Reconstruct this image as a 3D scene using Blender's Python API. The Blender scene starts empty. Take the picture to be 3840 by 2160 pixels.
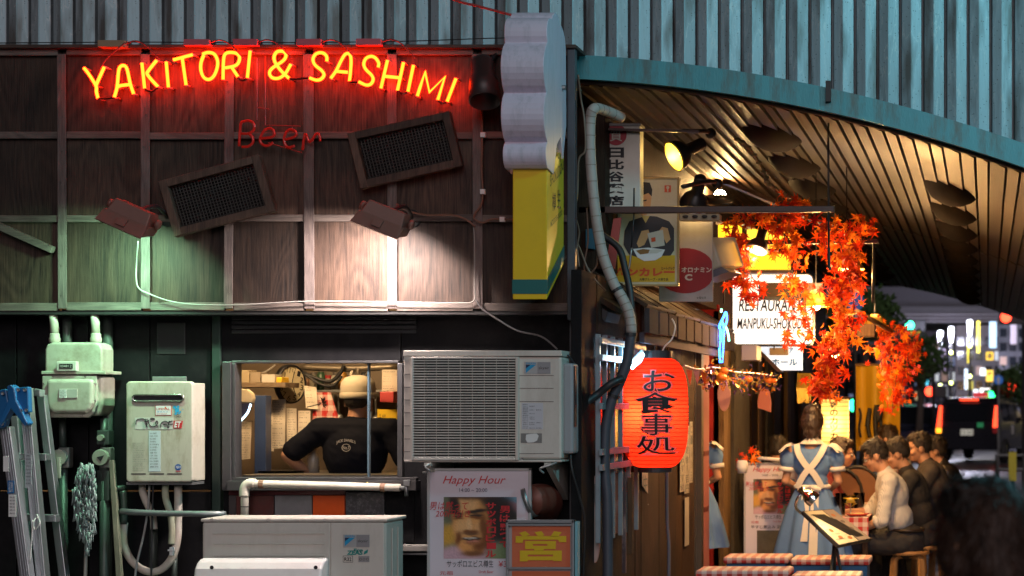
import bpy, bmesh, math, random
from mathutils import Vector, Matrix, Euler, noise as mnoise
random.seed(7)
R = math.radians
SC = bpy.context.scene
COL = SC.collection
# ------------------------------------------------------------------ camera
# F, VX, VY: focal length and vanishing point in photograph pixels (3840 wide); ZC: lens height in metres
F, VX, VY, ZC = 7480.0, 3700.0, 1530.0, 1.55
cam = bpy.data.cameras.new('camera'); camo = bpy.data.objects.new('camera', cam); COL.objects.link(camo)
camo.location = (0, 0, ZC); camo.rotation_euler = (R(90), 0, 0)
cam.sensor_width = 36; cam.lens = F / 3840 * 36
cam.shift_x = (1920 - VX) / 3840; cam.shift_y = (VY - 1080) / 3840
cam.clip_start = .1; cam.clip_end = 600
cam.dof.use_dof = True; cam.dof.focus_distance = 11.2; cam.dof.aperture_fstop = 3.2
SC.camera = camo
# ------------------------------------------------------------------ night sky, sun lamp standing in for city glow, exposure
SUN_EL, SUN_AZ = R(20), R(14)          # glow comes over the photographer's right shoulder
w = bpy.data.worlds.new('World'); SC.world = w; w.use_nodes = True
wn = w.node_tree; bg = wn.nodes['Background']
sky = wn.nodes.new('ShaderNodeTexSky'); sky.sky_type = 'NISHITA'; sky.sun_disc = False
sky.sun_elevation = R(-6); sky.sun_rotation = R(180) - SUN_AZ
wn.links.new(sky.outputs[0], bg.inputs[0]); bg.inputs[1].default_value = 0.10
sl = bpy.data.lights.new('sun', 'SUN'); sl.energy = .82; sl.angle = R(30); sl.color = (1, .87, .9)
so = bpy.data.objects.new('sun', sl); COL.objects.link(so)
so.rotation_euler = (R(90) - SUN_EL, 0, SUN_AZ)
vs = SC.view_settings; vs.view_transform = 'Standard'; vs.look = 'None'; vs.exposure = 0.0; vs.gamma = 1; vs.use_curve_mapping = False
cy = SC.cycles
cy.use_denoising = True
try: cy.denoiser = 'OPENIMAGEDENOISE'
except Exception: pass
cy.max_bounces = 6; cy.diffuse_bounces = 3; cy.glossy_bounces = 3; cy.transmission_bounces = 4; cy.transparent_max_bounces = 8
cy.sample_clamp_indirect = 4; cy.caustics_reflective = False; cy.caustics_refractive = False
# ------------------------------------------------------------------ helpers
def P(px, py, Y): return Vector(((px - VX) * Y / F, Y, ZC - (py - VY) * Y / F))
def X(px, Y): return (px - VX) * Y / F
def Z(py, Y): return ZC - (py - VY) * Y / F
def S(d, Y): return d * Y / F
MATS = {}
def nodes(m):
    m.use_nodes = True
    return m.node_tree.nodes, m.node_tree.links, m.node_tree.nodes['Principled BSDF']
def mat(name, col=(.5, .5, .5), rough=.6, metal=0, var=.15, scale=8., stretch=(1, 1, 1), bump=.0, bscale=60., dirt=0., dcol=(.03, .02, .015), dscale=3., emit=None, es=0., spec=.5, hue=0.):
    """plain painted / worn surface: colour wandering with noise, dirt blotches, fine relief"""
    if name in MATS: return MATS[name]
    m = bpy.data.materials.new(name); n, l, b = nodes(m); MATS[name] = m
    tc = n.new('ShaderNodeTexCoord'); mp = n.new('ShaderNodeMapping'); mp.inputs['Scale'].default_value = stretch
    l.new(tc.outputs['Object'], mp.inputs[0])
    nz = n.new('ShaderNodeTexNoise'); nz.inputs['Scale'].default_value = scale; nz.inputs['Detail'].default_value = 4
    l.new(mp.outputs[0], nz.inputs['Vector'])
    cr = n.new('ShaderNodeMix'); cr.data_type = 'RGBA'
    cr.inputs[6].default_value = (*[max(0, c * (1 - var)) for c in col], 1); cr.inputs[7].default_value = (*[min(1, c * (1 + var)) for c in col], 1)
    l.new(nz.outputs['Fac'], cr.inputs[0]); out = cr.outputs[2]
    if dirt:
        n2 = n.new('ShaderNodeTexNoise'); n2.inputs['Scale'].default_value = dscale; n2.inputs['Detail'].default_value = 8; n2.inputs['Roughness'].default_value = .7
        l.new(mp.outputs[0], n2.inputs['Vector'])
        mr = n.new('ShaderNodeMapRange'); mr.inputs[1].default_value = .48; mr.inputs[2].default_value = .72; mr.inputs[3].default_value = 0; mr.inputs[4].default_value = dirt
        l.new(n2.outputs['Fac'], mr.inputs[0])
        c2 = n.new('ShaderNodeMix'); c2.data_type = 'RGBA'; c2.inputs[7].default_value = (*dcol, 1)
        l.new(mr.outputs[0], c2.inputs[0]); l.new(out, c2.inputs[6]); out = c2.outputs[2]
    if hue:
        oi = n.new('ShaderNodeObjectInfo'); hs = n.new('ShaderNodeHueSaturation'); ma = n.new('ShaderNodeMapRange')
        ma.inputs[3].default_value = 1 - hue; ma.inputs[4].default_value = 1 + hue
        l.new(oi.outputs['Random'], ma.inputs[0]); l.new(ma.outputs[0], hs.inputs['Value']); l.new(out, hs.inputs['Color']); out = hs.outputs[0]
    l.new(out, b.inputs['Base Color'])
    b.inputs['Roughness'].default_value = rough; b.inputs['Metallic'].default_value = metal; b.inputs['Specular IOR Level'].default_value = spec
    if bump:
        n3 = n.new('ShaderNodeTexNoise'); n3.inputs['Scale'].default_value = bscale; n3.inputs['Detail'].default_value = 3
        l.new(mp.outputs[0], n3.inputs['Vector'])
        bp = n.new('ShaderNodeBump'); bp.inputs['Strength'].default_value = bump; bp.inputs['Distance'].default_value = .01
        l.new(n3.outputs['Fac'], bp.inputs['Height']); l.new(bp.outputs[0], b.inputs['Normal'])
    if emit:
        b.inputs['Emission Color'].default_value = (*emit, 1); b.inputs['Emission Strength'].default_value = es
    return m
def emat(name, col, st):
    if name in MATS: return MATS[name]
    m = bpy.data.materials.new(name); n, l, b = nodes(m); MATS[name] = m
    b.inputs['Base Color'].default_value = (*[min(1, c) * .6 for c in col], 1); b.inputs['Emission Color'].default_value = (*col, 1); b.inputs['Emission Strength'].default_value = st
    return m
def woodmat(name, dark, light, gs=1., rough=.62, axis=2, rings=38., var=.3, spec=.35):
    """rotary-cut plywood / sawn timber: contour lines of a stretched noise + fibres"""
    if name in MATS: return MATS[name]
    m = bpy.data.materials.new(name); n, l, b = nodes(m); MATS[name] = m
    tc = n.new('ShaderNodeTexCoord'); oi = n.new('ShaderNodeObjectInfo')
    sc = n.new('ShaderNodeVectorMath'); sc.operation = 'SCALE'; sc.inputs[0].default_value = (37, 13, 71)
    l.new(oi.outputs['Random'], sc.inputs['Scale'])
    ad = n.new('ShaderNodeVectorMath'); l.new(tc.outputs['Object'], ad.inputs[0]); l.new(sc.outputs[0], ad.inputs[1])
    st = [1, 1, 1]; st[axis] = .22
    mp = n.new('ShaderNodeMapping'); mp.inputs['Scale'].default_value = st; l.new(ad.outputs[0], mp.inputs[0])
    nz = n.new('ShaderNodeTexNoise'); nz.inputs['Scale'].default_value = 4.2 * gs; nz.inputs['Detail'].default_value = 1.2; nz.inputs['Distortion'].default_value = .5
    l.new(mp.outputs[0], nz.inputs['Vector'])
    mu = n.new('ShaderNodeMath'); mu.operation = 'MULTIPLY'; mu.inputs[1].default_value = rings * 3.3; l.new(nz.outputs['Fac'], mu.inputs[0])
    si = n.new('ShaderNodeMath'); si.operation = 'SINE'; l.new(mu.outputs[0], si.inputs[0])
    st2 = [1, 1, 1]; st2[axis] = .045
    mp2 = n.new('ShaderNodeMapping'); mp2.inputs['Scale'].default_value = st2; l.new(ad.outputs[0], mp2.inputs[0])
    fi = n.new('ShaderNodeTexNoise'); fi.inputs['Scale'].default_value = 120 * gs; fi.inputs['Detail'].default_value = 5; fi.inputs['Roughness'].default_value = .7; l.new(mp2.outputs[0], fi.inputs['Vector'])
    bl = n.new('ShaderNodeTexNoise'); bl.inputs['Scale'].default_value = 3.1; bl.inputs['Detail'].default_value = 6; l.new(ad.outputs[0], bl.inputs['Vector'])
    a1 = n.new('ShaderNodeMath'); a1.operation = 'MULTIPLY_ADD'; a1.inputs[1].default_value = .11; a1.inputs[2].default_value = -.85; l.new(si.outputs[0], a1.inputs[0])
    a2 = n.new('ShaderNodeMath'); a2.operation = 'MULTIPLY_ADD'; a2.inputs[1].default_value = 1.6; l.new(fi.outputs['Fac'], a2.inputs[0]); l.new(a1.outputs[0], a2.inputs[2])
    a3 = n.new('ShaderNodeMath'); a3.operation = 'MULTIPLY_ADD'; a3.inputs[1].default_value = 1.05; l.new(bl.outputs['Fac'], a3.inputs[0]); l.new(a2.outputs[0], a3.inputs[2])
    cr = n.new('ShaderNodeMix'); cr.data_type = 'RGBA'; cr.inputs[6].default_value = (*dark, 1); cr.inputs[7].default_value = (*light, 1)
    l.new(a3.outputs[0], cr.inputs[0])
    hs = n.new('ShaderNodeHueSaturation'); ma = n.new('ShaderNodeMapRange'); ma.inputs[3].default_value = 1 - var; ma.inputs[4].default_value = 1 + var
    l.new(oi.outputs['Random'], ma.inputs[0]); l.new(ma.outputs[0], hs.inputs['Value']); l.new(cr.outputs[2], hs.inputs['Color']); l.new(hs.outputs[0], b.inputs['Base Color'])
    b.inputs['Roughness'].default_value = rough; b.inputs['Specular IOR Level'].default_value = spec
    bp = n.new('ShaderNodeBump'); bp.inputs['Strength'].default_value = .35; bp.inputs['Distance'].default_value = .004
    l.new(a2.outputs[0], bp.inputs['Height']); l.new(bp.outputs[0], b.inputs['Normal'])
    return m
class MB:
    """collects shapes; build() links them as one mesh object with its origin at the shape's centre"""
    def __init__(s): s.v, s.f, s.k = [], [], []
    def add(s, vs, fs, k=0):
        o = len(s.v); s.v += [Vector(v) for v in vs]; s.f += [tuple(i + o for i in f) for f in fs]; s.k += [k] * len(fs); return s
    def box(s, x0, x1, y0, y1, z0, z1, k=0):
        return s.add([(x, y, z) for x in (x0, x1) for y in (y0, y1) for z in (z0, z1)], [(0, 1, 3, 2), (4, 6, 7, 5), (0, 4, 5, 1), (2, 3, 7, 6), (0, 2, 6, 4), (1, 5, 7, 3)], k)
    def pbox(s, x0, y0, x1, y1, Y0, Y1, k=0):
        return s.box(X(x0, Y0), X(x1, Y0), Y0, Y1, Z(y1, Y0), Z(y0, Y0), k)
    def quad(s, a, b, c, d, k=0): return s.add([a, b, c, d], [(0, 1, 2, 3)], k)
    def prism(s, pts, off, k=0):
        """polygon pts (3D) pushed along vector off"""
        n = len(pts); off = Vector(off); vs = [Vector(p) for p in pts]; vs += [p + off for p in vs]
        return s.add(vs, [tuple(range(n)), tuple(range(2 * n - 1, n - 1, -1))] + [(i, i + n, (i + 1) % n + n, (i + 1) % n) for i in range(n)], k)
    def ppoly(s, pp, Y0, Y1, k=0): return s.prism([P(x, y, Y0) for x, y in pp], (0, Y1 - Y0, 0), k)
    def tube(s, pts, r, n=8, k=0, smooth=0, closed=False):
        pts = [Vector(p) for p in pts]
        if smooth: pts = catmull(pts, smooth, closed)
        m = len(pts); rr = r if isinstance(r, (list, tuple)) else None
        prev = None; rings = []
        for i in range(m):
            if closed: t = pts[(i + 1) % m] - pts[i - 1]
            else: t = pts[min(i + 1, m - 1)] - pts[max(i - 1, 0)]
            if t.length < 1e-9: t = Vector((0, 0, 1))
            t.normalize()
            if prev is None: a = t.orthogonal().normalized()
            else:
                a = prev - t * prev.dot(t)
                a = a.normalized() if a.length > 1e-6 else t.orthogonal().normalized()
            prev = a; b = t.cross(a)
            q = (rr[0] + (rr[-1] - rr[0]) * i / (m - 1) if len(rr) == 2 else rr[min(i, len(rr) - 1)]) if rr else r
            rings.append([pts[i] + (a * math.cos(2 * math.pi * j / n) + b * math.sin(2 * math.pi * j / n)) * q for j in range(n)])
        vs = [p for g in rings for p in g]; fs = []
        for i in range(m if closed else m - 1):
            i2 = (i + 1) % m
            fs += [(i * n + j, i * n + (j + 1) % n, i2 * n + (j + 1) % n, i2 * n + j) for j in range(n)]
        if not closed: fs += [tuple(range(n - 1, -1, -1)), tuple((m - 1) * n + j for j in range(n))]
        return s.add(vs, fs, k)
    def lathe(s, prof, c, n=24, k=0, M=None, cap=False):
        """prof: (radius, height) pairs about the local z axis; M: optional rotation"""
        c = Vector(c); vs = []; m = len(prof)
        for r, h in prof:
            for j in range(n):
                p = Vector((r * math.cos(2 * math.pi * j / n), r * math.sin(2 * math.pi * j / n), h)); vs.append(c + (M @ p if M else p))
        fs = [(i * n + j, i * n + (j + 1) % n, (i + 1) * n + (j + 1) % n, (i + 1) * n + j) for i in range(m - 1) for j in range(n)]
        if cap: fs += [tuple(range(n - 1, -1, -1)), tuple((m - 1) * n + j for j in range(n))]
        return s.add(vs, fs, k)
    def ell(s, c, r, k=0, M=None, n=14, m=9):
        if not isinstance(r, (tuple, list)): r = (r, r, r)
        c = Vector(c); vs = []
        for i in range(m + 1):
            a = math.pi * i / m
            for j in range(n):
                b = 2 * math.pi * j / n; p = Vector((r[0] * math.sin(a) * math.cos(b), r[1] * math.sin(a) * math.sin(b), -r[2] * math.cos(a))); vs.append(c + (M @ p if M else p))
        return s.add(vs, [(i * n + j, i * n + (j + 1) % n, (i + 1) * n + (j + 1) % n, (i + 1) * n + j) for i in range(m) for j in range(n)], k)
    def text(s, body, a, b, c, k=0, bold=0., shear=0., fit=None):
        """lettering filling the parallelogram a (bottom left), b (bottom right), c (top left)"""
        vs, fs = glyphs(body, bold, shear)
        x0 = min(v[0] for v in vs); x1 = max(v[0] for v in vs); y0 = min(v[1] for v in vs); y1 = max(v[1] for v in vs)
        a, b, c = Vector(a), Vector(b), Vector(c)
        return s.add([a + (b - a) * ((v[0] - x0) / (x1 - x0)) + (c - a) * ((v[1] - y0) / (y1 - y0)) for v in vs], fs, k)
    def ptext(s, body, x0, y0, x1, y1, Y, k=0, bold=0., shear=0.):
        return s.text(body, P(x0, y1, Y), P(x1, y1, Y), P(x0, y0, Y), k, bold, shear)
    def build(s, name, mats, parent=None, smooth=False, bevel=0., seg=2, auto=0):
        if not isinstance(mats, (list, tuple)): mats = [mats]
        lo = Vector([min(v[i] for v in s.v) for i in range(3)]); hi = Vector([max(v[i] for v in s.v) for i in range(3)]); c = (lo + hi) / 2
        me = bpy.data.meshes.new(name); me.from_pydata([v - c for v in s.v], [], s.f)
        for m in mats: me.materials.append(m)
        me.polygons.foreach_set('material_index', s.k)
        if smooth: me.polygons.foreach_set('use_smooth', [True] * len(me.polygons))
        me.validate(); me.update()
        if not smooth or bevel:
            bm = bmesh.new(); bm.from_mesh(me); bmesh.ops.recalc_face_normals(bm, faces=bm.faces); bm.to_mesh(me); bm.free()
        o = link(name, me, parent, c)
        if auto:
            me.polygons.foreach_set('use_smooth', [True] * len(me.polygons))
            md = o.modifiers.new('edges', 'EDGE_SPLIT'); md.split_angle = R(auto)
        if bevel:
            md = o.modifiers.new('bevel', 'BEVEL'); md.width = bevel; md.segments = seg; md.limit_method = 'ANGLE'; md.angle_limit = R(40)
        return o
def link(name, me, parent=None, loc=(0, 0, 0)):
    o = bpy.data.objects.new(name, me); COL.objects.link(o)
    o.location = Vector(loc)
    if parent:
        o.parent = parent; q = parent; base = Vector((0, 0, 0))
        while q: base += q.location; q = q.parent
        o.location = Vector(loc) - base
    return o
def catmull(p, n, closed=False):
    out = []; m = len(p)
    for i in range(m if closed else m - 1):
        g = (lambda j: p[j % m]) if closed else (lambda j: p[max(0, min(m - 1, j))])
        a, b, c, d = g(i - 1), g(i), g(i + 1), g(i + 2)
        for k in range(n):
            t = k / n; out.append(.5 * ((2 * b) + (c - a) * t + (2 * a - 5 * b + 4 * c - d) * t * t + (3 * b - a - 3 * c + d) * t ** 3))
    if not closed: out.append(p[-1])
    return out
WORK = bpy.data.scenes.new('workbench')      # scratch scene, emptied again at the end
def evaluated(o):
    WORK.collection.objects.link(o)
    with bpy.context.temp_override(scene=WORK, view_layer=WORK.view_layers[0]): dg = bpy.context.evaluated_depsgraph_get(); dg.update()
    return o.evaluated_get(dg)
GL = {}
def glyphs(body, bold=0., shear=0.):
    key = (body, bold, shear)
    if key not in GL:
        cu = bpy.data.curves.new('t', 'FONT'); cu.body = body; cu.offset = bold; cu.shear = shear; cu.resolution_u = 3
        o = bpy.data.objects.new('t', cu); e = evaluated(o); me = e.to_mesh()
        GL[key] = ([tuple(v.co) for v in me.vertices], [tuple(q.vertices) for q in me.polygons])
        e.to_mesh_clear(); bpy.data.objects.remove(o); bpy.data.curves.remove(cu)
    return GL[key]
def thing(name, label, cat, loc, group=None):
    o = bpy.data.objects.new(name, None); COL.objects.link(o); o.empty_display_size = .1; o.location = Vector(loc); return tag(o, label, cat, group)
def tag(o, label, cat, group=None):
    o['label'] = label; o['category'] = cat
    if group: o['group'] = group
    return o
def struct(o, kind='structure'): o['kind'] = kind; return o
def lamp(name, kind, loc, energy, col, parent=None, size=.05, aim=None, **kw):
    li = bpy.data.lights.new(name, kind); li.energy = energy; li.color = col
    if kind == 'AREA':
        li.shape = 'RECTANGLE'; li.size = size if not isinstance(size, tuple) else size[0]; li.size_y = size if not isinstance(size, tuple) else size[1]
    else: li.shadow_soft_size = size
    for k, v in kw.items(): setattr(li, k, v)
    o = link(name, li, parent, loc)
    if aim is not None: o.rotation_euler = (Vector(aim) - Vector(loc)).to_track_quat('-Z', 'Y').to_euler()
    return o
BLK = mat('black_paint', (.018, .018, .02), .5, var=.3, bump=.05)
INK = mat('black_ink', (.012, .012, .014), .6, var=.1)
RED = mat('red_ink', (.55, .025, .03), .6, var=.1)
WHT = mat('white_print', (.75, .74, .72), .55, var=.05)
STEEL = mat('worn_steel', (.35, .36, .36), .4, .8, var=.2, dirt=.5)
# ================================================================== setting: ground and road
m = mat('asphalt', (.05, .05, .055), .38, var=.35, scale=5, bump=.15, bscale=180, dirt=.4, dcol=(.1, .1, .105))
g = struct(MB().quad((-160, -6, 0), (160, -6, 0), (160, 320, 0), (-160, 320, 0)).build('ground', m))
pv = mat('paving', (.2, .19, .18), .55, var=.25, scale=3, bump=.1, dirt=.5, dcol=(.07, .065, .06))
pave = struct(MB().box(-9, 3.4, 8.0, 32, .004, .02).build('pavement', pv))
mk = mat('road_marking', (.6, .6, .58), .6, var=.2, dirt=.5, dcol=(.1, .1, .1))
mb = MB()
for i in range(9): mb.box(-9 + i * 1.0, -8.5 + i * 1.0, 44, 48, .004, .008)
for i in range(8): mb.box(2.2, 2.35, 34 + i * 9, 39 + i * 9, .004, .008)
mb.box(-9, 9, 50, 50.35, .004, .008)
struct(mb.build('road_marking', mk))
# ================================================================== railway bridge: corrugated fascia, arch flange, boarded vault
def arch(px): return 199 + 9e-5 * (px - 1900) ** 2      # upper edge of the flange, in photograph pixels at Y = 11.25
bridge = thing('railway_bridge', 'corrugated steel railway bridge with a boarded arch vault over the alley', 'bridge', (0, 19, 0))
def girder_mat():
    m = mat('galvanised_steel', (.29, .365, .40), .5, .2, var=.22, scale=2.2, stretch=(3, 1, .35), dirt=.45, dcol=(.12, .11, .10), dscale=5, hue=.12)
    n, l, b = nodes(m); base = b.inputs['Base Color'].links[0].from_socket
    tc = n.new('ShaderNodeTexCoord')
    vo = n.new('ShaderNodeTexVoronoi'); vo.inputs['Scale'].default_value = 42; l.new(tc.outputs['Object'], vo.inputs['Vector'])
    mr = n.new('ShaderNodeMapRange'); mr.inputs[1].default_value = .10; mr.inputs[2].default_value = .17; mr.inputs[3].default_value = .7; mr.inputs[4].default_value = 0
    l.new(vo.outputs['Distance'], mr.inputs[0])
    mx = n.new('ShaderNodeMix'); mx.data_type = 'RGBA'; mx.inputs[7].default_value = (.06, .055, .05, 1)
    l.new(mr.outputs[0], mx.inputs[0]); l.new(base, mx.inputs[6])
    oi = n.new('ShaderNodeObjectInfo'); sc = n.new('ShaderNodeVectorMath'); sc.operation = 'SCALE'; sc.inputs[0].default_value = (9, 17, 31); l.new(oi.outputs['Random'], sc.inputs['Scale'])
    ad = n.new('ShaderNodeVectorMath'); l.new(tc.outputs['Object'], ad.inputs[0]); l.new(sc.outputs[0], ad.inputs[1])
    ms = n.new('ShaderNodeMapping'); ms.inputs['Scale'].default_value = (5, 1, .8); l.new(ad.outputs[0], ms.inputs[0])
    st = n.new('ShaderNodeTexNoise'); st.inputs['Scale'].default_value = 2.6; st.inputs['Detail'].default_value = 7; l.new(ms.outputs[0], st.inputs['Vector'])
    # pale scratch veins
    ab = n.new('ShaderNodeMath'); ab.operation = 'SUBTRACT'; ab.inputs[1].default_value = .5; l.new(st.outputs['Fac'], ab.inputs[0])
    a2 = n.new('ShaderNodeMath'); a2.operation = 'ABSOLUTE'; l.new(ab.outputs[0], a2.inputs[0])
    m2 = n.new('ShaderNodeMapRange'); m2.inputs[1].default_value = 0; m2.inputs[2].default_value = .007; m2.inputs[3].default_value = .55; m2.inputs[4].default_value = 0; l.new(a2.outputs[0], m2.inputs[0])
    x2 = n.new('ShaderNodeMix'); x2.data_type = 'RGBA'; x2.inputs[7].default_value = (.55, .52, .5, 1); l.new(m2.outputs[0], x2.inputs[0]); l.new(mx.outputs[2], x2.inputs[6])
    # rain streaks
    m3 = n.new('ShaderNodeMapRange'); m3.inputs[1].default_value = .51; m3.inputs[2].default_value = .68; m3.inputs[3].default_value = 0; m3.inputs[4].default_value = .8; l.new(st.outputs['Fac'], m3.inputs[0])
    x3 = n.new('ShaderNodeMix'); x3.data_type = 'RGBA'; x3.inputs[7].default_value = (.095, .082, .07, 1); l.new(m3.outputs[0], x3.inputs[0]); l.new(x2.outputs[2], x3.inputs[6])
    l.new(x3.outputs[2], b.inputs['Base Color'])
    return m
GM = girder_mat(); YG = 11.30
dk = mat('sooty_steel', (.03, .028, .026), .6, var=.3)
MB().box(X(-700, 11.5), X(5600, 11.5), 11.42, 11.5, Z(190, 11.42), Z(-420, 11.42)).build('backing_sheet', dk, bridge)
pitch = 83.4
for i in range(-3, 60):
    x0 = -62 + pitch * i + (0 if i < 30 else (i - 30) * 1.6); wd = pitch + (1.6 if i >= 30 else 0)
    def B(px): return min(178 if px < 2150 else arch(px) + 25, 1300)
    top = -420; prof = [(0, .075), (.045, .075), (.05, .028), (.09, .016), (.48, -.004), (.53, .0), (.93, .024), (.96, .075), (1, .075)]
    mb = MB(); a = [P(x0 + u * wd, B(x0 + u * wd), YG) + Vector((0, d, 0)) for u, d in prof]; b = [P(x0 + u * wd, top, YG) + Vector((0, d, 0)) for u, d in prof]
    n = len(prof); mb.add(a + b, [(j, j + 1, n + j + 1, n + j) for j in range(n - 1)])
    mb.build('corrugated_strip', GM, bridge)
# joint wires (paired cover strips in each groove)
flm = mat('flange_paint', (.06, .27, .31), .36, .3, var=.2, scale=3, dirt=.8, dcol=(.09, .075, .05), dscale=5, stretch=(2.2, 1, .5), bump=.08, bscale=90)
xs = [2150 + 43 * i for i in range(64)]
for j0 in range(0, 63, 9):
    seg = xs[j0:j0 + 10]; mb = MB(); vs = []
    for px in seg:
        t = arch(px); vs += [P(px, t, 11.22), P(px, t + 90, 11.22), P(px, t + 96, 11.30), P(px, t, 11.32)]
    fs = [(4 * i + q, 4 * i + (q + 1) % 4, 4 * i + 4 + (q + 1) % 4, 4 * i + 4 + q) for i in range(len(seg) - 1) for q in range(4)]
    fs += [(0, 1, 2, 3), tuple(4 * (len(seg) - 1) + q for q in (3, 2, 1, 0))]
    mb.add(vs, fs).build('flange_plate', flm, bridge)
lipm = mat('rusty_lip', (.10, .055, .035), .5, .3, var=.4, scale=12, bump=.1)
mb = MB(); mb.tube([P(px, arch(px) + 103, 11.3) for px in xs], S(9, 11.3), 6); mb.build('flange_lip', lipm, bridge)
# vault boards
vb = mat('vault_board', (.048, .025, .013), .5, 0, var=.6, scale=2.2, stretch=(6, .35, 6), dirt=.55, dcol=(.04, .026, .018), dscale=4, bump=.25, bscale=25, hue=.22, spec=.6)
YN, YS, YF = 11.34, 18.2, 28.0
def vz(px, Y=11.3): return P(px, arch(px) + 106, 11.3)
for sec, (ya, yb) in enumerate(((YN, YS - .03), (YS + .03, YF))):
    px = 2090; i = 0
    while px < 5000:
        wdt = 58 + 8 * math.sin(i * 2.3); a = vz(px); b = vz(px + wdt - 6); n = Vector((-(b.z - a.z), 0, b.x - a.x)).normalized()
        up = n * .03; la = n * (.006 * random.random()); lb = n * -.012
        mb = MB(); mb.add([(p.x, y, p.z) for y in (ya, yb) for p in (a + la, b + lb, b + up, a + up)], [(0, 1, 2, 3), (7, 6, 5, 4), (0, 4, 5, 1), (1, 5, 6, 2), (2, 6, 7, 3), (3, 7, 4, 0)])
        mb.build('vault_board', vb, bridge); px += wdt; i += 1
mb = MB(); mb.add([(p.x, y, p.z + .035) for y in (11.3, 28.1) for p in [vz(q) for q in range(1900, 5400, 100)]], [(i, i + 1, 35 + i + 1, 35 + i) for i in range(34)])
mb.build('vault_backing', dk, bridge)
mb = MB(); mb.add([(p.x, y, p.z + d) for y, d in ((YS - .035, -.02), (YS + .035, -.02)) for p in [vz(q) for q in range(2090, 5000, 60)]], [(i, i + 1, 49 + i + 1, 49 + i) for i in range(48)])
mb.build('seam_strip', mat('seam_steel', (.09, .06, .04), .5, .4, var=.3), bridge)
# hanging buckle plates under the boards, three rows running away under the vault
pm = mat('buckle_plate', (.017, .011, .008), .8, 0, spec=.15, var=.4, scale=7, dirt=.5, dcol=(.02, .015, .012), bump=.2, bscale=30)
prof = [(.0, -.085), (.05, -.082), (.10, -.07), (.145, -.045), (.175, -.015), (.185, .01), (.185, .03)]
pe = MB().lathe(prof, (0, 0, 0), 20); pl0 = None
for px in (2795, 3535, 4150):
    a, b = vz(px - 20), vz(px + 20); ang = math.atan2(b.z - a.z, b.x - a.x)
    for k in range(10):
        Y = (12.7 if px == 2795 else 13.6) + 1.45 * k
        if pl0 is None:
            o = pe.build('buckle_plate', pm, bridge, smooth=True); pl0 = o.data
        else: o = link('buckle_plate', pl0, bridge)
        c = vz(px); o.location = Vector((c.x, Y, c.z - .01)) - bridge.location; o.rotation_euler = (0, -ang, 0); o.scale = (1.15, 2.4, 1.6)
# far end of the vault and the abutment beyond the frame
am = mat('abutment_concrete', (.2, .19, .18), .7, var=.25, bump=.2, dirt=.5)
MB().box(4.9, 6.4, 11.5, 28, 0, 3).build('abutment', am, bridge)
mb = MB(); q = [vz(p) for p in range(1900, 5400, 100)]
mb.add([(p.x, 28.12, p.z) for p in q] + [(p.x, 28.12, 5.2) for p in q], [(i, i + 1, 35 + i + 1, 35 + i) for i in range(34)]); mb.build('far_fascia', dk, bridge)
# ================================================================== tavern front: timber upper wall
front = thing('tavern_building', 'dark timber tavern front with battened plywood above a black wall', 'building', (X(1100, 11), 11.1, 0))
PLY = woodmat('stained_plywood', (.006, .0036, .003), (.085, .050, .034), 1.0, rings=24, var=.5)
BAT = woodmat('grey_batten', (.055, .042, .04), (.19, .15, .135), 1.6, rings=14, var=.12)
BATH = woodmat('grey_batten_level', (.05, .04, .036), (.18, .145, .125), 1.6, axis=0, rings=14, var=.12)
bk = mat('wall_black', (.006, .006, .007), .6, spec=.12, var=.4, scale=6, bump=.08, bscale=40, dirt=.3, dcol=(.035, .033, .033))
YW = 11.0
MB().pbox(-700, 185, 2140, 1150, 11.03, 11.12).build('wall_backing', bk, front)
vx = [-390, -78, 232, 545, 858, 1158, 1470, 1790, 2150]; hy = [190, 508, 818, 1150]
for i in range(len(vx) - 1):
    for j in range(3):
        o = MB().pbox(vx[i] + 3, hy[j] + 4, vx[i + 1] - 3, hy[j + 1] - 3, YW + .004 * random.random(), YW + .025).build('plywood_panel', PLY, front)
for i, px in enumerate(vx[:-1]):
    wv = 17 + random.random() * 4; tilt = random.uniform(-3, 3)
    mb = MB(); mb.add([P(px + sx * wv + (tilt if y < 600 else -tilt), y, YW - .036 + dy) for dy in (0, .034) for sx, y in ((-1, 202), (1, 202), (1, 1158), (-1, 1158))], [(0, 1, 2, 3), (7, 6, 5, 4), (0, 4, 5, 1), (1, 5, 6, 2), (2, 6, 7, 3), (3, 7, 4, 0)])
    mb.build('batten', BAT, front, bevel=.003)
for j, py in enumerate(hy):
    for i in range(len(vx) - 1):
        h = (16, 13, 13, 15)[j]; d = random.uniform(-2, 2)
        MB().pbox(vx[i] + 16, py - h + d, vx[i + 1] - 16, py + h + d, YW - .028, YW - .001).build('rail', BATH, front, bevel=.003)
# nail heads on the battens and panel edges
nail = mat('nail_head', (.05, .04, .035), .4, .6, var=.3); nm0 = None
for px in vx[1:-1]:
    for py in (240, 330, 440, 560, 680, 770, 880, 990, 1100):
        q = P(px + random.uniform(-6, 6), py + random.uniform(-14, 14), YW - .0365)
        if nm0 is None: o = MB().lathe([(0, -.002), (.0042, -.0015), (.0046, .001)], q, 8, 0, Matrix.Rotation(R(90), 3, 'X')).build('nail_head', nail, front); nm0 = o.data
        else: link('nail_head', nm0, front, q)
# top plate and its cap, bottom ledge
MB().pbox(-700, 166, 2160, 180, YW - .06, 11.2).build('cap_board', woodmat('cap_wood', (.03, .02, .016), (.1, .065, .05), 1.4, axis=0, rings=12), front, bevel=.004)
MB().pbox(-700, 1165, 2150, 1180, YW - .02, 11.14).build('ledge', mat('ledge_black', (.02, .02, .02), .5, var=.3), front, bevel=.003)
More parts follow.
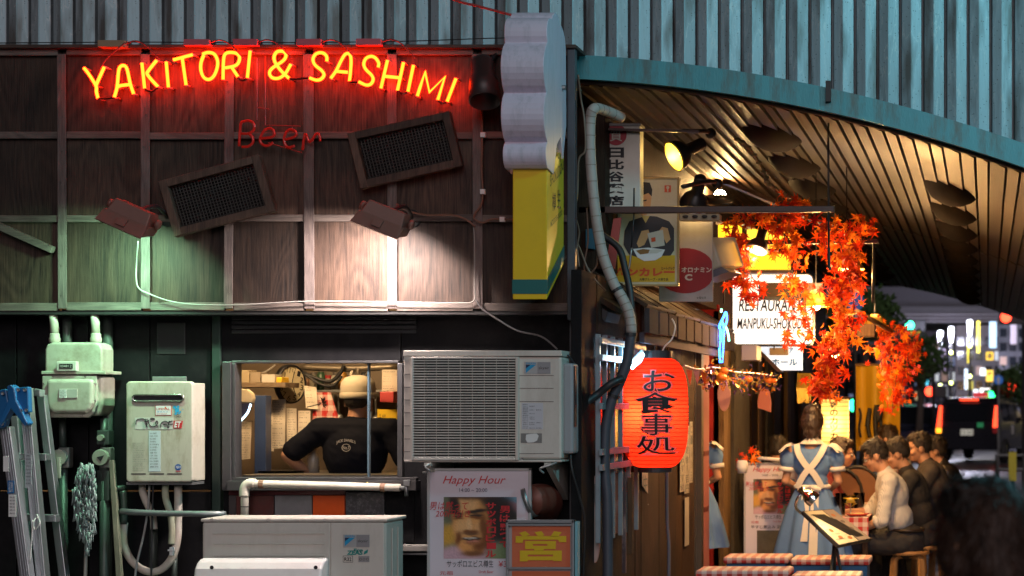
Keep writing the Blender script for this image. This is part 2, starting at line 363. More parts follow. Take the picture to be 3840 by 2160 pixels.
# leaning offcut at the far end of the wall
mb = MB(); mb.prism([P(-40, 818, 10.93), P(195, 925, 10.93), P(186, 948, 10.93), P(-40, 848, 10.93)], (0, .05, 0))
tag(mb.build('timber_offcut', BATH, bevel=.003), 'loose slanting batten fixed across the plywood above the stepladder', 'timber')
# ------------------------------------------------------------------ black lower wall round the kitchen window
YB = 11.15
def wall(x0, y0, x1, y1, y=YB, d=.08, n='wall_panel', mt=bk): return MB().pbox(x0, y0, x1, y1, y, y + d).build(n, mt, front, bevel=.003)
for a, b in ((-700, -300), (-296, 60), (64, 330), (334, 560), (564, 790)):
    wall(a, 1178, b, 1838); wall(a, 1845, b, 2700)
grn = mat('green_black_paint', (.015, .035, .026), .45, var=.3)
wall(794, 1178, 826, 2700, YB - .02, .1, 'pilaster', grn)
wall(588, 1210, 694, 1328, YB - .006, .006, 'patch_plate', mat('patch_plate', (.022, .022, .024), .35, var=.2))
wall(830, 1178, 1502, 1356); wall(830, 1838, 1502, 2700, YB + .03)
wall(1506, 1178, 2145, 1356); wall(1506, 1360, 2145, 2700)
tr = mat('transom_black', (.02, .02, .022), .4, var=.3)
for k in range(4): MB().pbox(868, 1186 + k * 17, 1560, 1199 + k * 17, YB - .03 + .008 * k, YB).build('transom_slat', tr, front, bevel=.003)
# window frame, sill, panes
fr = mat('window_frame_metal', (.09, .088, .09), .38, .6, var=.25, dirt=.4)
win = MB().pbox(832, 1356, 866, 1840, YB - .06, YB + .06).build('window_frame', fr, front, bevel=.004)
for x0, y0, x1, y1, d in ((868, 1352, 1494, 1362, .04), (869, 1362, 882, 1790, .05), (1489, 1362, 1508, 1790, .05), (868, 1790, 1560, 1803, .05), (850, 1803, 1560, 1840, .09)):
    MB().pbox(x0, y0, x1, y1, YB - d, YB + .05).build('frame_bar', fr, win, bevel=.003)
MB().pbox(1377, 1362, 1383, 1790, YB - .005, YB + .03).build('meeting_stile', mat('stile_blue', (.10, .16, .20), .35, .4), win, bevel=.002)
gl = bpy.data.materials.new('window_glass'); n, l, b = nodes(gl); n.remove(b)
t_ = n.new('ShaderNodeBsdfTransparent'); t_.inputs[0].default_value = (.93, .96, .97, 1); g_ = n.new('ShaderNodeBsdfGlossy'); g_.inputs['Roughness'].default_value = .06
mx = n.new('ShaderNodeMixShader'); fz = n.new('ShaderNodeFresnel'); fz.inputs[0].default_value = 1.45; l.new(fz.outputs[0], mx.inputs[0]); l.new(t_.outputs[0], mx.inputs[1]); l.new(g_.outputs[0], mx.inputs[2]); l.new(mx.outputs[0], n['Material Output'].inputs[0])
for x0, x1, y in ((882, 1380, .008), (1386, 1489, .022)): MB().quad(P(x0, 1362, YB + y), P(x1, 1362, YB + y), P(x1, 1790, YB + y), P(x0, 1790, YB + y)).build('pane', gl, win)
for px, c in ((1310, (.05, .25, .6)), (1377, (.75, .6, .03))):
    MB().ell(P(px, 1811, YB - .1), .0055).build('push_pin', mat('pin%d' % px, c, .3), win, smooth=True)
# coloured panel strip under the sill
for x0, x1, c, d in ((858, 884, (.06, .05, .05), .5), (886, 1026, (.11, .03, .026), .8), (1030, 1169, (.22, .22, .225), .35), (1173, 1292, (.85, .11, .012), .1)):
    MB().pbox(x0, 1858, x1, 1990, YB - .012, YB + .01).build('tile_panel', mat('tile%d' % x0, c, .35, var=.2, scale=14, dirt=d, dcol=(.05, .045, .045), dscale=9), front, bevel=.002)
MB().pbox(858, 1840, 1292, 1856, YB - .014, YB + .01).build('tile_trim', mat('maroon_trim', (.10, .012, .015), .4, var=.3), front)
blg = mat('glitter_black', (.05, .05, .055), .35, var=.4, scale=60, dirt=.6, dcol=(.3, .3, .32), dscale=55)
MB().pbox(1296, 1846, 1440, 1995, YB - .012, YB + .01).build('tile_panel', blg, front, bevel=.002)
MB().pbox(1444, 1846, 1552, 2035, YB - .012, YB + .01).build('tile_panel', bk, front, bevel=.002)
lg = mat('ledge_stone', (.28, .26, .24), .6, var=.2, dirt=.4)
MB().pbox(1480, 2046, 1605, 2068, YB - .12, YB).build('stone_ledge', lg, front, bevel=.004)
MB().pbox(1480, 2074, 1605, 2081, YB - .10, YB).build('ledge_trim', STEEL, front)
# corner post and the tavern's body behind
pst = mat('corner_post_paint', (.045, .06, .075), .4, .3, var=.3, dirt=.4)
MB().pbox(2126, 178, 2156, 1200, 10.96, 11.02).build('corner_post', pst, front, bevel=.004)
MB().box(X(-700, 14), -2.45, 11.4, 11.5, 2.2, 3.6).build('upper_mass', bk, front)
# ================================================================== neon sign
def nm():
    return emat('neon_tube', (1, .021, .0012), 46.0)
NEON = nm(); YT = 10.915
neon = thing('neon_sign', 'glowing red neon lettering reading yakitori and sashimi across the timber wall', 'neon sign', P(1000, 380, YT))
c1 = lambda q: [P(x / 2.415, y / 2.415, YT) for x, y in q]
c2 = lambda q: [P(950 + x / 2.415, y / 2.415, YT) for x, y in q]
LET = [
 ('Y', c1, [[(760, 615), (800, 665), (868, 775), (873, 830), (888, 890)], [(945, 605), (868, 775)]], 0),
 ('A', c1, [[(1035, 880), (1060, 790), (1075, 640), (1095, 600), (1125, 595), (1150, 625), (1180, 760), (1210, 850)], [(1060, 790), (1095, 775), (1180, 765)]], 0),
 ('K', c1, [[(1285, 570), (1310, 800)], [(1420, 545), (1345, 640), (1338, 680), (1430, 785)]], 0),
 ('I', c1, [[(1505, 560), (1525, 790)]], 0),
 ('T', c1, [[(1570, 542), (1745, 495)], [(1650, 525), (1685, 770)]], 0),
 ('O', c1, [[(1835, 490), (1885, 475), (1940, 490), (1970, 550), (1965, 620), (1935, 690), (1890, 720), (1845, 700), (1820, 640), (1820, 570), (1845, 500)]], 0),
 ('R', c1, [[(2020, 720), (2025, 540), (2045, 485), (2100, 475), (2150, 490), (2170, 530), (2140, 590), (2040, 615)], [(2095, 605), (2155, 695)]], 0),
 ('I', c1, [[(2265, 460), (2240, 705)]], 0),
 ('&', c2, [[(340, 580), (290, 665), (230, 708), (170, 703), (146, 660), (175, 615), (270, 550), (296, 500), (270, 467), (220, 467), (190, 505), (195, 560), (250, 640), (325, 710)]], 0),
 ('S', c2, [[(665, 555), (665, 515), (640, 485), (600, 477), (560, 495), (540, 540), (560, 590), (620, 640), (640, 680), (610, 718), (565, 725), (510, 705)]], 0),
 ('A', c2, [[(700, 710), (750, 640), (800, 540), (835, 490), (870, 490), (885, 540), (880, 650), (870, 735)], [(745, 645), (855, 655)]], 0),
 ('S', c2, [[(1130, 610), (1135, 570), (1105, 525), (1065, 510), (1020, 530), (1000, 580), (1020, 630), (1070, 680), (1085, 720), (1065, 760), (1020, 770), (955, 740)]], 0),
 ('H', c2, [[(1215, 545), (1155, 800)], [(1360, 565), (1305, 820)], [(1185, 690), (1330, 705)]], 0),
 ('I', c2, [[(1450, 590), (1400, 830)]], 0),
 ('M', c2, [[(1485, 870), (1510, 790), (1555, 650), (1595, 835), (1735, 695), (1670, 905)]], 0),
 ('I', c2, [[(1835, 710), (1755, 920)]], 0)]
ntd = mat('neon_glass_end', (.5, .22, .2), .15, var=.1)
for nme, cf, strokes, _ in LET:
    mb = MB(); ends = []
    for st in strokes:
        q = cf(st); mb.tube(q, .0088, 8, 0, 4 if len(q) > 2 and nme not in 'M' else 0)
        ends += [q[0], q[-1]]
    o = mb.build('letter', NEON, neon, smooth=True)
    for e in ends: MB().tube([e, e + Vector((0, .085, 0))], .006, 6).build('tube_support', ntd, o, smooth=True)
dkt = mat('blacked_out_tube', (.06, .008, .008), .3, var=.2)
def link_tube(q): MB().tube(q, .006, 6, 0, 4).build('link_tube', dkt, neon, smooth=True)
for a, b in ((888, 1035), (1310, 1430)): link_tube(c1([(a, 890), ((a + b) / 2, 893), (b, 882)] if a < 900 else [(a, 803), ((a + b) / 2, 830), (b, 790)]))
link_tube(c1([(2155, 695), (2190, 730), (2240, 708)]))
for q in ([(325, 710), (380, 715), (510, 705)], [(870, 735), (910, 745), (955, 740)], [(1305, 820), (1350, 845), (1400, 830)], [(1670, 905), (1710, 935), (1755, 920)]): link_tube(c2(q))
# unlit small neon word
beer = thing('unlit_neon_sign', 'small unlit red neon word Beer hanging below the lit lettering', 'neon sign', P(1050, 560, YT))
bt = mat('red_glass_tube', (.42, .012, .01), .18, var=.1, emit=(1, .03, .01), es=.07)  # tubes are unlit; a faint red glow is put into the glass
for cf, sts in ((c1, [[(2165, 1325), (2180, 1130), (2210, 1100), (2260, 1095), (2300, 1125), (2295, 1180), (2250, 1210), (2185, 1210)], [(2250, 1210), (2285, 1240), (2290, 1290), (2250, 1325), (2190, 1330)]]),
                (c2, [[(60, 1255), (170, 1240), (190, 1200), (160, 1165), (110, 1175), (70, 1230), (62, 1280), (95, 1315), (140, 1318), (180, 1290)]]),
                (c2, [[(285, 1265), (370, 1240), (390, 1205), (350, 1175), (310, 1185), (280, 1240), (285, 1300), (320, 1335), (375, 1320)]]),
                (c2, [[(445, 1360), (470, 1210), (510, 1285), (570, 1215), (600, 1230), (605, 1280)]])):
    mb = MB()
    for st in sts:
        q = cf(st); mb.tube(q, .0075, 8, 0, 4)
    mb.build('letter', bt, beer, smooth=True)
for q in ([(100, 1130), (415, 1140)], [(120, 1290), (430, 1380)], [(95, 500), (95, 1130)], [(20, 520), (20, 1080)], [(20, 970), (130, 985)], [(340, 1140), (345, 1180)]): MB().tube([p + Vector((0, .02, 0)) for p in c2(q)], .0035, 6).build('hanger_rod', mat('red_rod', (.2, .03, .025), .4), beer)
# transformers with their wires
pk = [(365, 150, 470, 176, (.32, .2, .12)), (688, 146, 785, 171, (.55, .10, .13)), (872, 145, 964, 171, (.55, .09, .12)), (1110, 145, 1203, 171, (.55, .10, .13)), (1334, 144, 1428, 170, (.55, .11, .14))]
for i, (x0, y0, x1, y1, c) in enumerate(pk):
    t = thing('neon_transformer', ['dull brown transformer box', 'pink transformer box above the letter T', 'pink transformer box above the letters R and I', 'pink transformer box above the first S of sashimi', 'pink transformer box above the letter H'][i] + ' on the wall cap' * 1, 'transformer', P((x0 + x1) / 2, y1, 10.95), 'neon transformers')
    MB().pbox(x0, y0, x1, y1, 10.90, 10.99).build('case', mat('case%d' % i, c, .45, var=.12, dirt=.2), t, bevel=.004)
    MB().pbox(x1, y0 + 6, x1 + 7, y1 - 5, 10.92, 10.97).build('terminal', BLK, t)
    a = P(x1 + 7, y0 + 12, 10.94); ends = [(375, 255), (520, 205), (760, 205), (1030, 200), (1010, 330)][i]
    q = [(x1 + 7, y0 + 12), (x1 + 40, y0 + 4), (x1 + 80, y0 + 22), (x1 + 130, y0 + 75)]
    MB().tube([P(*u, 10.90) for u in q], .004, 6, 0, 5).build('wire', mat('red_wire', (.22, .03, .025), .5), t, smooth=True)
    if i == 0: MB().tube([P(*u, 10.90) for u in ((470, 160), (440, 185), (400, 220), (372, 262))], .004, 6, 0, 5).build('wire', MATS['red_wire'], t, smooth=True)
mb = MB(); mb.tube([P(*u, 10.97) for u in ((-100, 162), (500, 158), (1000, 160), (1500, 155), (1900, 142), (2040, 150))], .003, 5, 0, 5)
tag(mb.build('black_cable', BLK, smooth=True), 'thin black cable strung along the foot of the corrugated steel', 'cable')
mb = MB(); mb.tube([P(*u, 10.8) for u in ((1640, -40), (1705, 0), (1800, 25), (1925, 58))], .007, 6, 0, 4)
tag(mb.build('red_cable', mat('red_cable', (.35, .03, .025), .45), smooth=True), 'red cable dropping to the top of the beer mug sign', 'cable')
# ------------------------------------------------------------------ mesh screens in wooden frames
def screen(label, q, lit):
    t = thing('mesh_screen', label, 'screen', P(q[3][0], q[3][1], 10.9), 'tilted mesh screens')
    p = [P(*u, 10.90) for u in q]
    for i in range(4):
        a, b = p[i], p[(i + 1) % 4]; d = (b - a).normalized(); nrm = Vector((d.z, 0, -d.x)); hw = .021
        e = hw if i % 2 else -hw
        pts = [a - d * e - nrm * hw, b + d * e - nrm * hw, b + d * e + nrm * hw, a - d * e + nrm * hw]
        MB().prism(pts, (0, .05 + .006 * (i % 2), 0)).build('frame_bar', woodmat('screen_frame_wood', (.022, .013, .010), (.14, .08, .056), 1.6, rings=12), t, bevel=.003)
    o = Vector((0, .035, 0)); a, b, c, d = p
    mb = MB(); nx, ny, r = 30, 17, .0022
    L = lambda u, v: a + (b - a) * u + (d - a) * v + (c - b - d + a) * u * v + o
    wire = mat('wire_mesh', (.03, .024, .02), .6, .3, var=.3)
    mb2 = MB()
    for i in range(1, nx): mb2.tube([L(i / nx, 0), L(i / nx, 1)], r, 3)
    for j in range(1, ny): mb2.tube([L(0, j / ny), L(1, j / ny)], r, 3)
    struct(mb2.build('wire_mesh', wire, t), 'stuff')
    gm = mat('greasy_black', (.012, .009, .008), .22, var=.5, scale=80, bump=.9, bscale=150)
    mb.add([L(0, 0) + o * .5, L(1, 0) + o * .5, L(1, 1) + o * .5, L(0, 1) + o * .5], [(0, 1, 2, 3)]); mb.build('filter_sheet', gm, t)
screen('greasy black mesh screen in a tilted wooden frame beside the green-lit plywood', [(610, 690), (958, 596), (1012, 780), (662, 870)], 1)
screen('black mesh screen in a tilted wooden frame under the neon word sashimi', [(1318, 510), (1672, 432), (1715, 610), (1362, 690)], 0)
# ------------------------------------------------------------------ flood lamps
HS = mat('floodlight_housing', (.20, .085, .065), .5, .1, var=.2, dirt=.3, bump=.05)
def flood(label, cx, cy, rot, col, en, energy2):
    t = thing('floodlight', label, 'floodlight', P(cx, cy, 10.98), 'wall floodlights')
    c = P(cx, cy, 10.60); M = Matrix.Rotation(rot, 3, 'Y'); T = lambda v: c + M @ Vector((v[0] * .82, v[1] * .82, v[2] * .82))
    # housing: trapezoid case, mouth facing down and back to the wall
    w1, w2 = .145, .125; q = [(-w1, -.07, -.02), (w1, -.07, -.02), (w2, -.05, .085), (-w2, -.05, .085), (-w1, .10, -.02), (w1, .10, -.02), (w2, .08, .085), (-w2, .08, .085)]
    mb = MB(); mb.add([T(v) for v in q], [(0, 1, 2, 3), (7, 6, 5, 4), (3, 2, 6, 7), (0, 3, 7, 4), (1, 5, 6, 2)]); hb = mb.build('housing', HS, t, bevel=.006)
    v = [(-.165, -.125, -.085), (.16, -.125, -.085), (.145, -.072, .0), (-.145, -.072, .0), (-.165, -.115, -.092), (.16, -.115, -.092), (.145, -.062, -.004), (-.145, -.062, -.004)]
    mb = MB(); mb.add([T(x) for x in v], [(0, 1, 2, 3), (7, 6, 5, 4), (3, 2, 6, 7), (0, 3, 7, 4), (1, 5, 6, 2), (0, 4, 5, 1)]); mb.build('visor', HS, t, bevel=.003)
    for s in (-1, 1):
        mb = MB(); mb.add([T((s * .15, y, z)) for y, z in ((-.07, -.005), (-.12, -.08), (.06, -.05), (.08, .01))] + [T((s * .158, y, z)) for y, z in ((-.07, -.005), (-.12, -.08), (.06, -.05), (.08, .01))], [(0, 1, 2, 3), (7, 6, 5, 4), (0, 4, 5, 1), (1, 5, 6, 2), (2, 6, 7, 3), (3, 7, 4, 0)]); mb.build('side_cheek', HS, t)
        mb = MB(); mb.lathe([(.0, -.010), (.024, -.010), (.027, 0), (.024, .010), (0, .010)], T((s * .168, .02, .03)), 14, 0, M @ Matrix.Rotation(R(90), 3, 'Y')); mb.build('pivot_knob', HS, t, smooth=True)
    mb = MB(); mb.add([T(x) for x in ((-.03, -.128, -.06), (.03, -.128, -.06), (.028, -.1, -.012), (-.028, -.1, -.012), (-.03, -.11, -.065), (.03, -.11, -.065), (.028, -.082, -.014), (-.028, -.082, -.014))], [(0, 1, 2, 3), (3, 2, 6, 7), (0, 3, 7, 4), (1, 5, 6, 2), (0, 4, 5, 1)]); mb.build('visor_rib', HS, t)
    mb = MB(); mb.tube([T((.0, .06, .06)), T((.02, .24, .12)), T((.02, .475, .06))], .012, 8, 0, 4); mb.lathe([(.05, 0), (.05, .02)], T((.02, .466, .06)), 16, 0, Matrix.Rotation(R(-90), 3, 'X'), True); mb.build('bracket', BLK, t, smooth=True)
    mb = MB(); mb.quad(T((-.12, -.055, -.021)), T((.12, -.055, -.021)), T((.12, .085, -.021)), T((-.12, .085, -.021))); mb.build('lens', emat('lens' + str(cx), col, en), t)
    lamp('floodlight_lamp', 'AREA', T((0, .015, -.026)), energy2, col, t, (.18, .10), aim=T((0, .28, -.5)), spread=R(135))
flood('red-brown floodlight throwing green light down the plywood', 492, 818, R(24), (.42, 1, .60), 6, 24)
flood('red-brown floodlight throwing white light down the plywood', 1442, 822, R(22), (1, .84, .78), 8, 72)
# dark cylinder lamp under the wall cap
t = thing('cylinder_lamp', 'unlit dark cylindrical lamp tilted beside the beer mug sign', 'lamp', P(1830, 210, 10.98))
ax = (P(1812, 395, 10.72) - P(1800, 215, 10.85)).normalized(); Mq = ax.to_track_quat('Z', 'Y').to_matrix()
o = MB().lathe([(0, 0), (.055, 0), (.062, .02), (.062, .11), (.075, .13), (.085, .27), (.08, .27), (.07, .14), (0, .13)], P(1808, 225, 10.82), 20, 0, Mq).build('shade', mat('dark_lamp', (.035, .03, .03), .45, .2, var=.2), t, smooth=True)
MB().tube([P(1830, 250, 10.8), P(1850, 215, 10.9), P(1860, 205, 10.99)], .012, 8).build('arm', BLK, t, smooth=True)
# ------------------------------------------------------------------ cables on the wall
wc = mat('white_cable', (.30, .285, .26), .45, var=.1, dirt=.2); bc = mat('brown_cable', (.16, .075, .045), .5, var=.2)
def cable(nm_, label, pts, Y, r, m, k=6):
    mb = MB(); mb.tube([P(*u[:2], u[2] if len(u) > 2 else Y) for u in pts], r, 7, 0, k); return tag(mb.build(nm_, m, smooth=True), label, 'cable')
cable('power_cable', 'pale cable running from the green floodlight along the foot of the plywood', [(518, 905, 10.85), (512, 990), (511, 1040), (520, 1080), (560, 1102), (640, 1130), (740, 1142), (900, 1143), (1155, 1130), (1470, 1133), (1700, 1136), (1776, 1128), (1780, 1060), (1779, 900), (1775, 845)], 10.945, .0036, wc)
cable('power_cable', 'dark cable sagging from the plywood down to the wall air conditioner', [(1785, 1125), (1810, 1160), (1870, 1200), (1940, 1240), (2030, 1262), (2090, 1310)], 10.94, .005, mat('grey_cable', (.14, .13, .13), .5))
oc = cable('power_cable', 'brown cable clipped down the batten beside the cylinder lamp', [(1806, 400), (1808, 500), (1806, 640), (1810, 720), (1803, 770), (1782, 800), (1778, 820), (1810, 835), (1850, 822), (1925, 824)], 10.93, .006, bc)
for px, py in ((1810, 505), (1809, 718), (1882, 822)): MB().pbox(px - 9, py - 9, px + 9, py + 9, 10.92, 10.945).build('clip', WHT, oc)
cable('power_cable', 'brown cable leading from the white floodlight to the wall junction', [(1490, 768, 10.8), (1530, 790), (1600, 806), (1690, 806), (1745, 822), (1782, 850)], 10.93, .006, bc)
# ================================================================== beer mug blade sign
mug = thing('beer_mug_sign', 'projecting beer mug shop sign with white foam top and yellow body', 'sign', (-2.4, 10.6, 2.1))
yel = mat('yellow_panel', (.80, .52, .012), .38, var=.1, scale=4, dirt=.18, dcol=(.3, .2, .03)); foam = mat('foam_panel', (.64, .57, .68), .45, var=.1, scale=3, dirt=.55, dcol=(.30, .31, .36), dscale=6, stretch=(4, 4, .6))
tealp = mat('teal_stripe', (.01, .13, .12), .4, var=.1)
xa, xb = -2.495, -2.315
# side profile (Y, Z): near edge at Y = 10.50, far edge at 10.92, bottom cut on a slant
zb = Z(1123, 10.5)
body = [(10.50, zb), (10.50, Z(620, 10.5)), (10.92, Z(560, 10.9)), (10.92, zb + .215)]
MB().prism([(xa, y, z) for y, z in body], (xb - xa, 0, 0)).build('body', yel, mug, bevel=.004)
zs0, zs1 = Z(1102, 10.5), Z(1048, 10.5)
MB().prism([(xa - .002, 10.497, zs0), (xb + .002, 10.497, zs0), (xb + .002, 10.497, zs1), (xa - .002, 10.497, zs1)], (0, .004, 0)).build('stripe', tealp, mug)
MB().prism([(xb + .0015, 10.499, zs0), (xb + .0015, 10.92, zs0 + .215), (xb + .0015, 10.92, zs1 + .215), (xb + .0015, 10.499, zs1)], (.002, 0, 0)).build('stripe', tealp, mug)
# foam: scalloped outline of round lobes, extruded across the thickness
def lobe(ya, za, yb_, zb_, bul, n=9):
    a, b = Vector((ya, za)), Vector((yb_, zb_)); d = b - a; nr = Vector((-d.y, d.x)).normalized(); return [a + d * (i / n) + nr * (bul * math.sin(math.pi * i / n) ** .7) for i in range(n)]
zz = lambda y: Z(y, 10.45)
seq = [(10.47, zz(628)), (10.47, zz(532)), (10.45, zz(348)), (10.47, zz(158)), (10.58, zz(55)), (10.78, zz(48)), (10.93, zz(150))]
pts = []
for i in range(len(seq) - 1): pts += lobe(*seq[i], *seq[i + 1], (.045, .075, .08, .06, .05, .05)[i])
pts += [Vector((10.93, zz(150))), Vector((10.94, zz(420))), Vector((10.86, zz(560))), Vector((10.80, zz(480))), Vector((10.70, zz(520))), Vector((10.62, zz(640)))]
MB().prism([(xa - .035, p.x, p.y) for p in pts], (xb - xa + .045, 0, 0)).build('foam', foam, mug, bevel=.003)
MB().lathe([(0, 0), (.014, 0), (.014, .02), (0, .02)], (xb + .01, 10.83, zz(285)), 10, 0, Matrix.Rotation(R(90), 3, 'Y')).build('bolt', STEEL, mug)
hd = [(10.93, Z(450, 10.9)), (11.0, Z(450, 10.9)), (11.08, Z(500, 10.9)), (11.1, Z(700, 10.9)), (11.04, Z(800, 10.9)), (10.93, Z(840, 10.9))]
MB().tube([(xb - .05, y - .06, z) for y, z in hd], .035, 8, 0, 4).build('handle', mat('mug_handle', (.6, .52, .3), .4), mug, smooth=True)
mb = MB(); x = xb + .0025
def side(body, y0, z0, y1, z1, h, bold=0.): mb.text(body, (x, y0, z0), (x, y1, z1), (x, y0, z0 + h), 0, bold)
for i, ch in enumerate('MANPUKU'):
    a = (i - 3) / 3; zc = Z(590, 10.7) - .07 * a * a + .03 * a; side(ch, 10.55 + i * .052, zc, 10.55 + i * .052 + .038, zc + .012 * -a, .055, .01)
side('SHOKUDO', 10.57, Z(700, 10.55), 10.86, Z(645, 10.8), .06, .01); side('樽', 10.62, Z(790, 10.6), 10.71, Z(785, 10.6), .1, .01); side('生', 10.74, Z(770, 10.6), 10.83, Z(765, 10.6), .1, .01)
side('MIZUDO-SHOKUDO', 10.58, Z(850, 10.55), 10.87, Z(800, 10.8), .03, .01)
mb.build('lettering', mat('sign_ink', (.09, .07, .02), .5), mug)
for y in (250, 900): MB().tube([(xa + .09, 10.9, Z(y, 10.9)), (xa + .09, 11.02, Z(y, 10.9))], .02, 8).build('wall_bracket', BLK, mug)
# ================================================================== gas meter
pale = mat('pale_meter_paint', (.42, .41, .33), .5, var=.2, scale=5, dirt=.75, dcol=(.13, .085, .045), dscale=4, bump=.05)
gm_ = thing('gas_meter', 'pale rounded gas meter hanging on two pipes above the stepladder', 'gas meter', P(265, 1580, 10.95))
Yg = 10.92
up = [(168, 1404), (168, 1310), (176, 1292), (192, 1284), (356, 1284), (374, 1292), (383, 1310), (383, 1404)]
MB().ppoly(up, Yg + .02, Yg + .17).build('upper_case', pale, gm_, bevel=.012, seg=3)
lo = [(157, 1408), (362, 1408), (362, 1520), (352, 1548), (330, 1566), (190, 1566), (168, 1548), (157, 1520)]
MB().ppoly(lo, Yg, Yg + .03).build('cover_flange', pale, gm_, bevel=.006)
inr = [(172, 1422), (347, 1422), (347, 1512), (338, 1536), (320, 1550), (200, 1550), (181, 1536), (172, 1512)]
MB().ppoly(inr, Yg - .03, Yg + .01).build('lower_cover', pale, gm_, bevel=.02, seg=4)
MB().ppoly([(170, 1408), (385, 1408), (385, 1520), (372, 1560), (180, 1560), (170, 1530)], Yg + .032, Yg + .2).build('lower_case', pale, gm_, bevel=.02, seg=3)
MB().pbox(154, 1391, 396, 1404, Yg - .005, Yg + .2).build('seam_flange', pale, gm_, bevel=.004)
cb = MB().pbox(211, 1355, 285, 1392, Yg - .018, Yg + .02).build('counter_box', mat('cream_plastic', (.55, .54, .46), .35, var=.08), gm_, bevel=.004)
MB().pbox(222, 1364, 272, 1382, Yg - .021, Yg - .017).build('counter_glass', mat('counter_dark', (.02, .025, .02), .15), cb)
MB().ptext('00481.2', 226, 1368, 268, 1378, Yg - .0225).build('lettering', mat('digit_white', (.5, .5, .45), .5), cb)
MB().pbox(221, 1458, 290, 1493, Yg - .034, Yg - .03).build('label_recess', mat('meter_label_rim', (.42, .42, .36), .5), gm_, bevel=.002)
lb = MB().pbox(222, 1461, 248, 1492, Yg - .037, Yg - .033).build('label', mat('label_white', (.62, .65, .6), .5, var=.1), gm_)
mb = MB()
for k in range(5): mb.ptext(random.choice(['G4 2019', '12-345', 'MPa 3.5', 'No 884']), 225, 1464 + k * 5.5, 240 + 5 * (k % 2), 1467.5 + k * 5.5, Yg - .038)
mb.build('lettering', INK, lb)
for i, (px, py) in enumerate([(163, 1440), (163, 1490), (357, 1440), (357, 1500), (172, 1540), (346, 1545), (210, 1559), (260, 1560), (310, 1559), (200, 1413), (320, 1413)]):
    MB().lathe([(0, -.006), (.006, -.006), (.006, .004)], P(px, py, Yg), 6, 0, Matrix.Rotation(R(90), 3, 'X')).build('bolt', STEEL, gm_)
for px in (205, 360):
    MB().lathe([(.028, 0), (.03, .01), (.03, .022), (.026, .03), (.026, .045), (.022, .05)], P(px, 1284, Yg + .09), 16).build('union_nut', pale, gm_, auto=30)
    MB().tube([P(px, 1262, Yg + .09), P(px - 2, 1215, Yg + .09), P(px - 8, 1160, Yg + .09)], .022, 14).build('inlet_pipe', pale, gm_, smooth=True)
dp = mat('dark_pipe', (.06, .075, .065), .45, .3, var=.3, dirt=.4, dcol=(.02, .02, .02))
for px, lab in ((252, 'dark conduit dropping behind the gas meter between its two pipes'), (405, 'dark grey riser pipe running down beside the gas meter')):
    mb = MB(); mb.tube([P(px, 1160, 11.1), P(px, 1400 if px < 300 else 2400, 11.1)], .026, 12); tag(mb.build('riser_pipe', dp, smooth=True), lab, 'pipe')
# valves and drop pipes
def valve(px, py, label, lever):
    t = thing('pipe_valve', label, 'valve', P(px, py + 400, 11.0), 'valves on the drop pipes')
    MB().tube([P(px + 18, py + 30, 11.02), P(px + 18, 2600, 11.02)], .026, 12).build('drop_pipe', dp, t, smooth=True)
    MB().tube([P(px + 18, py - 40, 11.02), P(px + 16, 1570, 11.04)], .02, 10).build('stem_pipe', dp, t, smooth=True)
    MB().pbox(px - 2, py - 38, px + 40, py + 40, 10.99, 11.05).build('body', mat('valve_grey', (.2, .2, .18), .45, .3, var=.2, dirt=.4), t, bevel=.008)
    MB().lathe([(0, 0), (.042, 0), (.045, .006), (.045, .03), (.03, .05)], P(px, py, 10.965), 20, 0, Matrix.Rotation(R(-90), 3, 'X')).build('dial', mat('valve_disc', (.36, .35, .29), .45, var=.15, dirt=.4), t, auto=35)
    if lever: MB().pbox(px - 7, py, px + 7, py + 78, 10.945, 10.962).build('lever', MATS['valve_disc'], t, bevel=.003)
    else: MB().prism([P(px - 12, py - 2, 10.96), P(px + 14, py - 8, 10.96), P(px + 2, py + 14, 10.96)], (0, .01, 0)).build('pointer', BLK, t)
    return t
valve(218, 1716, 'grey pipe valve with hanging lever behind the stepladder', True)
valve(374, 1716, 'grey pipe valve with round disc above the shaggy mop', False)
t = thing('pipe_manifold', 'dark pipe manifold with pale cap beside the mop', 'pipe', P(385, 1870, 11.05))
MB().pbox(362, 1614, 408, 1668, 10.99, 11.06).build('box', dp, t, bevel=.006); MB().lathe([(0, 0), (.017, 0), (.017, .04)], P(374, 1642, 10.96), 12, 0, Matrix.Rotation(R(-90), 3, 'X')).build('cap', MATS['valve_disc'], t)
MB().pbox(362, 1764, 408, 1880, 10.995, 11.06).build('sleeve', dp, t, bevel=.006); MB().tube([P(400, 1832, 11.03), P(468, 1832, 11.03)], .018, 10).build('branch', dp, t, smooth=True)
# ================================================================== water heater
cream = mat('heater_enamel', (.50, .47, .38), .42, var=.12, scale=4, dirt=.6, dcol=(.20, .14, .06), dscale=6, stretch=(2.5, 1, .8))
ht = thing('water_heater', 'cream wall-mounted water heater with stickers and a vent slot', 'water heater', P(600, 1815, 10.95))
Yh = 10.88
fp = [(472, 1440), (480, 1430), (712, 1430), (722, 1440), (722, 1800), (712, 1808), (480, 1808), (472, 1800)]
MB().ppoly(fp, Yh, Yh + .05).build('front_cover', cream, ht, bevel=.010, seg=3)
MB().pbox(476, 1436, 746 * .5 + 722 * .5 - 10, 1804, Yh + .05, Yh + .22).build('casing', cream, ht, bevel=.005)
vs_ = MB(); ar = [(500 + 10 - 12 * math.cos(a), 1493.5 - 12 * math.sin(a)) for a in [R(-90 + 20 * i) for i in range(10)]] + [(676 + 12 * math.cos(a), 1493.5 - 12 * math.sin(a)) for a in [R(90 - 20 * i) for i in range(10)]]
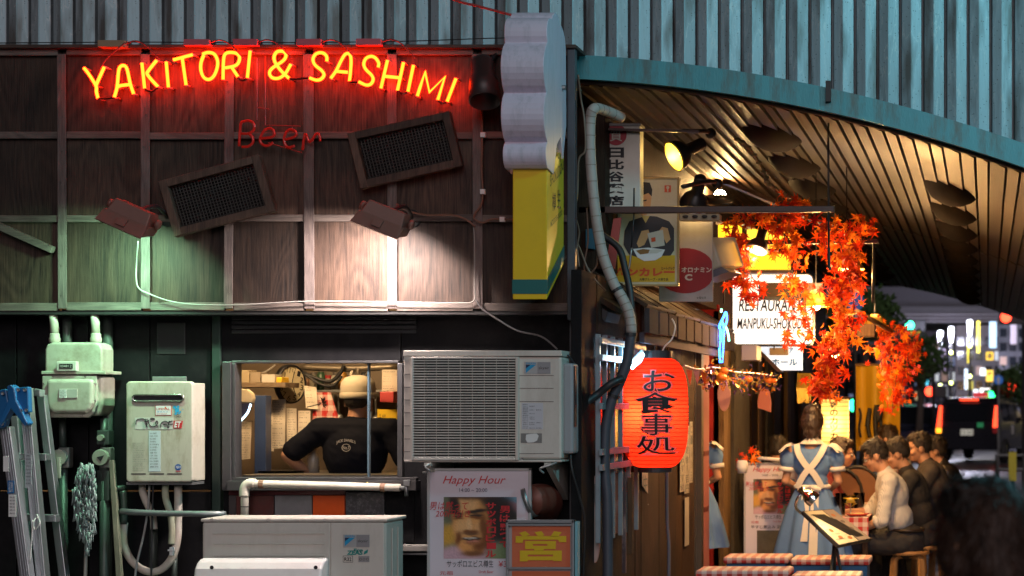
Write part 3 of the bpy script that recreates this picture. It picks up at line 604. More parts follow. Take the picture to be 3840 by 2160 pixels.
MB().tube([P(x, y, Yh - .002) for x, y in ar], .0065, 6, closed=True).build('vent_rim', mat('chrome_rim', (.5, .48, .42), .25, .9), ht, smooth=True)
MB().ppoly(ar, Yh - .001, Yh + .003).build('vent_slot', BLK, ht)
MB().pbox(571, 1412, 698, 1432, Yh + .16, Yh + .17).build('mount_bracket', STEEL, ht, bevel=.002)
MB().pbox(474, 1808, 720, 1818, Yh + .03, Yh + .2).build('bottom_bracket', STEEL, ht)
for a, b in ((492, 547), (560, 615), (627, 682)): MB().pbox(a, 1775, b, 1779, Yh - .001, Yh + .004).build('drain_slot', BLK, ht)
stk = lambda x0, y0, x1, y1, m_, d=.0012: MB().pbox(x0, y0, x1, y1, Yh - d, Yh).build('sticker', m_, ht)
s1 = stk(582, 1519, 643, 1558, RED); mb = MB().pbox(584, 1521, 641, 1556, Yh - .0018, Yh - .0012); mb.build('sticker_face', WHT, s1)
mb = MB().ptext('LIFEVAL', 587, 1530, 637, 1538, Yh - .0022, 0, .01); mb.ptext('0120-000-000', 588, 1550, 626, 1553.5, Yh - .0022); mb.build('lettering', RED, s1)
MB().ptext('東京ガス', 588, 1542, 630, 1547, Yh - .0022).build('lettering', mat('blue_ink', (.03, .16, .5), .5), s1)
MB().ppoly([(617, 1532), (619, 1524), (623, 1527), (622, 1533)], Yh - .0024, Yh - .0022).build('flame_mark', mat('orange_ink', (.7, .12, .02), .5), s1)
mb = MB()
for x, y, r in ((655, 1527, 6), (668, 1525, 5), (664, 1538, 9), (676, 1545, 3.5), (659, 1551, 5), (671, 1550, 4), (686, 1535, 2)): MB().lathe([(0, 0), (S(r, Yh), 0)], P(x, y, Yh - .0015), 14, 0, Matrix.Rotation(R(90), 3, 'X')).build('sticker_dot', mat('cyan_ink', (.03, .35, .6), .5, var=.5, scale=30), ht)
MB().ptext('YUMEX', 651, 1558, 681, 1565, Yh - .0015).build('lettering', INK, ht)
s2 = stk(506, 1566, 650, 1610, mat('tape_clear', (.60, .60, .54), .3, var=.05))
mb = MB()
for q in ([(509, 1592), (513, 1575), (530, 1570), (542, 1572), (547, 1585), (552, 1600)], [(545, 1570), (549, 1602), (552, 1570)], [(541, 1580), (556, 1578)], [(557, 1575), (560, 1592), (572, 1600), (585, 1596), (592, 1585), (588, 1578), (583, 1588), (593, 1600)], [(602, 1602), (604, 1588), (615, 1580), (628, 1582), (634, 1600)], [(612, 1592), (625, 1592), (630, 1605)], [(635, 1578), (632, 1604)], [(628, 1584), (647, 1578)], [(638, 1590), (648, 1590)], [(563, 1571), (570, 1568), (580, 1570), (575, 1574), (564, 1572)]):
    mb.tube([P(x, y, Yh - .003) for x, y in q], .0022, 5, 0, 4)
mb.build('brush_lettering', INK, s2)
s3 = MB().ppoly([(651, 1578), (686, 1578), (680, 1606), (649, 1606)], Yh - .0015, Yh).build('sticker', RED, ht); MB().ptext('ET', 653, 1580, 680, 1603, Yh - .0022, 0, .03, .25).build('lettering', WHT, s3)
s4 = stk(558, 1615, 602, 1768, mat('pale_blue_label', (.55, .63, .66), .45, var=.08)); mb = MB()
for k in range(13): mb.ptext(random.choice(['GT-2460', '12A 13A', 'AC100V', '50/60Hz', '給湯器', '屋外', '0.15MPa', 'No.10482']), 562, 1622 + k * 10.5, random.randint(580, 597), 1627 + k * 10.5, Yh - .002)
mb.build('lettering', mat('grey_ink', (.08, .09, .09), .5), s4)
mb = MB()
for k in range(16): mb.ptext(random.choice(['注意 高温になります', '警告 さわらない', 'ガス配管を確認', '取扱説明書を読む', '感電のおそれあり']), 497, 1660 + k * 6.8, random.randint(535, 552), 1664 + k * 6.8, Yh - .001)
mb.build('lettering', mat('faded_ink', (.22, .22, .18), .5), ht)
s5 = MB().lathe([(0, 0), (S(12, Yh), 0)], P(668, 1752, Yh - .001), 20, 0, Matrix.Rotation(R(90), 3, 'X')).build('roundel', mat('roundel_blue', (.02, .1, .35), .4), ht); MB().ptext('Q21', 660, 1747, 677, 1757, Yh - .002, 0, .02).build('lettering', WHT, s5)
MB().pbox(659, 1766, 677, 1768, Yh - .0015, Yh).build('red_line', RED, ht)
# pipes under the heater
cl = mat('cream_insulation', (.52, .47, .40), .65, var=.15, dirt=.5, dcol=(.22, .15, .10), bump=.2, bscale=40)
def pipe(label, pts, Y, r, m_, nm_='pipe', k=6):
    mb = MB(); mb.tube([P(u[0], u[1], u[2] if len(u) > 2 else Y) for u in pts], r, 12, 0, k); return tag(mb.build(nm_, m_, smooth=True), label, 'pipe')
pipe('cream lagged hose looping in a deep U below the heater', [(466, 1960), (462, 2010), (470, 2060), (500, 2110), (550, 2142), (600, 2138), (640, 2100), (662, 2040), (668, 1960), (668, 1818)], 10.99, .021, cl, 'lagged_hose')
pipe('cream lagged hose bending down from the left of the heater', [(533, 1818), (536, 1850), (552, 1890), (572, 1930), (578, 1985)], 11.0, .019, cl, 'lagged_hose')
pipe('cream lagged hose with a small white tap below the heater', [(620, 1818), (622, 1870), (640, 1930), (646, 1990), (643, 2040)], 10.97, .018, mat('greened_lagging', (.40, .42, .30), .65, var=.3, dirt=.5), 'lagged_hose')
for a, b, c in ((533, 1840, 'steel'), (620, 1850, 'x'), (668, 1850, 'y')): pass
tp = thing('tap', 'small white tap on the hose end below the heater', 'tap', P(640, 2085, 10.95)); MB().pbox(634, 2052, 648, 2084, 10.94, 10.965).build('body', WHT, tp, bevel=.004); MB().pbox(628, 2060, 654, 2067, 10.93, 10.938).build('handle', WHT, tp, bevel=.002)
pipe('thin grey drain tube hanging below the heater', [(560, 1820), (556, 1900), (540, 2000), (512, 2120), (505, 2200)], 10.96, .006, mat('grey_tube', (.3, .3, .29), .5), 'drain_tube')
pipe('thin black cable hanging beside the drain tube under the heater', [(575, 1820), (572, 1900), (568, 2050), (566, 2200)], 10.95, .005, BLK, 'drain_tube')
pipe('dark grey rail pipe running level from the mop to the kitchen window', [(452, 1918), (600, 1925), (845, 1928)], 10.9, .017, mat('rail_pipe', (.16, .18, .18), .4, .4, var=.2), 'rail_pipe', 2)
pipe('dark upright pipe below the end of the rail pipe', [(462, 1840), (466, 1900), (464, 1965)], 10.98, .018, dp, 'rail_pipe', 3)
pipe('dark stub pipe with a steel collar under the heater', [(576, 1960), (574, 2200)], 11.05, .022, dp, 'stub_pipe', 1)
pipe('dark conduit with ribs to the right of the lagged U hose', [(655, 2080), (652, 2200)], 11.05, .015, dp, 'stub_pipe', 1)
# ================================================================== stepladder
alu = mat('aluminium', (.55, .57, .60), .34, .85, var=.12, stretch=(1, 1, .1), scale=20, dirt=.3); bluep = mat('blue_plastic', (.015, .13, .34), .35, var=.12)
ld = thing('stepladder', 'folded aluminium stepladder with blue hinge caps against the black wall', 'stepladder', P(100, 2300, 10.6))
def rail(a, b, w_, d, m_=alu, nm_='rail', rib=True):
    a, b = P(*a), P(*b); ww = Vector((w_, 0, 0)); dd = Vector((0, d, 0))
    q = [a - ww, a + ww, b + ww, b - ww]; o = MB().prism(q, dd).build(nm_, m_, ld, bevel=.003)
    if rib:
        for f in (-.45, .05, .5): MB().prism([a + ww * (f - .06) - Vector((0, .003, 0)), a + ww * (f + .06) - Vector((0, .003, 0)), b + ww * (f + .06) - Vector((0, .003, 0)), b + ww * (f - .06) - Vector((0, .003, 0))], (0, .004, 0)).build('rib', alu, o)
    return o
rail((16, 1600, 10.55), (105, 2260, 10.55), .028, .06); rail((86, 1455, 10.62), (160, 2260, 10.62), .026, .06); rail((150, 1480, 10.85), (245, 2260, 10.85), .020, .05, rib=False); rail((52, 1560, 10.85), (110, 2260, 10.85), .018, .05, rib=False)
for i, (a, b, y) in enumerate((((105, 1468), (150, 1475), 10.72), ((52, 1712), (172, 1715), 10.74), ((78, 1940), (208, 1945), 10.74), ((15, 1712), (60, 1714), 10.7))):
    MB().prism([P(a[0], a[1] - 13, y), P(b[0], b[1] - 13, y), P(b[0], b[1] + 13, y), P(a[0], a[1] + 13, y)], (0, .06, 0)).build('rung', alu, ld, bevel=.003)
for q in ([(0, 1462), (22, 1458), (34, 1530), (18, 1600), (-14, 1612), (-20, 1480)], [(52, 1456), (104, 1450), (108, 1546), (70, 1552), (50, 1500)], [(24, 1450), (36, 1442), (52, 1452), (60, 1500), (104, 1588), (92, 1598), (40, 1532), (-2, 1606), (-12, 1594), (30, 1500)]):
    o = MB().ppoly(q, 10.50 + .02 * (len(q) > 6) * 0 - (.022 if len(q) > 6 else 0), 10.545).build('hinge_cap', bluep, ld, bevel=.005)
for x, y in ((10, 1475), (8, 1590), (68, 1462), (92, 1462), (78, 1540), (98, 1538), (38, 1450), (96, 1588)): MB().lathe([(0, -.005), (.008, -.004), (.009, .002)], P(x, y, 10.478), 10, 0, Matrix.Rotation(R(90), 3, 'X')).build('rivet', alu, ld)
for a in ((28, 1802, 52, 1850, bluep), (32, 1855, 60, 1938, WHT), (94, 1700, 118, 1830, mat('sticker_grey', (.4, .42, .45), .4)), (12, 1710, 32, 1768, WHT)):
    MB().pbox(a[0], a[1], a[2], a[3], 10.543 if a[0] < 60 else 10.613, 10.546 if a[0] < 60 else 10.616).build('sticker', a[4], ld)
mb = MB()
for k in range(9): mb.ptext(random.choice(['最大使用質量', '100kg', '注意事項', 'SG 1.4m', 'はしご兼用']), 97, 1706 + k * 13, 114, 1712 + k * 13, 10.611)
for k in range(6): mb.ptext(random.choice(['品番 210', '脚立', '安全', '取扱']), 36, 1862 + k * 12, 56, 1868 + k * 12, 10.541)
mb.build('lettering', INK, ld); MB().ptext('ALUMI', 32, 1806, 48, 1846, 10.541).build('lettering', WHT, ld)
MB().tube([P(140, 1940, 10.55), P(125, 1960, 10.53), P(118, 2030, 10.55), P(112, 2110, 10.56)], .004, 5, 0, 4).build('tie_string', WHT, ld, smooth=True)
MB().tube([P(138, 1930, 10.55), P(150, 1960, 10.52), P(130, 1985, 10.53), P(122, 1950, 10.53)], .004, 5, 0, 4).build('tie_string', WHT, ld, smooth=True)
# ================================================================== mop and plank
mo = thing('mop', 'shaggy grey-green mop standing head up beside the dark drop pipe', 'mop', P(310, 2400, 10.9))
MB().tube([P(325, 2000, 10.93), P(312, 2420, 10.93)], .010, 8).build('handle', mat('mop_handle', (.3, .28, .24), .5), mo, smooth=True)
mb = MB(); rng = random.Random(3)
for i in range(460):
    v = rng.random(); wid = 45 * math.sin(math.pi * min(1, .12 + v * .95)) ** .7; px = 315 - 12 * math.cos(v * 3) + 22 * (1 - v) * (1 if v < .3 else .4) + rng.uniform(-wid, wid); py = 1735 + v * 320; Y = 10.86 + rng.uniform(-.05, .06)
    ln = rng.uniform(18, 46); sx = rng.uniform(-10, 10); mb.tube([P(px, py, Y), P(px + sx * .4, py + ln * .5, Y - .012), P(px + sx, py + ln, Y - .006)], [.0052, .003], 5)
struct(mb.build('mop_strand', mat('mop_fibre', (.22, .28, .27), .8, var=.5, scale=20), mo, smooth=True), 'stuff')
mb = MB(); mb.prism([P(408, 1728, 10.88), P(424, 1726, 10.88), P(462, 2260, 10.86), P(440, 2260, 10.86)], (0, .03, 0))
tag(mb.build('wooden_plank', woodmat('green_plank', (.06, .065, .045), (.25, .24, .17), 2, rings=10), bevel=.003), 'narrow weathered plank leaning by the mop under the heater', 'plank')
# ================================================================== white pipe under the kitchen sill
t = thing('white_sill_pipe', 'white painted pipe bending along below the kitchen window sill', 'pipe', P(910, 1935, 10.98)); wp = mat('white_pipe', (.62, .58, .48), .4, var=.1, dirt=.35, dcol=(.2, .14, .08), dscale=10)
MB().tube([P(918, 1990, 10.99), P(918, 1840, 10.99), P(922, 1822, 10.99), P(936, 1814, 10.99), P(960, 1814, 10.99), P(1240, 1821, 10.99), P(1500, 1829, 10.99)], .0215, 14, 0, 1).build('run', wp, t, smooth=True)
MB().tube([P(917, 1862, 10.99), P(917, 1838, 10.99), P(922, 1822, 10.99), P(938, 1812, 10.99), P(956, 1813, 10.99)], .027, 14, 0, 3).build('elbow', wp, t, smooth=True)
for a in (972, 1428): MB().tube([P(a, 1815 + (a - 972) * .028, 10.99), P(a + 18, 1816 + (a - 972) * .028, 10.99)], .0245, 12).build('collar', mat('rust_collar', (.22, .12, .07), .6, var=.3), t)
for py in (1852, 1898): MB().tube([P(918, py, 10.99), P(918, py + 3, 10.99)], .024, 12).build('strap', BLK, t)
tv = MB().tube([P(1500, 1829, 10.99), P(1524, 1829, 10.99), P(1524, 1860, 10.99)], .012, 10).build('tap', STEEL, t, smooth=True); MB().pbox(1512, 1800, 1536, 1822, 10.97, 10.99).build('tap_handle', STEEL, tv, bevel=.003)
# ================================================================== air conditioners
acm = mat('ac_casing', (.64, .59, .53), .42, .05, var=.1, scale=3, dirt=.4, dcol=(.30, .25, .19), stretch=(2, 1, .7), bump=.03, bscale=300); blu = mat('logo_blue', (.02, .30, .55), .4); nav = mat('logo_navy', (.01, .03, .09), .4); gry = mat('logo_grey', (.33, .32, .33), .4, .3); alg = mat('plate_silver', (.5, .5, .5), .35, .4)
def logo(x0, y0, x1, y1, Y, par):
    o = MB().pbox(x0, y0, x1, y1, Y - .002, Y + .001).build('name_plate', alg, par); w_, h_ = x1 - x0, y1 - y0
    MB().pbox(x0 + w_ * .5, y0 + 1, x1 - 1, y1 - 1, Y - .003, Y - .002).build('grey_half', gry, o)
    MB().ppoly([(x0 + w_ * .06, y1 - h_ * .08), (x0 + w_ * .06, y0 + h_ * .55), (x0 + w_ * .22, y0 + h_ * .24), (x0 + w_ * .44, y0 + h_ * .24)], Y - .0032, Y - .002).build('emblem', blu, o)
    MB().ppoly([(x0 + w_ * .06, y0 + h_ * .55), (x0 + w_ * .06, y0 + h_ * .24), (x0 + w_ * .24, y0 + h_ * .24)], Y - .0036, Y - .002).build('emblem', nav, o)
    MB().ptext('DAIKIN', x0 + w_ * .06, y0 + h_ * .05, x0 + w_ * .44, y0 + h_ * .2, Y - .0036, 0, .02, .2).build('lettering', blu, o)
    MB().ptext('skyair', x0 + w_ * .55, y0 + h_ * .38, x0 + w_ * .94, y0 + h_ * .68, Y - .0036, 0, -.005).build('lettering', INK, o)
Y1 = 10.62
ac = thing('wall_air_conditioner', 'air conditioner outdoor unit with slatted grille mounted beside the kitchen window', 'air conditioner', P(1800, 1735, Y1))
# casing as a frame so the fan bay is really hollow
def bx(n_, x0, y0, x1, y1, a, b, m_=acm, par=None, bv=.004): return MB().pbox(x0, y0, x1, y1, a, b).build(n_, m_, par or ac, bevel=bv)
bx('side_panel', 1514, 1318, 1546, 1731, Y1, Y1 + .3); bx('top_panel', 1512, 1314, 2106, 1336, Y1 - .004, Y1 + .302); bx('bottom_panel', 1514, 1724, 2106, 1733, Y1 - .002, Y1 + .3)
bx('service_panel', 1940, 1338, 2106, 1722, Y1 + .006, Y1 + .3, bv=.012); bx('back_panel', 1547, 1338, 1938, 1722, Y1 + .28, Y1 + .3, BLK)
grl = MB(); grl.pbox(1540, 1338, 1550, 1726, Y1 - .018, Y1 + .02); grl.pbox(1932, 1338, 1944, 1726, Y1 - .018, Y1 + .02); grl.pbox(1550, 1338, 1932, 1346, Y1 - .018, Y1 + .02); grl.pbox(1550, 1716, 1932, 1727, Y1 - .018, Y1 + .02)
grl = grl.build('grille_frame', acm, ac, bevel=.003)
sm = None
for i in range(37):
    y = 1352 + i * 10
    if sm is None: o = MB().pbox(1549, y - 2.1, 1934, y + 2.1, Y1 - .014, Y1 + .004).build('slat', acm, grl); sm = o.data; l0 = o.location.copy()
    else:
        o = bpy.data.objects.new('slat', sm); COL.objects.link(o); o.parent = grl; o.location = l0 - Vector((0, 0, S(10 * i, Y1)))
for i in range(8): MB().pbox(1590 + i * 45, 1346, 1592.5 + i * 45, 1716, Y1 + .004, Y1 + .009).build('grille_wire', acm, grl)
fan = MB()
cF = P(1740, 1530, Y1 + .16)
for k in range(3):
    a0 = 2 * math.pi * k / 3; vs2 = [cF + Vector((r * math.cos(a0 + da), dy, r * math.sin(a0 + da))) for r, da, dy in ((.04, 0, 0), (.21, -.25, -.02), (.235, .35, .03), (.2, .8, .05), (.04, .9, .03))]; fan.prism(vs2, (0, .006, 0))
fan.lathe([(0, -.02), (.05, -.015), (.055, .03)], cF, 16, 0, Matrix.Rotation(R(90), 3, 'X')); fan.build('fan', mat('fan_dark', (.06, .055, .05), .4), ac)
for i, y in enumerate((1402, 1451, 1499, 1547, 1596, 1645, 1693)): MB().pbox(1516, y, 1538, y + 2, Y1 - .0015, Y1).build('groove', INK, ac)
for y in (1407, 1455, 1505, 1700): MB().pbox(1946, y, 2076, y + 2, Y1 + .0045, Y1 + .006).build('groove', mat('groove_grey', (.12, .11, .1), .6), ac)
logo(1966, 1357, 2065, 1402, Y1 + .006, ac)
s = MB().pbox(1956, 1511, 2036, 1610, Y1 + .0045, Y1 + .006).build('rating_label', mat('label_lilac', (.55, .54, .58), .45, var=.06), ac); mb = MB()
for k in range(14):
    for c in range(random.choice((1, 2, 3))): mb.ptext(random.choice(['冷房能力 kW', '暖房能力', '電動機', 'R410A', '圧縮機 2.1', 'MPa 4.15', '製造年']), 1960 + c * 25, 1515 + k * 6.8, 1980 + c * 25, 1518.6 + k * 6.8, Y1 + .0038)
mb.build('lettering', MATS['grey_ink'], s)
MB().pbox(1953, 1625, 2032, 1661, Y1 + .0045, Y1 + .006).build('peeled_label', mat('peeled', (.2, .19, .18), .5, var=.3, scale=40), ac)
MB().ppoly([(1973, 1630), (1990, 1627), (2012, 1626), (2020, 1634), (2014, 1652), (2000, 1659), (1978, 1660), (1971, 1648)], Y1 + .0035, Y1 + .0045).build('paper_scrap', WHT, ac)
cv = bx('pipe_cover', 2108, 1362, 2150, 1702, Y1 + .05, Y1 + .29, mat('cover_grey', (.30, .31, .33), .45, var=.06), bv=.015)
MB().prism([P(2150, 1372, Y1 + .06) + Vector((.004, 0, 0)), P(2150, 1372, Y1 + .06) + Vector((.004, .05, 0)), P(2150, 1600, Y1 + .06) + Vector((.004, .05, 0)), P(2150, 1600, Y1 + .06) + Vector((.004, 0, 0))], (.004, 0, 0)).build('cover_grip', BLK, cv)
MB().lathe([(0, -.004), (.009, -.003), (.009, .002)], P(1958, 1723, Y1), 10, 0, Matrix.Rotation(R(90), 3, 'X')).build('bolt', STEEL, ac)
for x in (1590, 2040):
    b_ = MB().pbox(x, 1736, x + 26, 1748, Y1 - .03, 11.14).build('wall_bracket', mat('bracket_white', (.5, .47, .42), .5, var=.1, dirt=.4), ac, bevel=.002)
    MB().prism([P(x, 1748, Y1) + Vector((.005, 0, 0)), P(x, 1748, Y1) + Vector((.005, .45, 0)), P(x, 1748, Y1) + Vector((.005, .45, -.2))], (.03, 0, 0)).build('gusset', MATS['bracket_white'], b_)
MB().tube([P(2088, 1734, Y1 - .02), P(2060, 1745, Y1 - .04), P(2025, 1758, Y1 - .05), P(2040, 1775, Y1 - .04)], .006, 6, 0, 4).build('hook', STEEL, ac, smooth=True)
MB().tube([P(1610, 1740, Y1 - .03), P(1595, 1752, Y1 - .05), P(1612, 1766, Y1 - .05), P(1585, 1772, Y1 - .04)], .005, 6, 0, 4).build('hook', STEEL, ac, smooth=True)
# lower unit
Y2 = 10.42
a2 = thing('floor_air_conditioner', 'large air conditioner outdoor unit with white air deflector on the ground', 'air conditioner', P(1100, 2400, Y2)); a2.location.z = .1
b2 = lambda n_, x0, y0, x1, y1, a, b, m_=acm, bv=.005: MB().pbox(x0, y0, x1, y1, a, b).build(n_, m_, a2, bevel=bv)
b2('casing', 756, 1955, 1446, 2560, Y2 + .004, Y2 + .33, bv=.018); ac3 = b2('top_lid', 752, 1945, 1452, 1957, Y2 - .006, Y2 + .345, bv=.005)
b2('front_left', 764, 1960, 1238, 2540, Y2 - .003, Y2 + .01, bv=.003); b2('front_right', 1241, 1960, 1440, 2540, Y2 - .003, Y2 + .01, bv=.003)
for y in (1998, 2037): b2('pressed_rib', 798, y, 1217, y + 5, Y2 - .010, Y2, bv=.004)
b2('pressed_rib', 796, 2081, 1217, 2086, Y2 - .012, Y2, bv=.004)
for x in (795, 1006, 1219): MB().lathe([(0, -.008), (.008, -.007), (.009, .002)], P(x, 1950, Y2 - .007), 10, 0, Matrix.Rotation(R(90), 3, 'X')).build('screw', STEEL, a2)
dw = mat('deflector_white', (.82, .79, .77), .38, var=.05, dirt=.25, dcol=(.45, .41, .36), dscale=5, scale=3)
df = MB(); z0 = Z(2090, Y2); pr = [(0, 0), (-.05, -.004), (-.09, -.02), (-.12, -.05), (-.135, -.10), (-.14, -.45), (0, -.45)]
df.prism([(X(764, Y2), Y2 - .004 + y, z0 + z) for y, z in pr], (X(1236, Y2) - X(764, Y2), 0, 0)); df.build('air_deflector', dw, a2, bevel=.012, seg=3)
for x in (788, 1178): MB().lathe([(0, -.002), (.010, -.001), (.010, .002)], P(x + 6, 2128, Y2 - .141), 12, 0, Matrix.Rotation(R(90), 3, 'X')).build('screw_hole', BLK, a2)
logo(1287, 2005, 1386, 2052, Y2 - .003, a2)
gt = mat('teal_print', (.01, .25, .22), .4); MB().ptext('Eco', 1327, 2057, 1361, 2068, Y2 - .005, 0, .05).build('lettering', gt, a2); MB().ptext('ZEAS', 1300, 2064, 1360, 2081, Y2 - .005, 0, .05, .1).build('lettering', gt, a2)
MB().ppoly([(1364, 2080), (1366, 2068), (1380, 2060), (1378, 2073)], Y2 - .005, Y2 - .003).build('leaf_mark', gt, a2)
o = b2('refrigerant_label', 1286, 2084, 1323, 2109, Y2 - .0045, Y2 - .003, INK, 0); MB().pbox(1287.5, 2085.5, 1321.5, 2107.5, Y2 - .005, Y2 - .0045).build('label_face', acm, o); MB().ptext('R32', 1291, 2090, 1318, 2104, Y2 - .006, 0, .02).build('lettering', INK, o)
o = b2('icon_label', 1344, 2085, 1385, 2108, Y2 - .0045, Y2 - .003, mat('icon_grey', (.3, .29, .29), .5), 0); mb = MB()
for x in (1352, 1365, 1378): mb.tube([P(x + 4.5 * math.cos(a), 2097 + 4.5 * math.sin(a), Y2 - .0055) for a in [R(45 * i) for i in range(8)]], .0008, 4, closed=True)
mb.build('icon', INK, o)
for y in (1990,): 
    for x in (1455, 1468): MB().prism([(X(1446, Y2) + .002, Y2 + .1 + (x - 1455) * .008, Z(1985, Y2)), (X(1446, Y2) + .002, Y2 + .115 + (x - 1455) * .008, Z(1985, Y2)), (X(1446, Y2) + .002, Y2 + .115 + (x - 1455) * .008, .3), (X(1446, Y2) + .002, Y2 + .1 + (x - 1455) * .008, .3)], (.004, 0, 0)).build('side_rib', acm, a2)
# red-brown duct behind the posters
t = thing('round_duct', 'rusty red-brown round duct behind the happy hour poster', 'duct', P(2035, 1880, 10.95)); rd = mat('rust_duct', (.20, .06, .04), .5, .2, var=.3, dirt=.4)
MB().tube([P(1985, 1878, 10.75), P(2030, 1872, 10.85), P(2052, 1885, 10.98), P(2048, 1905, 11.12)], .085, 20, 0, 5).build('elbow', rd, t, smooth=True); MB().lathe([(.088, -.01), (.094, -.01), (.094, .015), (.088, .015)], P(1985, 1878, 10.76), 24, 0, Matrix.Rotation(R(70), 3, 'Y')).build('collar', STEEL, t, smooth=True)
# ================================================================== posters
pw = mat('poster_paper', (.68, .62, .68), .38, var=.05, scale=3, bump=.15, bscale=9)
skinp, skind, hairp = mat('print_skin', (.62, .27, .09), .5, var=.25, scale=14), mat('print_skin_shade', (.30, .11, .04), .5, var=.25, scale=20), mat('print_hair', (.03, .022, .02), .5)
def photo_print(par, a, b, Y):
    """printed portrait: soft patches of ink on a fine grid (flat print, colour only)"""
    # cx, cy, rx, ry, tilt, colour, softness - in units of the picture
    G_, K_, S_, D_ = (.20, .24, .15), (.028, .02, .018), (.74, .33, .10), (.20, .065, .02)
    B = [(.5, .5, 2, 2, 0, G_, .1), (.15, .2, .3, .3, 0, (.13, .15, .09), .8), (.8, .02, .42, .22, .2, (.22, .45, .6), .5), (.95, .16, .2, .07, .3, (.6, .36, .42), .5), (.55, .25, .47, .42, .25, K_, .25), (.78, .55, .25, .42, 0, K_, .35), (.22, 1.0, .55, .22, -.25, (.6, .38, .44), .3), (.05, .62, .14, .17, .2, (.62, .33, .05), .5), (.85, .95, .25, .2, 0, (.2, .25, .12), .5),
         (.37, .44, .25, .46, -.10, S_, .16), (.36, .70, .20, .24, -.25, S_, .25), (.42, .84, .12, .10, 0, S_, .4), (.30, .12, .17, .12, 0, (.74, .40, .17), .7), (.25, .50, .09, .14, 0, (.78, .42, .17), .8), (.47, .52, .08, .11, 0, (.72, .36, .14), .8), (.345, .47, .035, .13, .05, (.82, .48, .22), .7),
         (.565, .55, .06, .32, -.12, D_, .7), (.50, .78, .10, .12, .5, D_, .7), (.40, .565, .085, .035, .1, D_, .6), (.31, .555, .05, .03, 0, D_, .6), (.37, .60, .11, .03, .05, (.16, .07, .03), .7), (.40, .74, .10, .03, -.1, (.38, .14, .06), .7), (.20, .67, .05, .10, .2, D_, .8), (.41, .92, .16, .05, 0, (.2, .08, .03), .7),
         (.18, .262, .085, .026, .22, K_, .45), (.45, .232, .155, .036, -.18, K_, .45), (.20, .318, .062, .018, .05, K_, .4), (.44, .30, .09, .022, -.12, K_, .4), (.20, .35, .07, .02, 0, D_, .7), (.45, .335, .09, .022, 0, D_, .7), (.38, .68, .135, .030, -.12, K_, .35), (.37, .672, .075, .010, -.08, (.7, .62, .52), .5), (.40, .715, .085, .014, -.1, (.55, .2, .13), .6), (.15, .10, .07, .2, -.1, K_, .5), (.36, -.04, .3, .09, 0, (.10, .05, .03), .6)]
    nx, ny = 64, 54; vs, cs = [], []
    for j in range(ny + 1):
        for i in range(nx + 1):
            u, v = i / nx, j / ny; c = G_; w_ = .018 * mnoise.noise(Vector((u * 9, v * 9, 2)))
            for cx, cy, rx, ry, ti, col, so_ in B:
                du, dv = u + w_ - cx, (v + w_ - cy); ca, sa = math.cos(ti), math.sin(ti); q = ((du * ca + dv * sa) / rx) ** 2 + ((dv * ca - du * sa) / ry) ** 2
                k = 1 / (1 + math.exp(min(40, (math.sqrt(q) - 1) / (so_ * .22 + .02)))); c = tuple(x + (y - x) * k for x, y in zip(c, col))
            g_ = 1 + .22 * mnoise.noise(Vector((u * 60, v * 60, 5))); vs.append(P(a[0] + (b[0] - a[0]) * u, a[1] + (b[1] - a[1]) * v, Y)); cs += [c[0] * g_, c[1] * g_, c[2] * g_, 1]
    mb = MB(); mb.add(vs, [(r * (nx + 1) + q, r * (nx + 1) + q + 1, (r + 1) * (nx + 1) + q + 1, (r + 1) * (nx + 1) + q) for r in range(ny) for q in range(nx)])
    if 'portrait_print' not in MATS:
        m = bpy.data.materials.new('portrait_print'); n, l, b_ = nodes(m); MATS['portrait_print'] = m; at_ = n.new('ShaderNodeVertexColor'); at_.layer_name = 'print'; l.new(at_.outputs[0], b_.inputs['Base Color']); b_.inputs['Roughness'].default_value = .38
    o = mb.build('photo_print', MATS['portrait_print'], par, smooth=True); o.data.color_attributes.new('print', 'FLOAT_COLOR', 'POINT').data.foreach_set('color', cs)
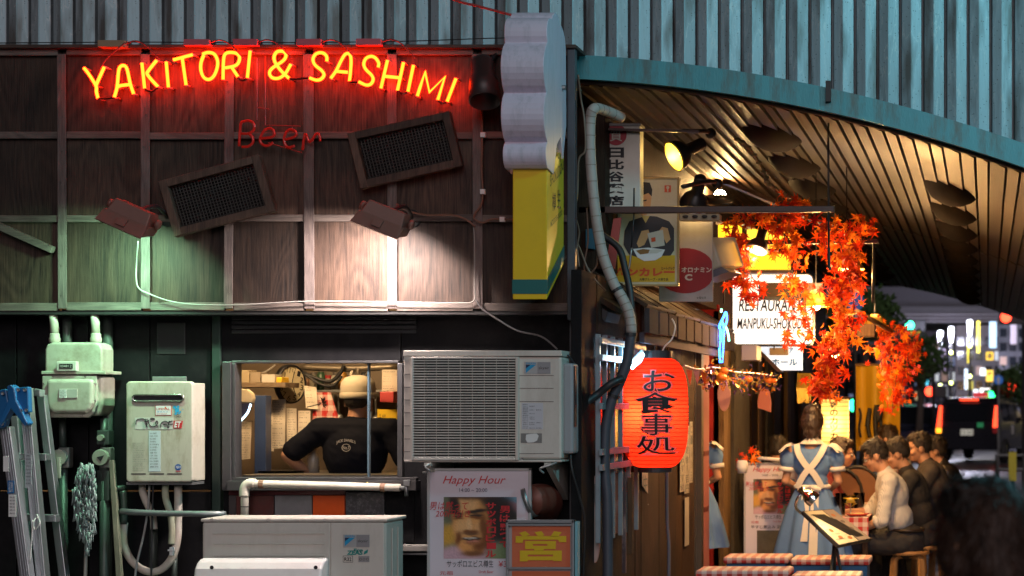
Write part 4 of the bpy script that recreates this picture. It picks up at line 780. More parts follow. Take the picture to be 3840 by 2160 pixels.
def poster(label, x0, y0, x1, y1, Y, k, group):
    """k: poster pixels per unit of the nearer poster, so that both are drawn alike"""
    t = thing('beer_poster', label, 'poster', P((x0 + x1) / 2, y1, Y), group)
    w_ = x1 - x0; U = lambda u, v: (x0 + u * w_, y0 + v * w_)   # both in poster widths
    full = (y1 - y0) / w_
    MB().pbox(x0, y0, x1, y1, Y, Y + .02).build('backing_board', pw, t)
    for q in ((0, 0, 1, .022), (0, 0, .022, full), (.978, 0, 1, full)):
        a, b = U(q[0], q[1]), U(q[2], q[3]); MB().pbox(a[0] - 1, a[1] - 1, b[0] + 1, b[1], Y - .008, Y + .021).build('frame_bar', mat('poster_frame', (.5, .49, .48), .4, .3, var=.08), t, bevel=.002)
    def poly(nm_, pts, m_, d): MB().ppoly([U(*p) for p in pts], Y - d, Y - d + .0008).build(nm_, m_, t)
    def txt(s, u0, v0, u1, v1, m_, d=.004, bold=0., shear=0., nm_='lettering'):
        a, b = U(u0, v0), U(u1, v1); MB().ptext(s, a[0], a[1], b[0], b[1], Y - d, 0, bold, shear).build(nm_, m_, t)
    txt('Happy Hour', .15, .07, .76, .17, RED, shear=.35); txt('14:00 ~ 20:00', .31, .19, .58, .225, mat('slate_ink', (.08, .08, .12), .5))
    U0, U1 = U(.16, .275), U(.865, .87); photo_print(t, U0, U1, Y - .002)
    for i, c in enumerate('サッポロビール'): txt(c, .565 + .01 * (i % 2), .33 + i * .077, .665, .395 + i * .077, RED, .0046, .03)
    for i, c in enumerate('男は黙って'): txt(c, .70, .36 + i * .085, .80, .43 + i * .085, RED, .0046, .03)
    txt('男は黙って', .02, .32, .4, .40, RED, .0046, .0, .2); txt('200円引き', .08, .40, .42, .47, RED, .0046, 0, .2)
    txt('サッポロエビス樽生', .19, .885, .64, .955, INK); txt('¥380', .69, .895, .85, .95, RED); txt('Draft Beer', .5, .985, .64, 1.01, RED)
    txt('元祖', .12, .99, .25, 1.03, RED)
    if full > 1.05: txt('牛すじ煮込み 定番 ¥650', .12, 1.06, .86, 1.12, INK)
    if full > 1.3:
        poly('photo_dish', [(.22, 1.15), (.82, 1.15), (.82, 1.55), (.22, 1.55)], mat('print_dish', (.10, .085, .05), .5, var=.6, scale=14), .0012)
    return t
p1 = poster('happy hour beer poster with a man\'s face hanging under the wall air conditioner', 1602, 1757, 1990, 2330, 10.70, 1, 'happy hour posters')
# menu-like sign with one big kanji
t = thing('kanji_sign', 'clear-framed orange sign with one big yellow kanji beside the poster', 'sign', P(2020, 2300, 10.5)); Yk = 10.52
MB().pbox(1898, 1953, 2150, 2420, Yk + .01, Yk + .03).build('backing_board', mat('sign_back', (.42, .41, .42), .4, var=.08), t)
for q in ((1896, 1950, 2152, 1962), (1906, 1964, 2142, 1973), (1900, 2127, 2142, 2136), (1896, 1950, 1906, 2420), (2142, 1950, 2152, 2420)): MB().pbox(*q, Yk - .012, Yk + .031).build('frame_bar', mat('sign_alu', (.45, .46, .48), .3, .7, var=.1), t, bevel=.003)
orp = mat('orange_board', (.62, .16, .075), .3, var=.08); ykj = mat('yellow_ink', (.68, .45, .01), .45)
for y0, y1 in ((1970, 2126), (2142, 2300)):
    MB().pbox(1920, y0, 2138, y1, Yk + .002, Yk + .01).build('orange_panel', orp, t)
def kj(polys, m_, d):
    mb = MB()
    for pp in polys: mb.ppoly([(1600 + x * .2829, 1750 + y * .2829) for x, y in pp], Yk - d, Yk - d + .002)
    mb.build('kanji', m_, t)
EI = [[(1225, 880), (1305, 855), (1370, 905), (1340, 912), (1310, 920), (1270, 922)], [(1430, 870), (1520, 855), (1560, 905), (1530, 918), (1470, 918)], [(1690, 855), (1790, 870), (1745, 925), (1640, 925)],
      [(1180, 920), (1850, 920), (1850, 1000), (1755, 1000), (1745, 968), (1310, 968), (1280, 968), (1275, 1008), (1180, 1008)],
      [(1305, 985), (1715, 985), (1710, 1025), (1410, 1025), (1410, 1050), (1710, 1050), (1710, 1092), (1305, 1092)], [(1600, 1025), (1712, 1025), (1712, 1050), (1600, 1050)], [(1430, 1092), (1555, 1092), (1545, 1115), (1420, 1115)],
      [(1235, 1112), (1790, 1112), (1790, 1165), (1340, 1165), (1340, 1190), (1790, 1190), (1790, 1250), (1680, 1250), (1675, 1240), (1340, 1240), (1335, 1255), (1235, 1255)], [(1675, 1165), (1790, 1165), (1790, 1190), (1675, 1190)]]
kj(EI, ykj, .002)
MB().pbox(2156, 1956, 2166, 2420, Yk + .0, Yk + .06).build('edge_strip', mat('edge_cyan', (.2, .42, .48), .3), t)
cable('power_cable', 'black cable dangling from the wall air conditioner beside the kanji sign', [(2130, 1330, 10.75), (2168, 1400, 10.8), (2176, 1520, 10.85), (2166, 1560, 10.9), (2140, 1720, 10.7), (2172, 1860, 10.72), (2192, 1960, 10.75), (2185, 2200, 10.8)], 10.75, .0065, BLK)
MB().pbox(2136, 1205, 2215, 2600, 11.06, 11.12).build('corner_board', mat('corner_grey', (.07, .07, .075), .5, var=.3), front)
MB().pbox(2160, 1720, 2196, 1990, 11.03, 11.05).build('red_strip', mat('red_strip', (.35, .03, .03), .45), front)
# ================================================================== kitchen behind the window
kt = struct(MB().box(-5.9, -2.9, 13.3, 13.36, .6, 2.5).build('kitchen_back_wall', mat('kitchen_tile', (.26, .20, .14), .45, var=.4, scale=3, dirt=.4)))
struct(MB().box(-5.95, -5.9, 11.25, 13.3, .6, 2.5).build('kitchen_left_wall', MATS['kitchen_tile'])); struct(MB().box(-5.9, -2.9, 11.25, 13.3, 2.42, 2.5).build('kitchen_ceiling', MATS['kitchen_tile'])); struct(MB().box(-5.9, -2.9, 11.25, 13.3, .6, .66).build('kitchen_floor', bk))
struct(MB().box(-2.95, -2.9, 11.25, 13.3, .6, 2.5).build('kitchen_right_wall', MATS['kitchen_tile']))
kl = thing('kitchen_lamp', 'warm ceiling lamp over the kitchen counter', 'lamp', (-4.3, 11.75, 2.4)); MB().box(-4.55, -3.85, 11.65, 11.85, 2.37, 2.41).build('diffuser', emat('kitchen_glow', (1, .72, .42), 6), kl)
lamp('kitchen_bulb', 'AREA', (-4.2, 11.75, 2.36), 42, (1, .62, .30), kl, (.7, .2), aim=(-4.3, 12.3, 1.4))
cp = mat('paper_sheet', (.72, .64, .52), .6, var=.1, bump=.2, bscale=12)
clock = thing('wall_clock', 'round cream wall clock above the hanging order slips', 'clock', P(1088, 1500, 12.55)); cc = P(1090, 1440, 12.6); Mc = Matrix.Rotation(R(66), 3, 'Z') @ Matrix.Rotation(R(14), 3, 'Y') @ Matrix.Rotation(R(90), 3, 'X'); rc = S(72, 12.6)
MB().lathe([(rc * .93, .012), (rc * .97, .02), (rc * 1.03, .01), (rc * 1.03, -.02), (0, -.02)], cc, 30, 0, Mc).build('rim', BLK, clock, smooth=True)
fc = MB().lathe([(0, .006), (rc * .95, .006)], cc, 30, 0, Mc).build('face', mat('clock_cream', (.60, .52, .33), .5), clock); mb = MB()
for h in range(1, 13):
    a = R(90 - 30 * h); o = Vector((rc * .75 * math.cos(a), rc * .75 * math.sin(a), .008)); hh = .017
    mb.text(str(h), cc + Mc @ (o + Vector((-hh * .8, -hh, 0))), cc + Mc @ (o + Vector((hh * .8, -hh, 0))), cc + Mc @ (o + Vector((-hh * .8, hh, 0))))
for a, ln in ((88, .6), (10, .4), (-50, .7)):
    d = Vector((math.cos(R(a)), math.sin(R(a)), 0)); mb.tube([cc + Mc @ Vector((0, 0, .01)), cc + Mc @ (d * rc * ln + Vector((0, 0, .01)))], .0025, 5)
mb.build('numerals', INK, fc)
kw = woodmat('kitchen_shelf', (.12, .08, .05), (.3, .22, .14), 2, axis=0)
tag(MB().pbox(893, 1434, 1070, 1453, 12.3, 12.55).build('kitchen_shelf', kw, bevel=.003), 'brown shelf board left of the clock inside the kitchen window', 'shelf')
for i, (x0, y0, x1, y1, c, lab) in enumerate(((897, 1388, 934, 1434, (.4, .32, .2), 'tan carton at the left end of the kitchen shelf'), (938, 1396, 975, 1434, (.3, .24, .17), 'brown carton in the middle of the kitchen shelf'), (980, 1404, 1030, 1434, (.5, .46, .4), 'pale carton towards the clock on the kitchen shelf'), (1036, 1414, 1056, 1434, (.7, .42, .02), 'small yellow box at the clock end of the kitchen shelf'))):
    tag(MB().pbox(x0, y0, x1, y1, 12.32, 12.45).build('carton', mat('carton%d' % i, c, .6, var=.15), bevel=.003), lab, 'box')
tag(MB().pbox(954, 1483, 996, 1800, 12.2, 12.3).build('kitchen_post', mat('blue_post', (.04, .07, .17), .4, var=.3), bevel=.003), 'dark blue post left of the hanging order slips in the kitchen', 'post')
sheets = [(992, 1525, 1024, 1690, 3, 'order slips at the left of the kitchen rack'), (1020, 1500, 1072, 1684, -4, 'long cream order slips in the middle of the kitchen rack'), (1074, 1530, 1112, 1693, 2, 'order slips right of the middle of the kitchen rack'), (1118, 1540, 1164, 1640, 0, 'printed card with small photographs behind the chef'), (1141, 1446, 1186, 1530, 6, 'creased paper note right of the clock'), (902, 1580, 944, 1725, -5, 'cream paper strip at the left edge of the kitchen window'), (1432, 1386, 1489, 1505, 0, 'handwritten notice in the top right corner of the kitchen window')]
for i, (x0, y0, x1, y1, rt, lab) in enumerate(sheets):
    t = thing('paper_sheet', lab, 'paper', P((x0 + x1) / 2, y1, 12.5), 'papers in the kitchen'); Yp = 12.45 + .012 * i; mb = MB(); nx, ny = 4, 7
    mb.add([P(x0 + (x1 - x0) * u / nx + rt * v / ny, y0 + (y1 - y0) * v / ny + rt * u / nx, Yp + .005 * math.sin(u * 2.1 + i) + .004 * math.sin(v * 1.3)) for v in range(ny + 1) for u in range(nx + 1)], [(v * (nx + 1) + u, v * (nx + 1) + u + 1, (v + 1) * (nx + 1) + u + 1, (v + 1) * (nx + 1) + u) for v in range(ny) for u in range(nx)]); mb.build('sheet', cp, t, smooth=True); mb = MB()
    for k in range(int((y1 - y0) / 9)):
        if random.random() < .8: mb.ptext(random.choice(['やきとり 三', '生ビール 二', 'もつ煮 一', '枝豆 680', '冷奴 420', 'No 12']), x0 + 5 + rt * k * 9 / (y1 - y0), y0 + 6 + k * 9, x0 + 5 + (x1 - x0) * random.uniform(.4, .8), y0 + 10 + k * 9, Yp - .016)
    mb.build('handwriting', MATS['grey_ink'], t)
gmh = bpy.data.materials.new('red_gingham'); MATS['gingham'] = gmh; n, l, b = nodes(gmh)
tc = n.new('ShaderNodeTexCoord'); sx_ = n.new('ShaderNodeSeparateXYZ'); l.new(tc.outputs['Object'], sx_.inputs[0]); oo = []
for ax_ in ('X', 'Z', 'Y'):
    q = n.new('ShaderNodeMath'); q.operation = 'MULTIPLY'; q.inputs[1].default_value = 15; l.new(sx_.outputs[ax_], q.inputs[0]); q2 = n.new('ShaderNodeMath'); q2.operation = 'FRACT'; l.new(q.outputs[0], q2.inputs[0]); q3 = n.new('ShaderNodeMath'); q3.operation = 'GREATER_THAN'; q3.inputs[1].default_value = .5; l.new(q2.outputs[0], q3.inputs[0]); oo.append(q3.outputs[0])
ad = n.new('ShaderNodeMath'); l.new(oo[0], ad.inputs[0]); l.new(oo[1], ad.inputs[1]); hf = n.new('ShaderNodeMath'); hf.operation = 'MULTIPLY'; hf.inputs[1].default_value = .5; l.new(ad.outputs[0], hf.inputs[0])
mx = n.new('ShaderNodeMix'); mx.data_type = 'RGBA'; mx.inputs[6].default_value = (.68, .55, .48, 1); mx.inputs[7].default_value = (.50, .03, .025, 1); l.new(hf.outputs[0], mx.inputs[0]); l.new(mx.outputs[2], b.inputs['Base Color']); b.inputs['Roughness'].default_value = .7
mb = MB(); nx, ny = 16, 8
mb.add([P(1178 + 62 * u / nx + (v / ny) * (-8 + 52 * u / nx), 1471 + 138 * v / ny - (1 - u / nx) * 0, 12.52 + .02 * math.sin(u * 1.9) * (.3 + v / ny)) for v in range(ny + 1) for u in range(nx + 1)], [(v * (nx + 1) + u, v * (nx + 1) + u + 1, (v + 1) * (nx + 1) + u + 1, (v + 1) * (nx + 1) + u) for v in range(ny) for u in range(nx)])
tag(mb.build('gingham_cloth', gmh, smooth=True), 'red and white gingham cloth gathered on a hook behind the chef', 'cloth')
t = thing('dried_flower', 'dark dried flower on a stalk in front of the gingham cloth', 'flower', P(1200, 1520, 12.4)); MB().tube([P(1150, 1527, 12.42), P(1200, 1515, 12.42)], .003, 5).build('stalk', BLK, t)
mb = MB()
for k in range(18):
    a = random.uniform(0, 6.28); r = random.uniform(10, 26); mb.prism([P(1208, 1510, 12.4), P(1208 + r * math.cos(a), 1510 + r * math.sin(a), 12.39), P(1208 + r * .6 * math.cos(a + .4), 1510 + r * .6 * math.sin(a + .4), 12.4)], (0, .004, 0))
mb.build('petals', mat('dried_petal', (.05, .02, .02), .7), t)
tag(MB().pbox(1415, 1535, 1490, 1700, 12.6, 12.62).build('yellow_menu_board', mat('yellow_card', (.75, .50, .02), .45, var=.08)), 'yellow handwritten menu card at the right of the kitchen window', 'menu card')
mb = MB().ptext('生 680', 1422, 1552, 1446, 1566, 12.59); mb.ptext('ハイボール 480', 1425, 1570, 1470, 1580, 12.59); mb.ptext('焼鳥 180円', 1420, 1590, 1462, 1598, 12.59)
mb.build('lettering', INK, bpy.data.objects['yellow_menu_board'])
o = tag(MB().pbox(1424, 1468, 1476, 1510, 12.4, 12.5).build('red_bag', mat('red_bag', (.5, .06, .06), .5, var=.2), bevel=.006), 'red bag hanging over the yellow menu card in the kitchen', 'bag')
t = thing('round_kitchen_lamp', 'cream lamp shade with a bright curved edge at the left of the kitchen window', 'lamp', P(920, 1590, 12.1)); mb = MB(); mb.tube([P(893, 1585, 11.9), P(910, 1570, 11.9), P(930, 1545, 11.9), P(940, 1515, 11.9)], [.006, .012, .012, .006], 8, 0, 4); mb.build('glowing_edge', emat('cool_tube', (.6, .8, 1), 5), t, smooth=True)
MB().ppoly([(893, 1458), (925, 1460), (944, 1475), (948, 1495), (944, 1512), (893, 1510)], 11.95, 12.0).build('shade', mat('shade_cream', (.55, .47, .33), .5), t, bevel=.006); MB().ppoly([(893, 1512), (936, 1512), (930, 1545), (908, 1575), (893, 1584)], 11.93, 11.96).build('reflector', mat('dark_reflector', (.03, .03, .05), .3), t)
dkt2 = mat('duct_grey', (.2, .17, .13), .4, .5, var=.3)
for i, (pts, r, lab) in enumerate((([(1130, 1376), (1300, 1382), (1489, 1375)], .022, 'grey duct across the top of the kitchen window'), ([(1130, 1395), (1190, 1420), (1240, 1430), (1275, 1400), (1290, 1370)], .012, 'dark cable loop hanging under the kitchen duct'), ([(1140, 1400), (1200, 1440), (1250, 1445), (1282, 1410)], .009, 'lower cable loop hanging under the kitchen duct'), ([(1318, 1460), (1316, 1400), (1325, 1395)], .008, 'pale bent pipe above the chef\'s cap'), ([(1345, 1450), (1342, 1380)], .011, 'dark upright pipe above the chef\'s cap'), ([(1352, 1440), (1378, 1395)], .005, 'thin brace beside the upright kitchen pipe'), ([(894, 1415), (960, 1405), (1000, 1392), (1032, 1368)], .006, 'white cable curving across the top left of the kitchen window'))):
    pipe(lab, pts, 12.75 - .05 * i, r, (dkt2, BLK, BLK, cp, dkt2, dkt2, wc)[i], 'kitchen_pipe', 5)
kc = thing('kitchen_counter', 'steel kitchen counter with pan below the order slips', 'counter', P(1100, 1900, 12.3)); MB().pbox(893, 1782, 1560, 1800, 11.75, 12.7).build('top', mat('counter_steel', (.45, .42, .38), .3, .8, var=.15), kc); MB().pbox(893, 1800, 1560, 2000, 11.8, 12.7).build('base', STEEL, kc)
MB().lathe([(0, 0), (.12, 0), (.14, .03), (.15, .03)], P(1060, 1782, 12.2), 20).build('pan', mat('pan_dark', (.05, .045, .04), .3, .6), kc, smooth=True)
tag(MB().lathe([(.0, 0), (.035, 0), (.035, .11), (.014, .15), (.014, .19), (0, .19)], P(1175, 1784, 12.25), 14).build('sauce_bottle', mat('sauce_bottle', (.4, .33, .25), .25), smooth=True), 'pale squeeze bottle on the kitchen counter beside the chef\'s arm', 'bottle')

# crowded back wall of the kitchen
for i in range(9):
    px = 1150 + i * 27; t = thing('spice_jar', 'jar number %s from the clock on the high kitchen shelf' % ['one', 'two', 'three', 'four', 'five', 'six', 'seven', 'eight', 'nine'][i] if False else ['stout brown', 'pale cream', 'dark green', 'red-capped', 'white', 'amber', 'grey', 'yellow', 'black'][i] + ' jar on the high shelf behind the kitchen cables', 'jar', P(px, 1462, 13.0), 'jars on the high kitchen shelf'); c_ = [(.2, .1, .05), (.5, .45, .33), (.04, .1, .05), (.35, .3, .25), (.6, .57, .5), (.4, .2, .03), (.2, .2, .2), (.6, .4, .04), (.03, .03, .03)][i]
    MB().lathe([(0, 0), (.026, 0), (.028, .02), (.028, .06 + .02 * (i % 3)), (.018, .075 + .02 * (i % 3))], P(px, 1462, 13.0), 12).build('jar', mat('jar%d' % i, c_, .3), t, smooth=True); MB().lathe([(.02, 0), (.02, .02), (0, .02)], P(px, 1462, 13.0) + Vector((0, 0, .075 + .02 * (i % 3))), 12).build('lid', mat('lid%d' % i, (.4, .03, .03) if i == 3 else (.12, .11, .1), .4), t)
tag(MB().pbox(1130, 1462, 1480, 1470, 12.9, 13.2).build('high_shelf', STEEL, bevel=.002), 'steel shelf carrying jars behind the kitchen cables', 'shelf')
for i, (px, py, l_) in enumerate(((1250, 1480, 90), (1268, 1480, 75), (1392, 1480, 100), (1408, 1482, 80))):
    t = thing('ladle', ['long ladle hanging left of the chef', 'short ladle hanging left of the chef', 'long ladle hanging right of the chef', 'short ladle hanging right of the chef'][i], 'ladle', P(px, py + l_, 12.9), 'ladles on the kitchen rail'); MB().tube([P(px, py, 12.9), P(px + 2, py + l_, 12.9)], .005, 6).build('handle', STEEL, t); MB().ell(P(px + 2, py + l_ + 10, 12.88), (.03, .02, .025)).build('bowl', STEEL, t, smooth=True)
# ================================================================== shop side along the alley (plane X = -2.2 running away from the viewer)
WX = -2.2
def WY(px): return F * WX / (px - VX)            # depth at which the side wall shows at photograph column px
alley = thing('alley_shopfront', 'dim shopfront of planks and panels running back along the alley', 'shopfront', (WX, 15, 0))
dkw = woodmat('dark_plank', (.018, .012, .009), (.07, .04, .026), 1.5, rings=12, spec=.08); brw = woodmat('brown_plank', (.03, .016, .010), (.12, .066, .036), 1.5, rings=12, var=.45, spec=.08); tanw = woodmat('tan_plank', (.09, .055, .03), (.27, .17, .09), 1.5, rings=12, spec=.08)
gyp = mat('grey_panel', (.075, .068, .062), .8, spec=.1, var=.3, dirt=.4); rdp = mat('red_wall', (.42, .03, .03), .7, spec=.2, var=.2, scale=5); pkp = mat('pink_frame', (.35, .12, .12), .5, var=.2, dirt=.3); mtp = mat('door_metal', (.10, .085, .07), .35, .5, var=.2)
def side(n_, x0, x1, z0, z1, m_, dx=0., th=.05, par=None):
    """upright piece of the side wall between photograph columns x0 and x1, standing dx proud"""
    return MB().box(WX - th, WX + dx, WY(x0), WY(x1), z0, z1).build(n_, m_, par or alley, bevel=.003)
for x0, x1, m_ in ((2176, 2232, bk), (2380, 2400, dkw), (2400, 2436, dkw), (2436, 2470, dkw), (2470, 2500, dkw), (2500, 2530, dkw), (2530, 2556, brw), (2556, 2602, dkw), (2602, 2622, mtp)): side('wall_plank', x0, x1, .1, 2.3, m_, random.uniform(0, .012))
side('wall_panel', 2232, 2380, .1, 1.15, dkw, .0); side('lintel', 2232, 2380, 1.97, 2.3, dkw, .012)
side('door_jamb', 2606, 2614, .1, 2.2, mtp, .05); side('door_frame', 2622, 2645, .1, 2.25, pkp, .03)
for z in (.75, 1.18, 1.75): side('frame_rail', 2624, 2643, z, z + .04, mat('dark_red', (.12, .02, .02), .5), .034)
# doorway with a red wall inside
MB().box(WX - 1.2, WX - 1.15, WY(2640), WY(2720), .1, 2.4).build('inner_wall', rdp, alley); MB().box(WX - 1.2, WX - .004, WY(2697), WY(2697) + .05, .02, 2.4).build('inner_return', rdp, alley)
for x0, x1, m_, dx in ((2697, 2712, tanw, .04), (2712, 2731, tanw, .02), (2731, 2790, gyp, .05), (2790, 2812, brw, .0), (2812, 2834, dkw, .02), (2834, 2846, tanw, .03), (2846, 2870, dkw, .0), (2870, 2892, gyp, .02), (2892, 2918, dkw, .03), (2918, 2940, brw, .0), (2940, 2952, tanw, .04), (2952, 2972, brw, .02), (2972, 2995, dkw, 0), (2995, 3012, brw, .03), (3012, 3060, tanw, .0), (3060, 3100, brw, .02), (3100, 3130, tanw, 0)):
    side('wall_plank', x0, x1, .1, 2.35, m_, dx)
MB().box(WX - .5, WX - .02, 11.6, 27.5, 2.36, 3.3).build('upper_wall', dkw, alley)
MB().box(WX - 3, WX - 1.25, 15.0, 27.5, .1, 3.3).build('shop_mass', bk, alley)
# lattice window of painted bars
lat = mat('lattice_paint', (.25, .29, .32), .4, .2, var=.2, dirt=.35)
for px in (2214, 2240, 2270, 2300, 2330, 2360): MB().box(WX + .03, WX + .055, WY(px) - .014, WY(px) + .014, .8, 1.96).build('lattice_bar', lat, alley, bevel=.002)
for z in (1.925, 1.83, 1.56, 1.305, 1.22): MB().box(WX + .056, WX + .075, WY(2208), WY(2378), z - .018, z + .018).build('lattice_rail', lat, alley, bevel=.002)
MB().box(WX - .06, WX - .05, 11.35, 12.4, 1.15, 1.97).build('dark_glass', mat('dark_glass', (.015, .015, .02), .08, spec=.8), alley)
# shelf lintels, posters and paper strips on the side wall
pap = mat('old_paper', (.42, .36, .28), .65, var=.15, dirt=.3, bump=.1)
def strip(label, x0, x1, z0, z1, m_=pap, sl=.0, txt=None):
    a, b = WY(x0), WY(x1); x = WX + .018
    mb = MB(); mb.prism([(x, a, z0 + sl), (x, b, z0), (x, b, z1), (x, a, z1)], (.003, 0, 0)); o = tag(mb.build('paper_strip', m_), label, 'paper', 'paper strips on the alley wall')
    if txt:
        m2 = MB(); n_ = len(txt); h = (z1 - z0) / n_
        for i, c in enumerate(txt): m2.text(c, (x + .005, a + (b - a) * .15, z1 - (i + .9) * h), (x + .005, a + (b - a) * .85, z1 - (i + .9) * h), (x + .005, a + (b - a) * .15, z1 - (i + .1) * h))
        m2.build('lettering', MATS['grey_ink'], o)
    return o
strip('long paper strip beside the dark door, first from the lantern', 2540, 2556, .95, 1.42, txt='本日のおすすめ'); strip('long paper strip beside the dark door, second from the lantern', 2557, 2574, .93, 1.42, txt='焼魚定食八百円'); strip('pale paper strip beside the dark door, third from the lantern', 2576, 2587, 1.0, 1.45, txt='ビール冷え')
strip('reddish paper slip below the lantern\'s near edge', 2396, 2418, 1.0, 1.4, mat('pink_paper', (.36, .26, .22), .6, var=.15), .06, '営業中'); strip('white paper notice at the tan door post', 2700, 2712, 1.15, 1.6, WHT, 0, '酒と肴'); strip('narrow tan paper hanging low beside the dark door', 2558, 2573, .55, .9)
# pale oval board and peeling plank leaning by the lattice
ov = [(2228 + 24 * math.copysign(abs(math.cos(a)) ** .8, math.cos(a)), 1948 + 164 * math.copysign(abs(math.sin(a)) ** .75, math.sin(a))) for a in [2 * math.pi * i / 28 for i in range(28)]]
t = thing('oval_board', 'pale oval wooden board hanging below the lattice window', 'board', P(2228, 2112, 11.15)); MB().ppoly(ov, 11.15, 11.17).build('board', mat('oval_paint', (.46, .30, .27), .45, var=.12, scale=3, dirt=.4, dcol=(.42, .22, .08), dscale=3), t, bevel=.004)
MB().ppoly([(2229, 1815), (2237, 1812), (2241, 1825), (2240, 1890), (2233, 1898), (2228, 1880)], 11.145, 11.15).build('emblem', mat('emblem_grey', (.16, .12, .11), .5), t)
tag(MB().pbox(2297, 1772, 2331, 2000, 11.75, 11.78).build('peeling_panel', mat('peeling', (.28, .12, .07), .55, var=.3, dirt=.9, dcol=(.45, .36, .33), dscale=7), bevel=.003), 'peeling orange-brown wooden panel under the lantern', 'panel')
tag(MB().pbox(2332, 1770, 2346, 2150, 11.8, 11.83).build('splattered_post', mat('splattered', (.06, .035, .04), .4, var=.4, dirt=.9, dcol=(.4, .33, .32), dscale=9, stretch=(1, 1, .4)), bevel=.003), 'paint-splattered narrow post beside the peeling panel', 'post')
tag(MB().pbox(2352, 1790, 2372, 2080, 11.9, 11.93).build('lean_plank', brw, bevel=.003), 'plain brown plank leaning right of the splattered post', 'plank')
t = tag(MB().ppoly([(2421, 1884), (2424, 1878), (2427, 1884), (2427, 1890), (2432, 1892), (2427, 1895), (2426, 1905), (2422, 1905), (2421, 1895), (2416, 1892), (2421, 1890)], 12.9, 12.91).build('door_cross', mat('cross_white', (.6, .6, .65), .4)), 'tiny white cross on the dark door under the lantern', 'ornament')
cable('power_cable', 'grey conduit running down the dark door under the lantern', [(2503, 1740, 13.0), (2500, 1800, 13.0), (2502, 1960, 13.0), (2508, 2060, 13.0), (2506, 2300, 13.0)], 13, .012, mat('conduit_grey', (.12, .11, .13), .45))
# ------------------------------------------------------------------ eave with board roof
ev = thing('shop_eave', 'small sloping eave of dark boards above the lantern', 'eave', (-2.1, 13, 2.1))
for i in range(11):
    y0 = 11.55 + i * .36; mb = MB(); o_ = random.uniform(0, .012)
    mb.prism([(-2.32, y0, 2.37 + o_), (-1.96, y0, 2.15 + o_), (-1.96, y0 + .345, 2.15 + o_), (-2.32, y0 + .345, 2.37 + o_)], (-.012, 0, -.02)); mb.build('roof_board', dkw, ev, bevel=.003)
    MB().box(-1.985, -1.955, y0 + .02, y0 + .33, 1.985 + o_, 2.13).build('fascia_board', mat('fascia', (.06, .048, .05), .9, spec=.05, var=.35, scale=8, stretch=(1, .3, 3), dirt=.4), ev, bevel=.003)
MB().box(-2.02, -1.99, 11.6, 14.9, 1.93, 1.99).build('gutter', mat('gutter_grey', (.09, .08, .1), .9, spec=.05), ev, bevel=.004)
mb = MB(); mb.prism([P(2150, 1050, 11.3), P(2330, 1160, 11.3), P(2330, 1180, 11.3), P(2150, 1080, 11.3)], (0, .5, 0)); tag(mb.build('tin_canopy', dkw, bevel=.003), 'sloping dark canopy board between the corner post and the hose', 'canopy')
mb = MB(); mb.prism([P(2170, 1090, 11.35), P(2280, 1170, 11.35), P(2270, 1205, 11.35), P(2190, 1150, 11.35)], (0, .4, 0)); tag(mb.build('canopy_bracket', BLK, bevel=.003), 'black bracket plate under the sloping canopy board', 'bracket')
# ------------------------------------------------------------------ wrapped hose and its branches
hose = thing('wrapped_hose', 'fat pale wrapped hose snaking down past the hanging signs to the ground', 'hose', P(2280, 2300, 11.05)); Yo = 11.15
hpts = [(2330, 440, 11.45), (2270, 415, 11.3), (2228, 408), (2214, 450), (2213, 560), (2222, 700), (2240, 850), (2262, 960), (2300, 1060), (2340, 1130), (2362, 1190), (2366, 1260), (2350, 1360), (2325, 1430), (2295, 1500), (2272, 1600), (2268, 1750), (2278, 1900), (2279, 2300)]
hp = catmull([P(u[0], u[1], u[2] if len(u) > 2 else Yo) for u in hpts], 7); k = 76
pw_ = mat('hose_wrap', (.40, .36, .33), .6, var=.15, dirt=.5, dcol=(.16, .13, .12), bump=.3, bscale=35); bw_ = mat('hose_black', (.055, .058, .075), .5, var=.3, bump=.2, bscale=30)
MB().tube(hp[:k + 1], .030, 14).build('pale_length', pw_, hose, smooth=True); MB().tube(hp[k:], .029, 14).build('dark_length', bw_, hose, smooth=True)
for i in range(4, k, 3): MB().tube([hp[i], hp[i] + (hp[i + 1] - hp[i]).normalized() * .006], .0315, 12).build('wrap_ring', mat('wrap_ring', (.25, .21, .18), .6), hose)
for i in (58, 76, 96): MB().tube(hp[i:i + 2], .036, 10).build('tape_band', BLK, hose)
def bcable(lab, pts, r, m_=BLK, n_='black_hose'):
    mb = MB(); mb.tube([P(*u) for u in pts], r, 9, 0, 6); tag(mb.build(n_, m_, smooth=True), lab, 'hose')
bcable('thick black hose arching behind the wrapped hose', [(2255, 880, 11.3), (2320, 930, 11.28), (2345, 1010, 11.25), (2364, 1100, 11.22), (2372, 1200, 11.2), (2372, 1260, 11.2)], .020)
bcable('black hose branching from the wrapped hose towards the wall', [(2335, 1420, 11.1), (2290, 1440, 11.05), (2240, 1480, 11.05), (2200, 1510, 11.0), (2180, 1560, 11.0), (2174, 1640, 11.0), (2180, 1760, 11.0), (2190, 2000, 11.0)], .022)
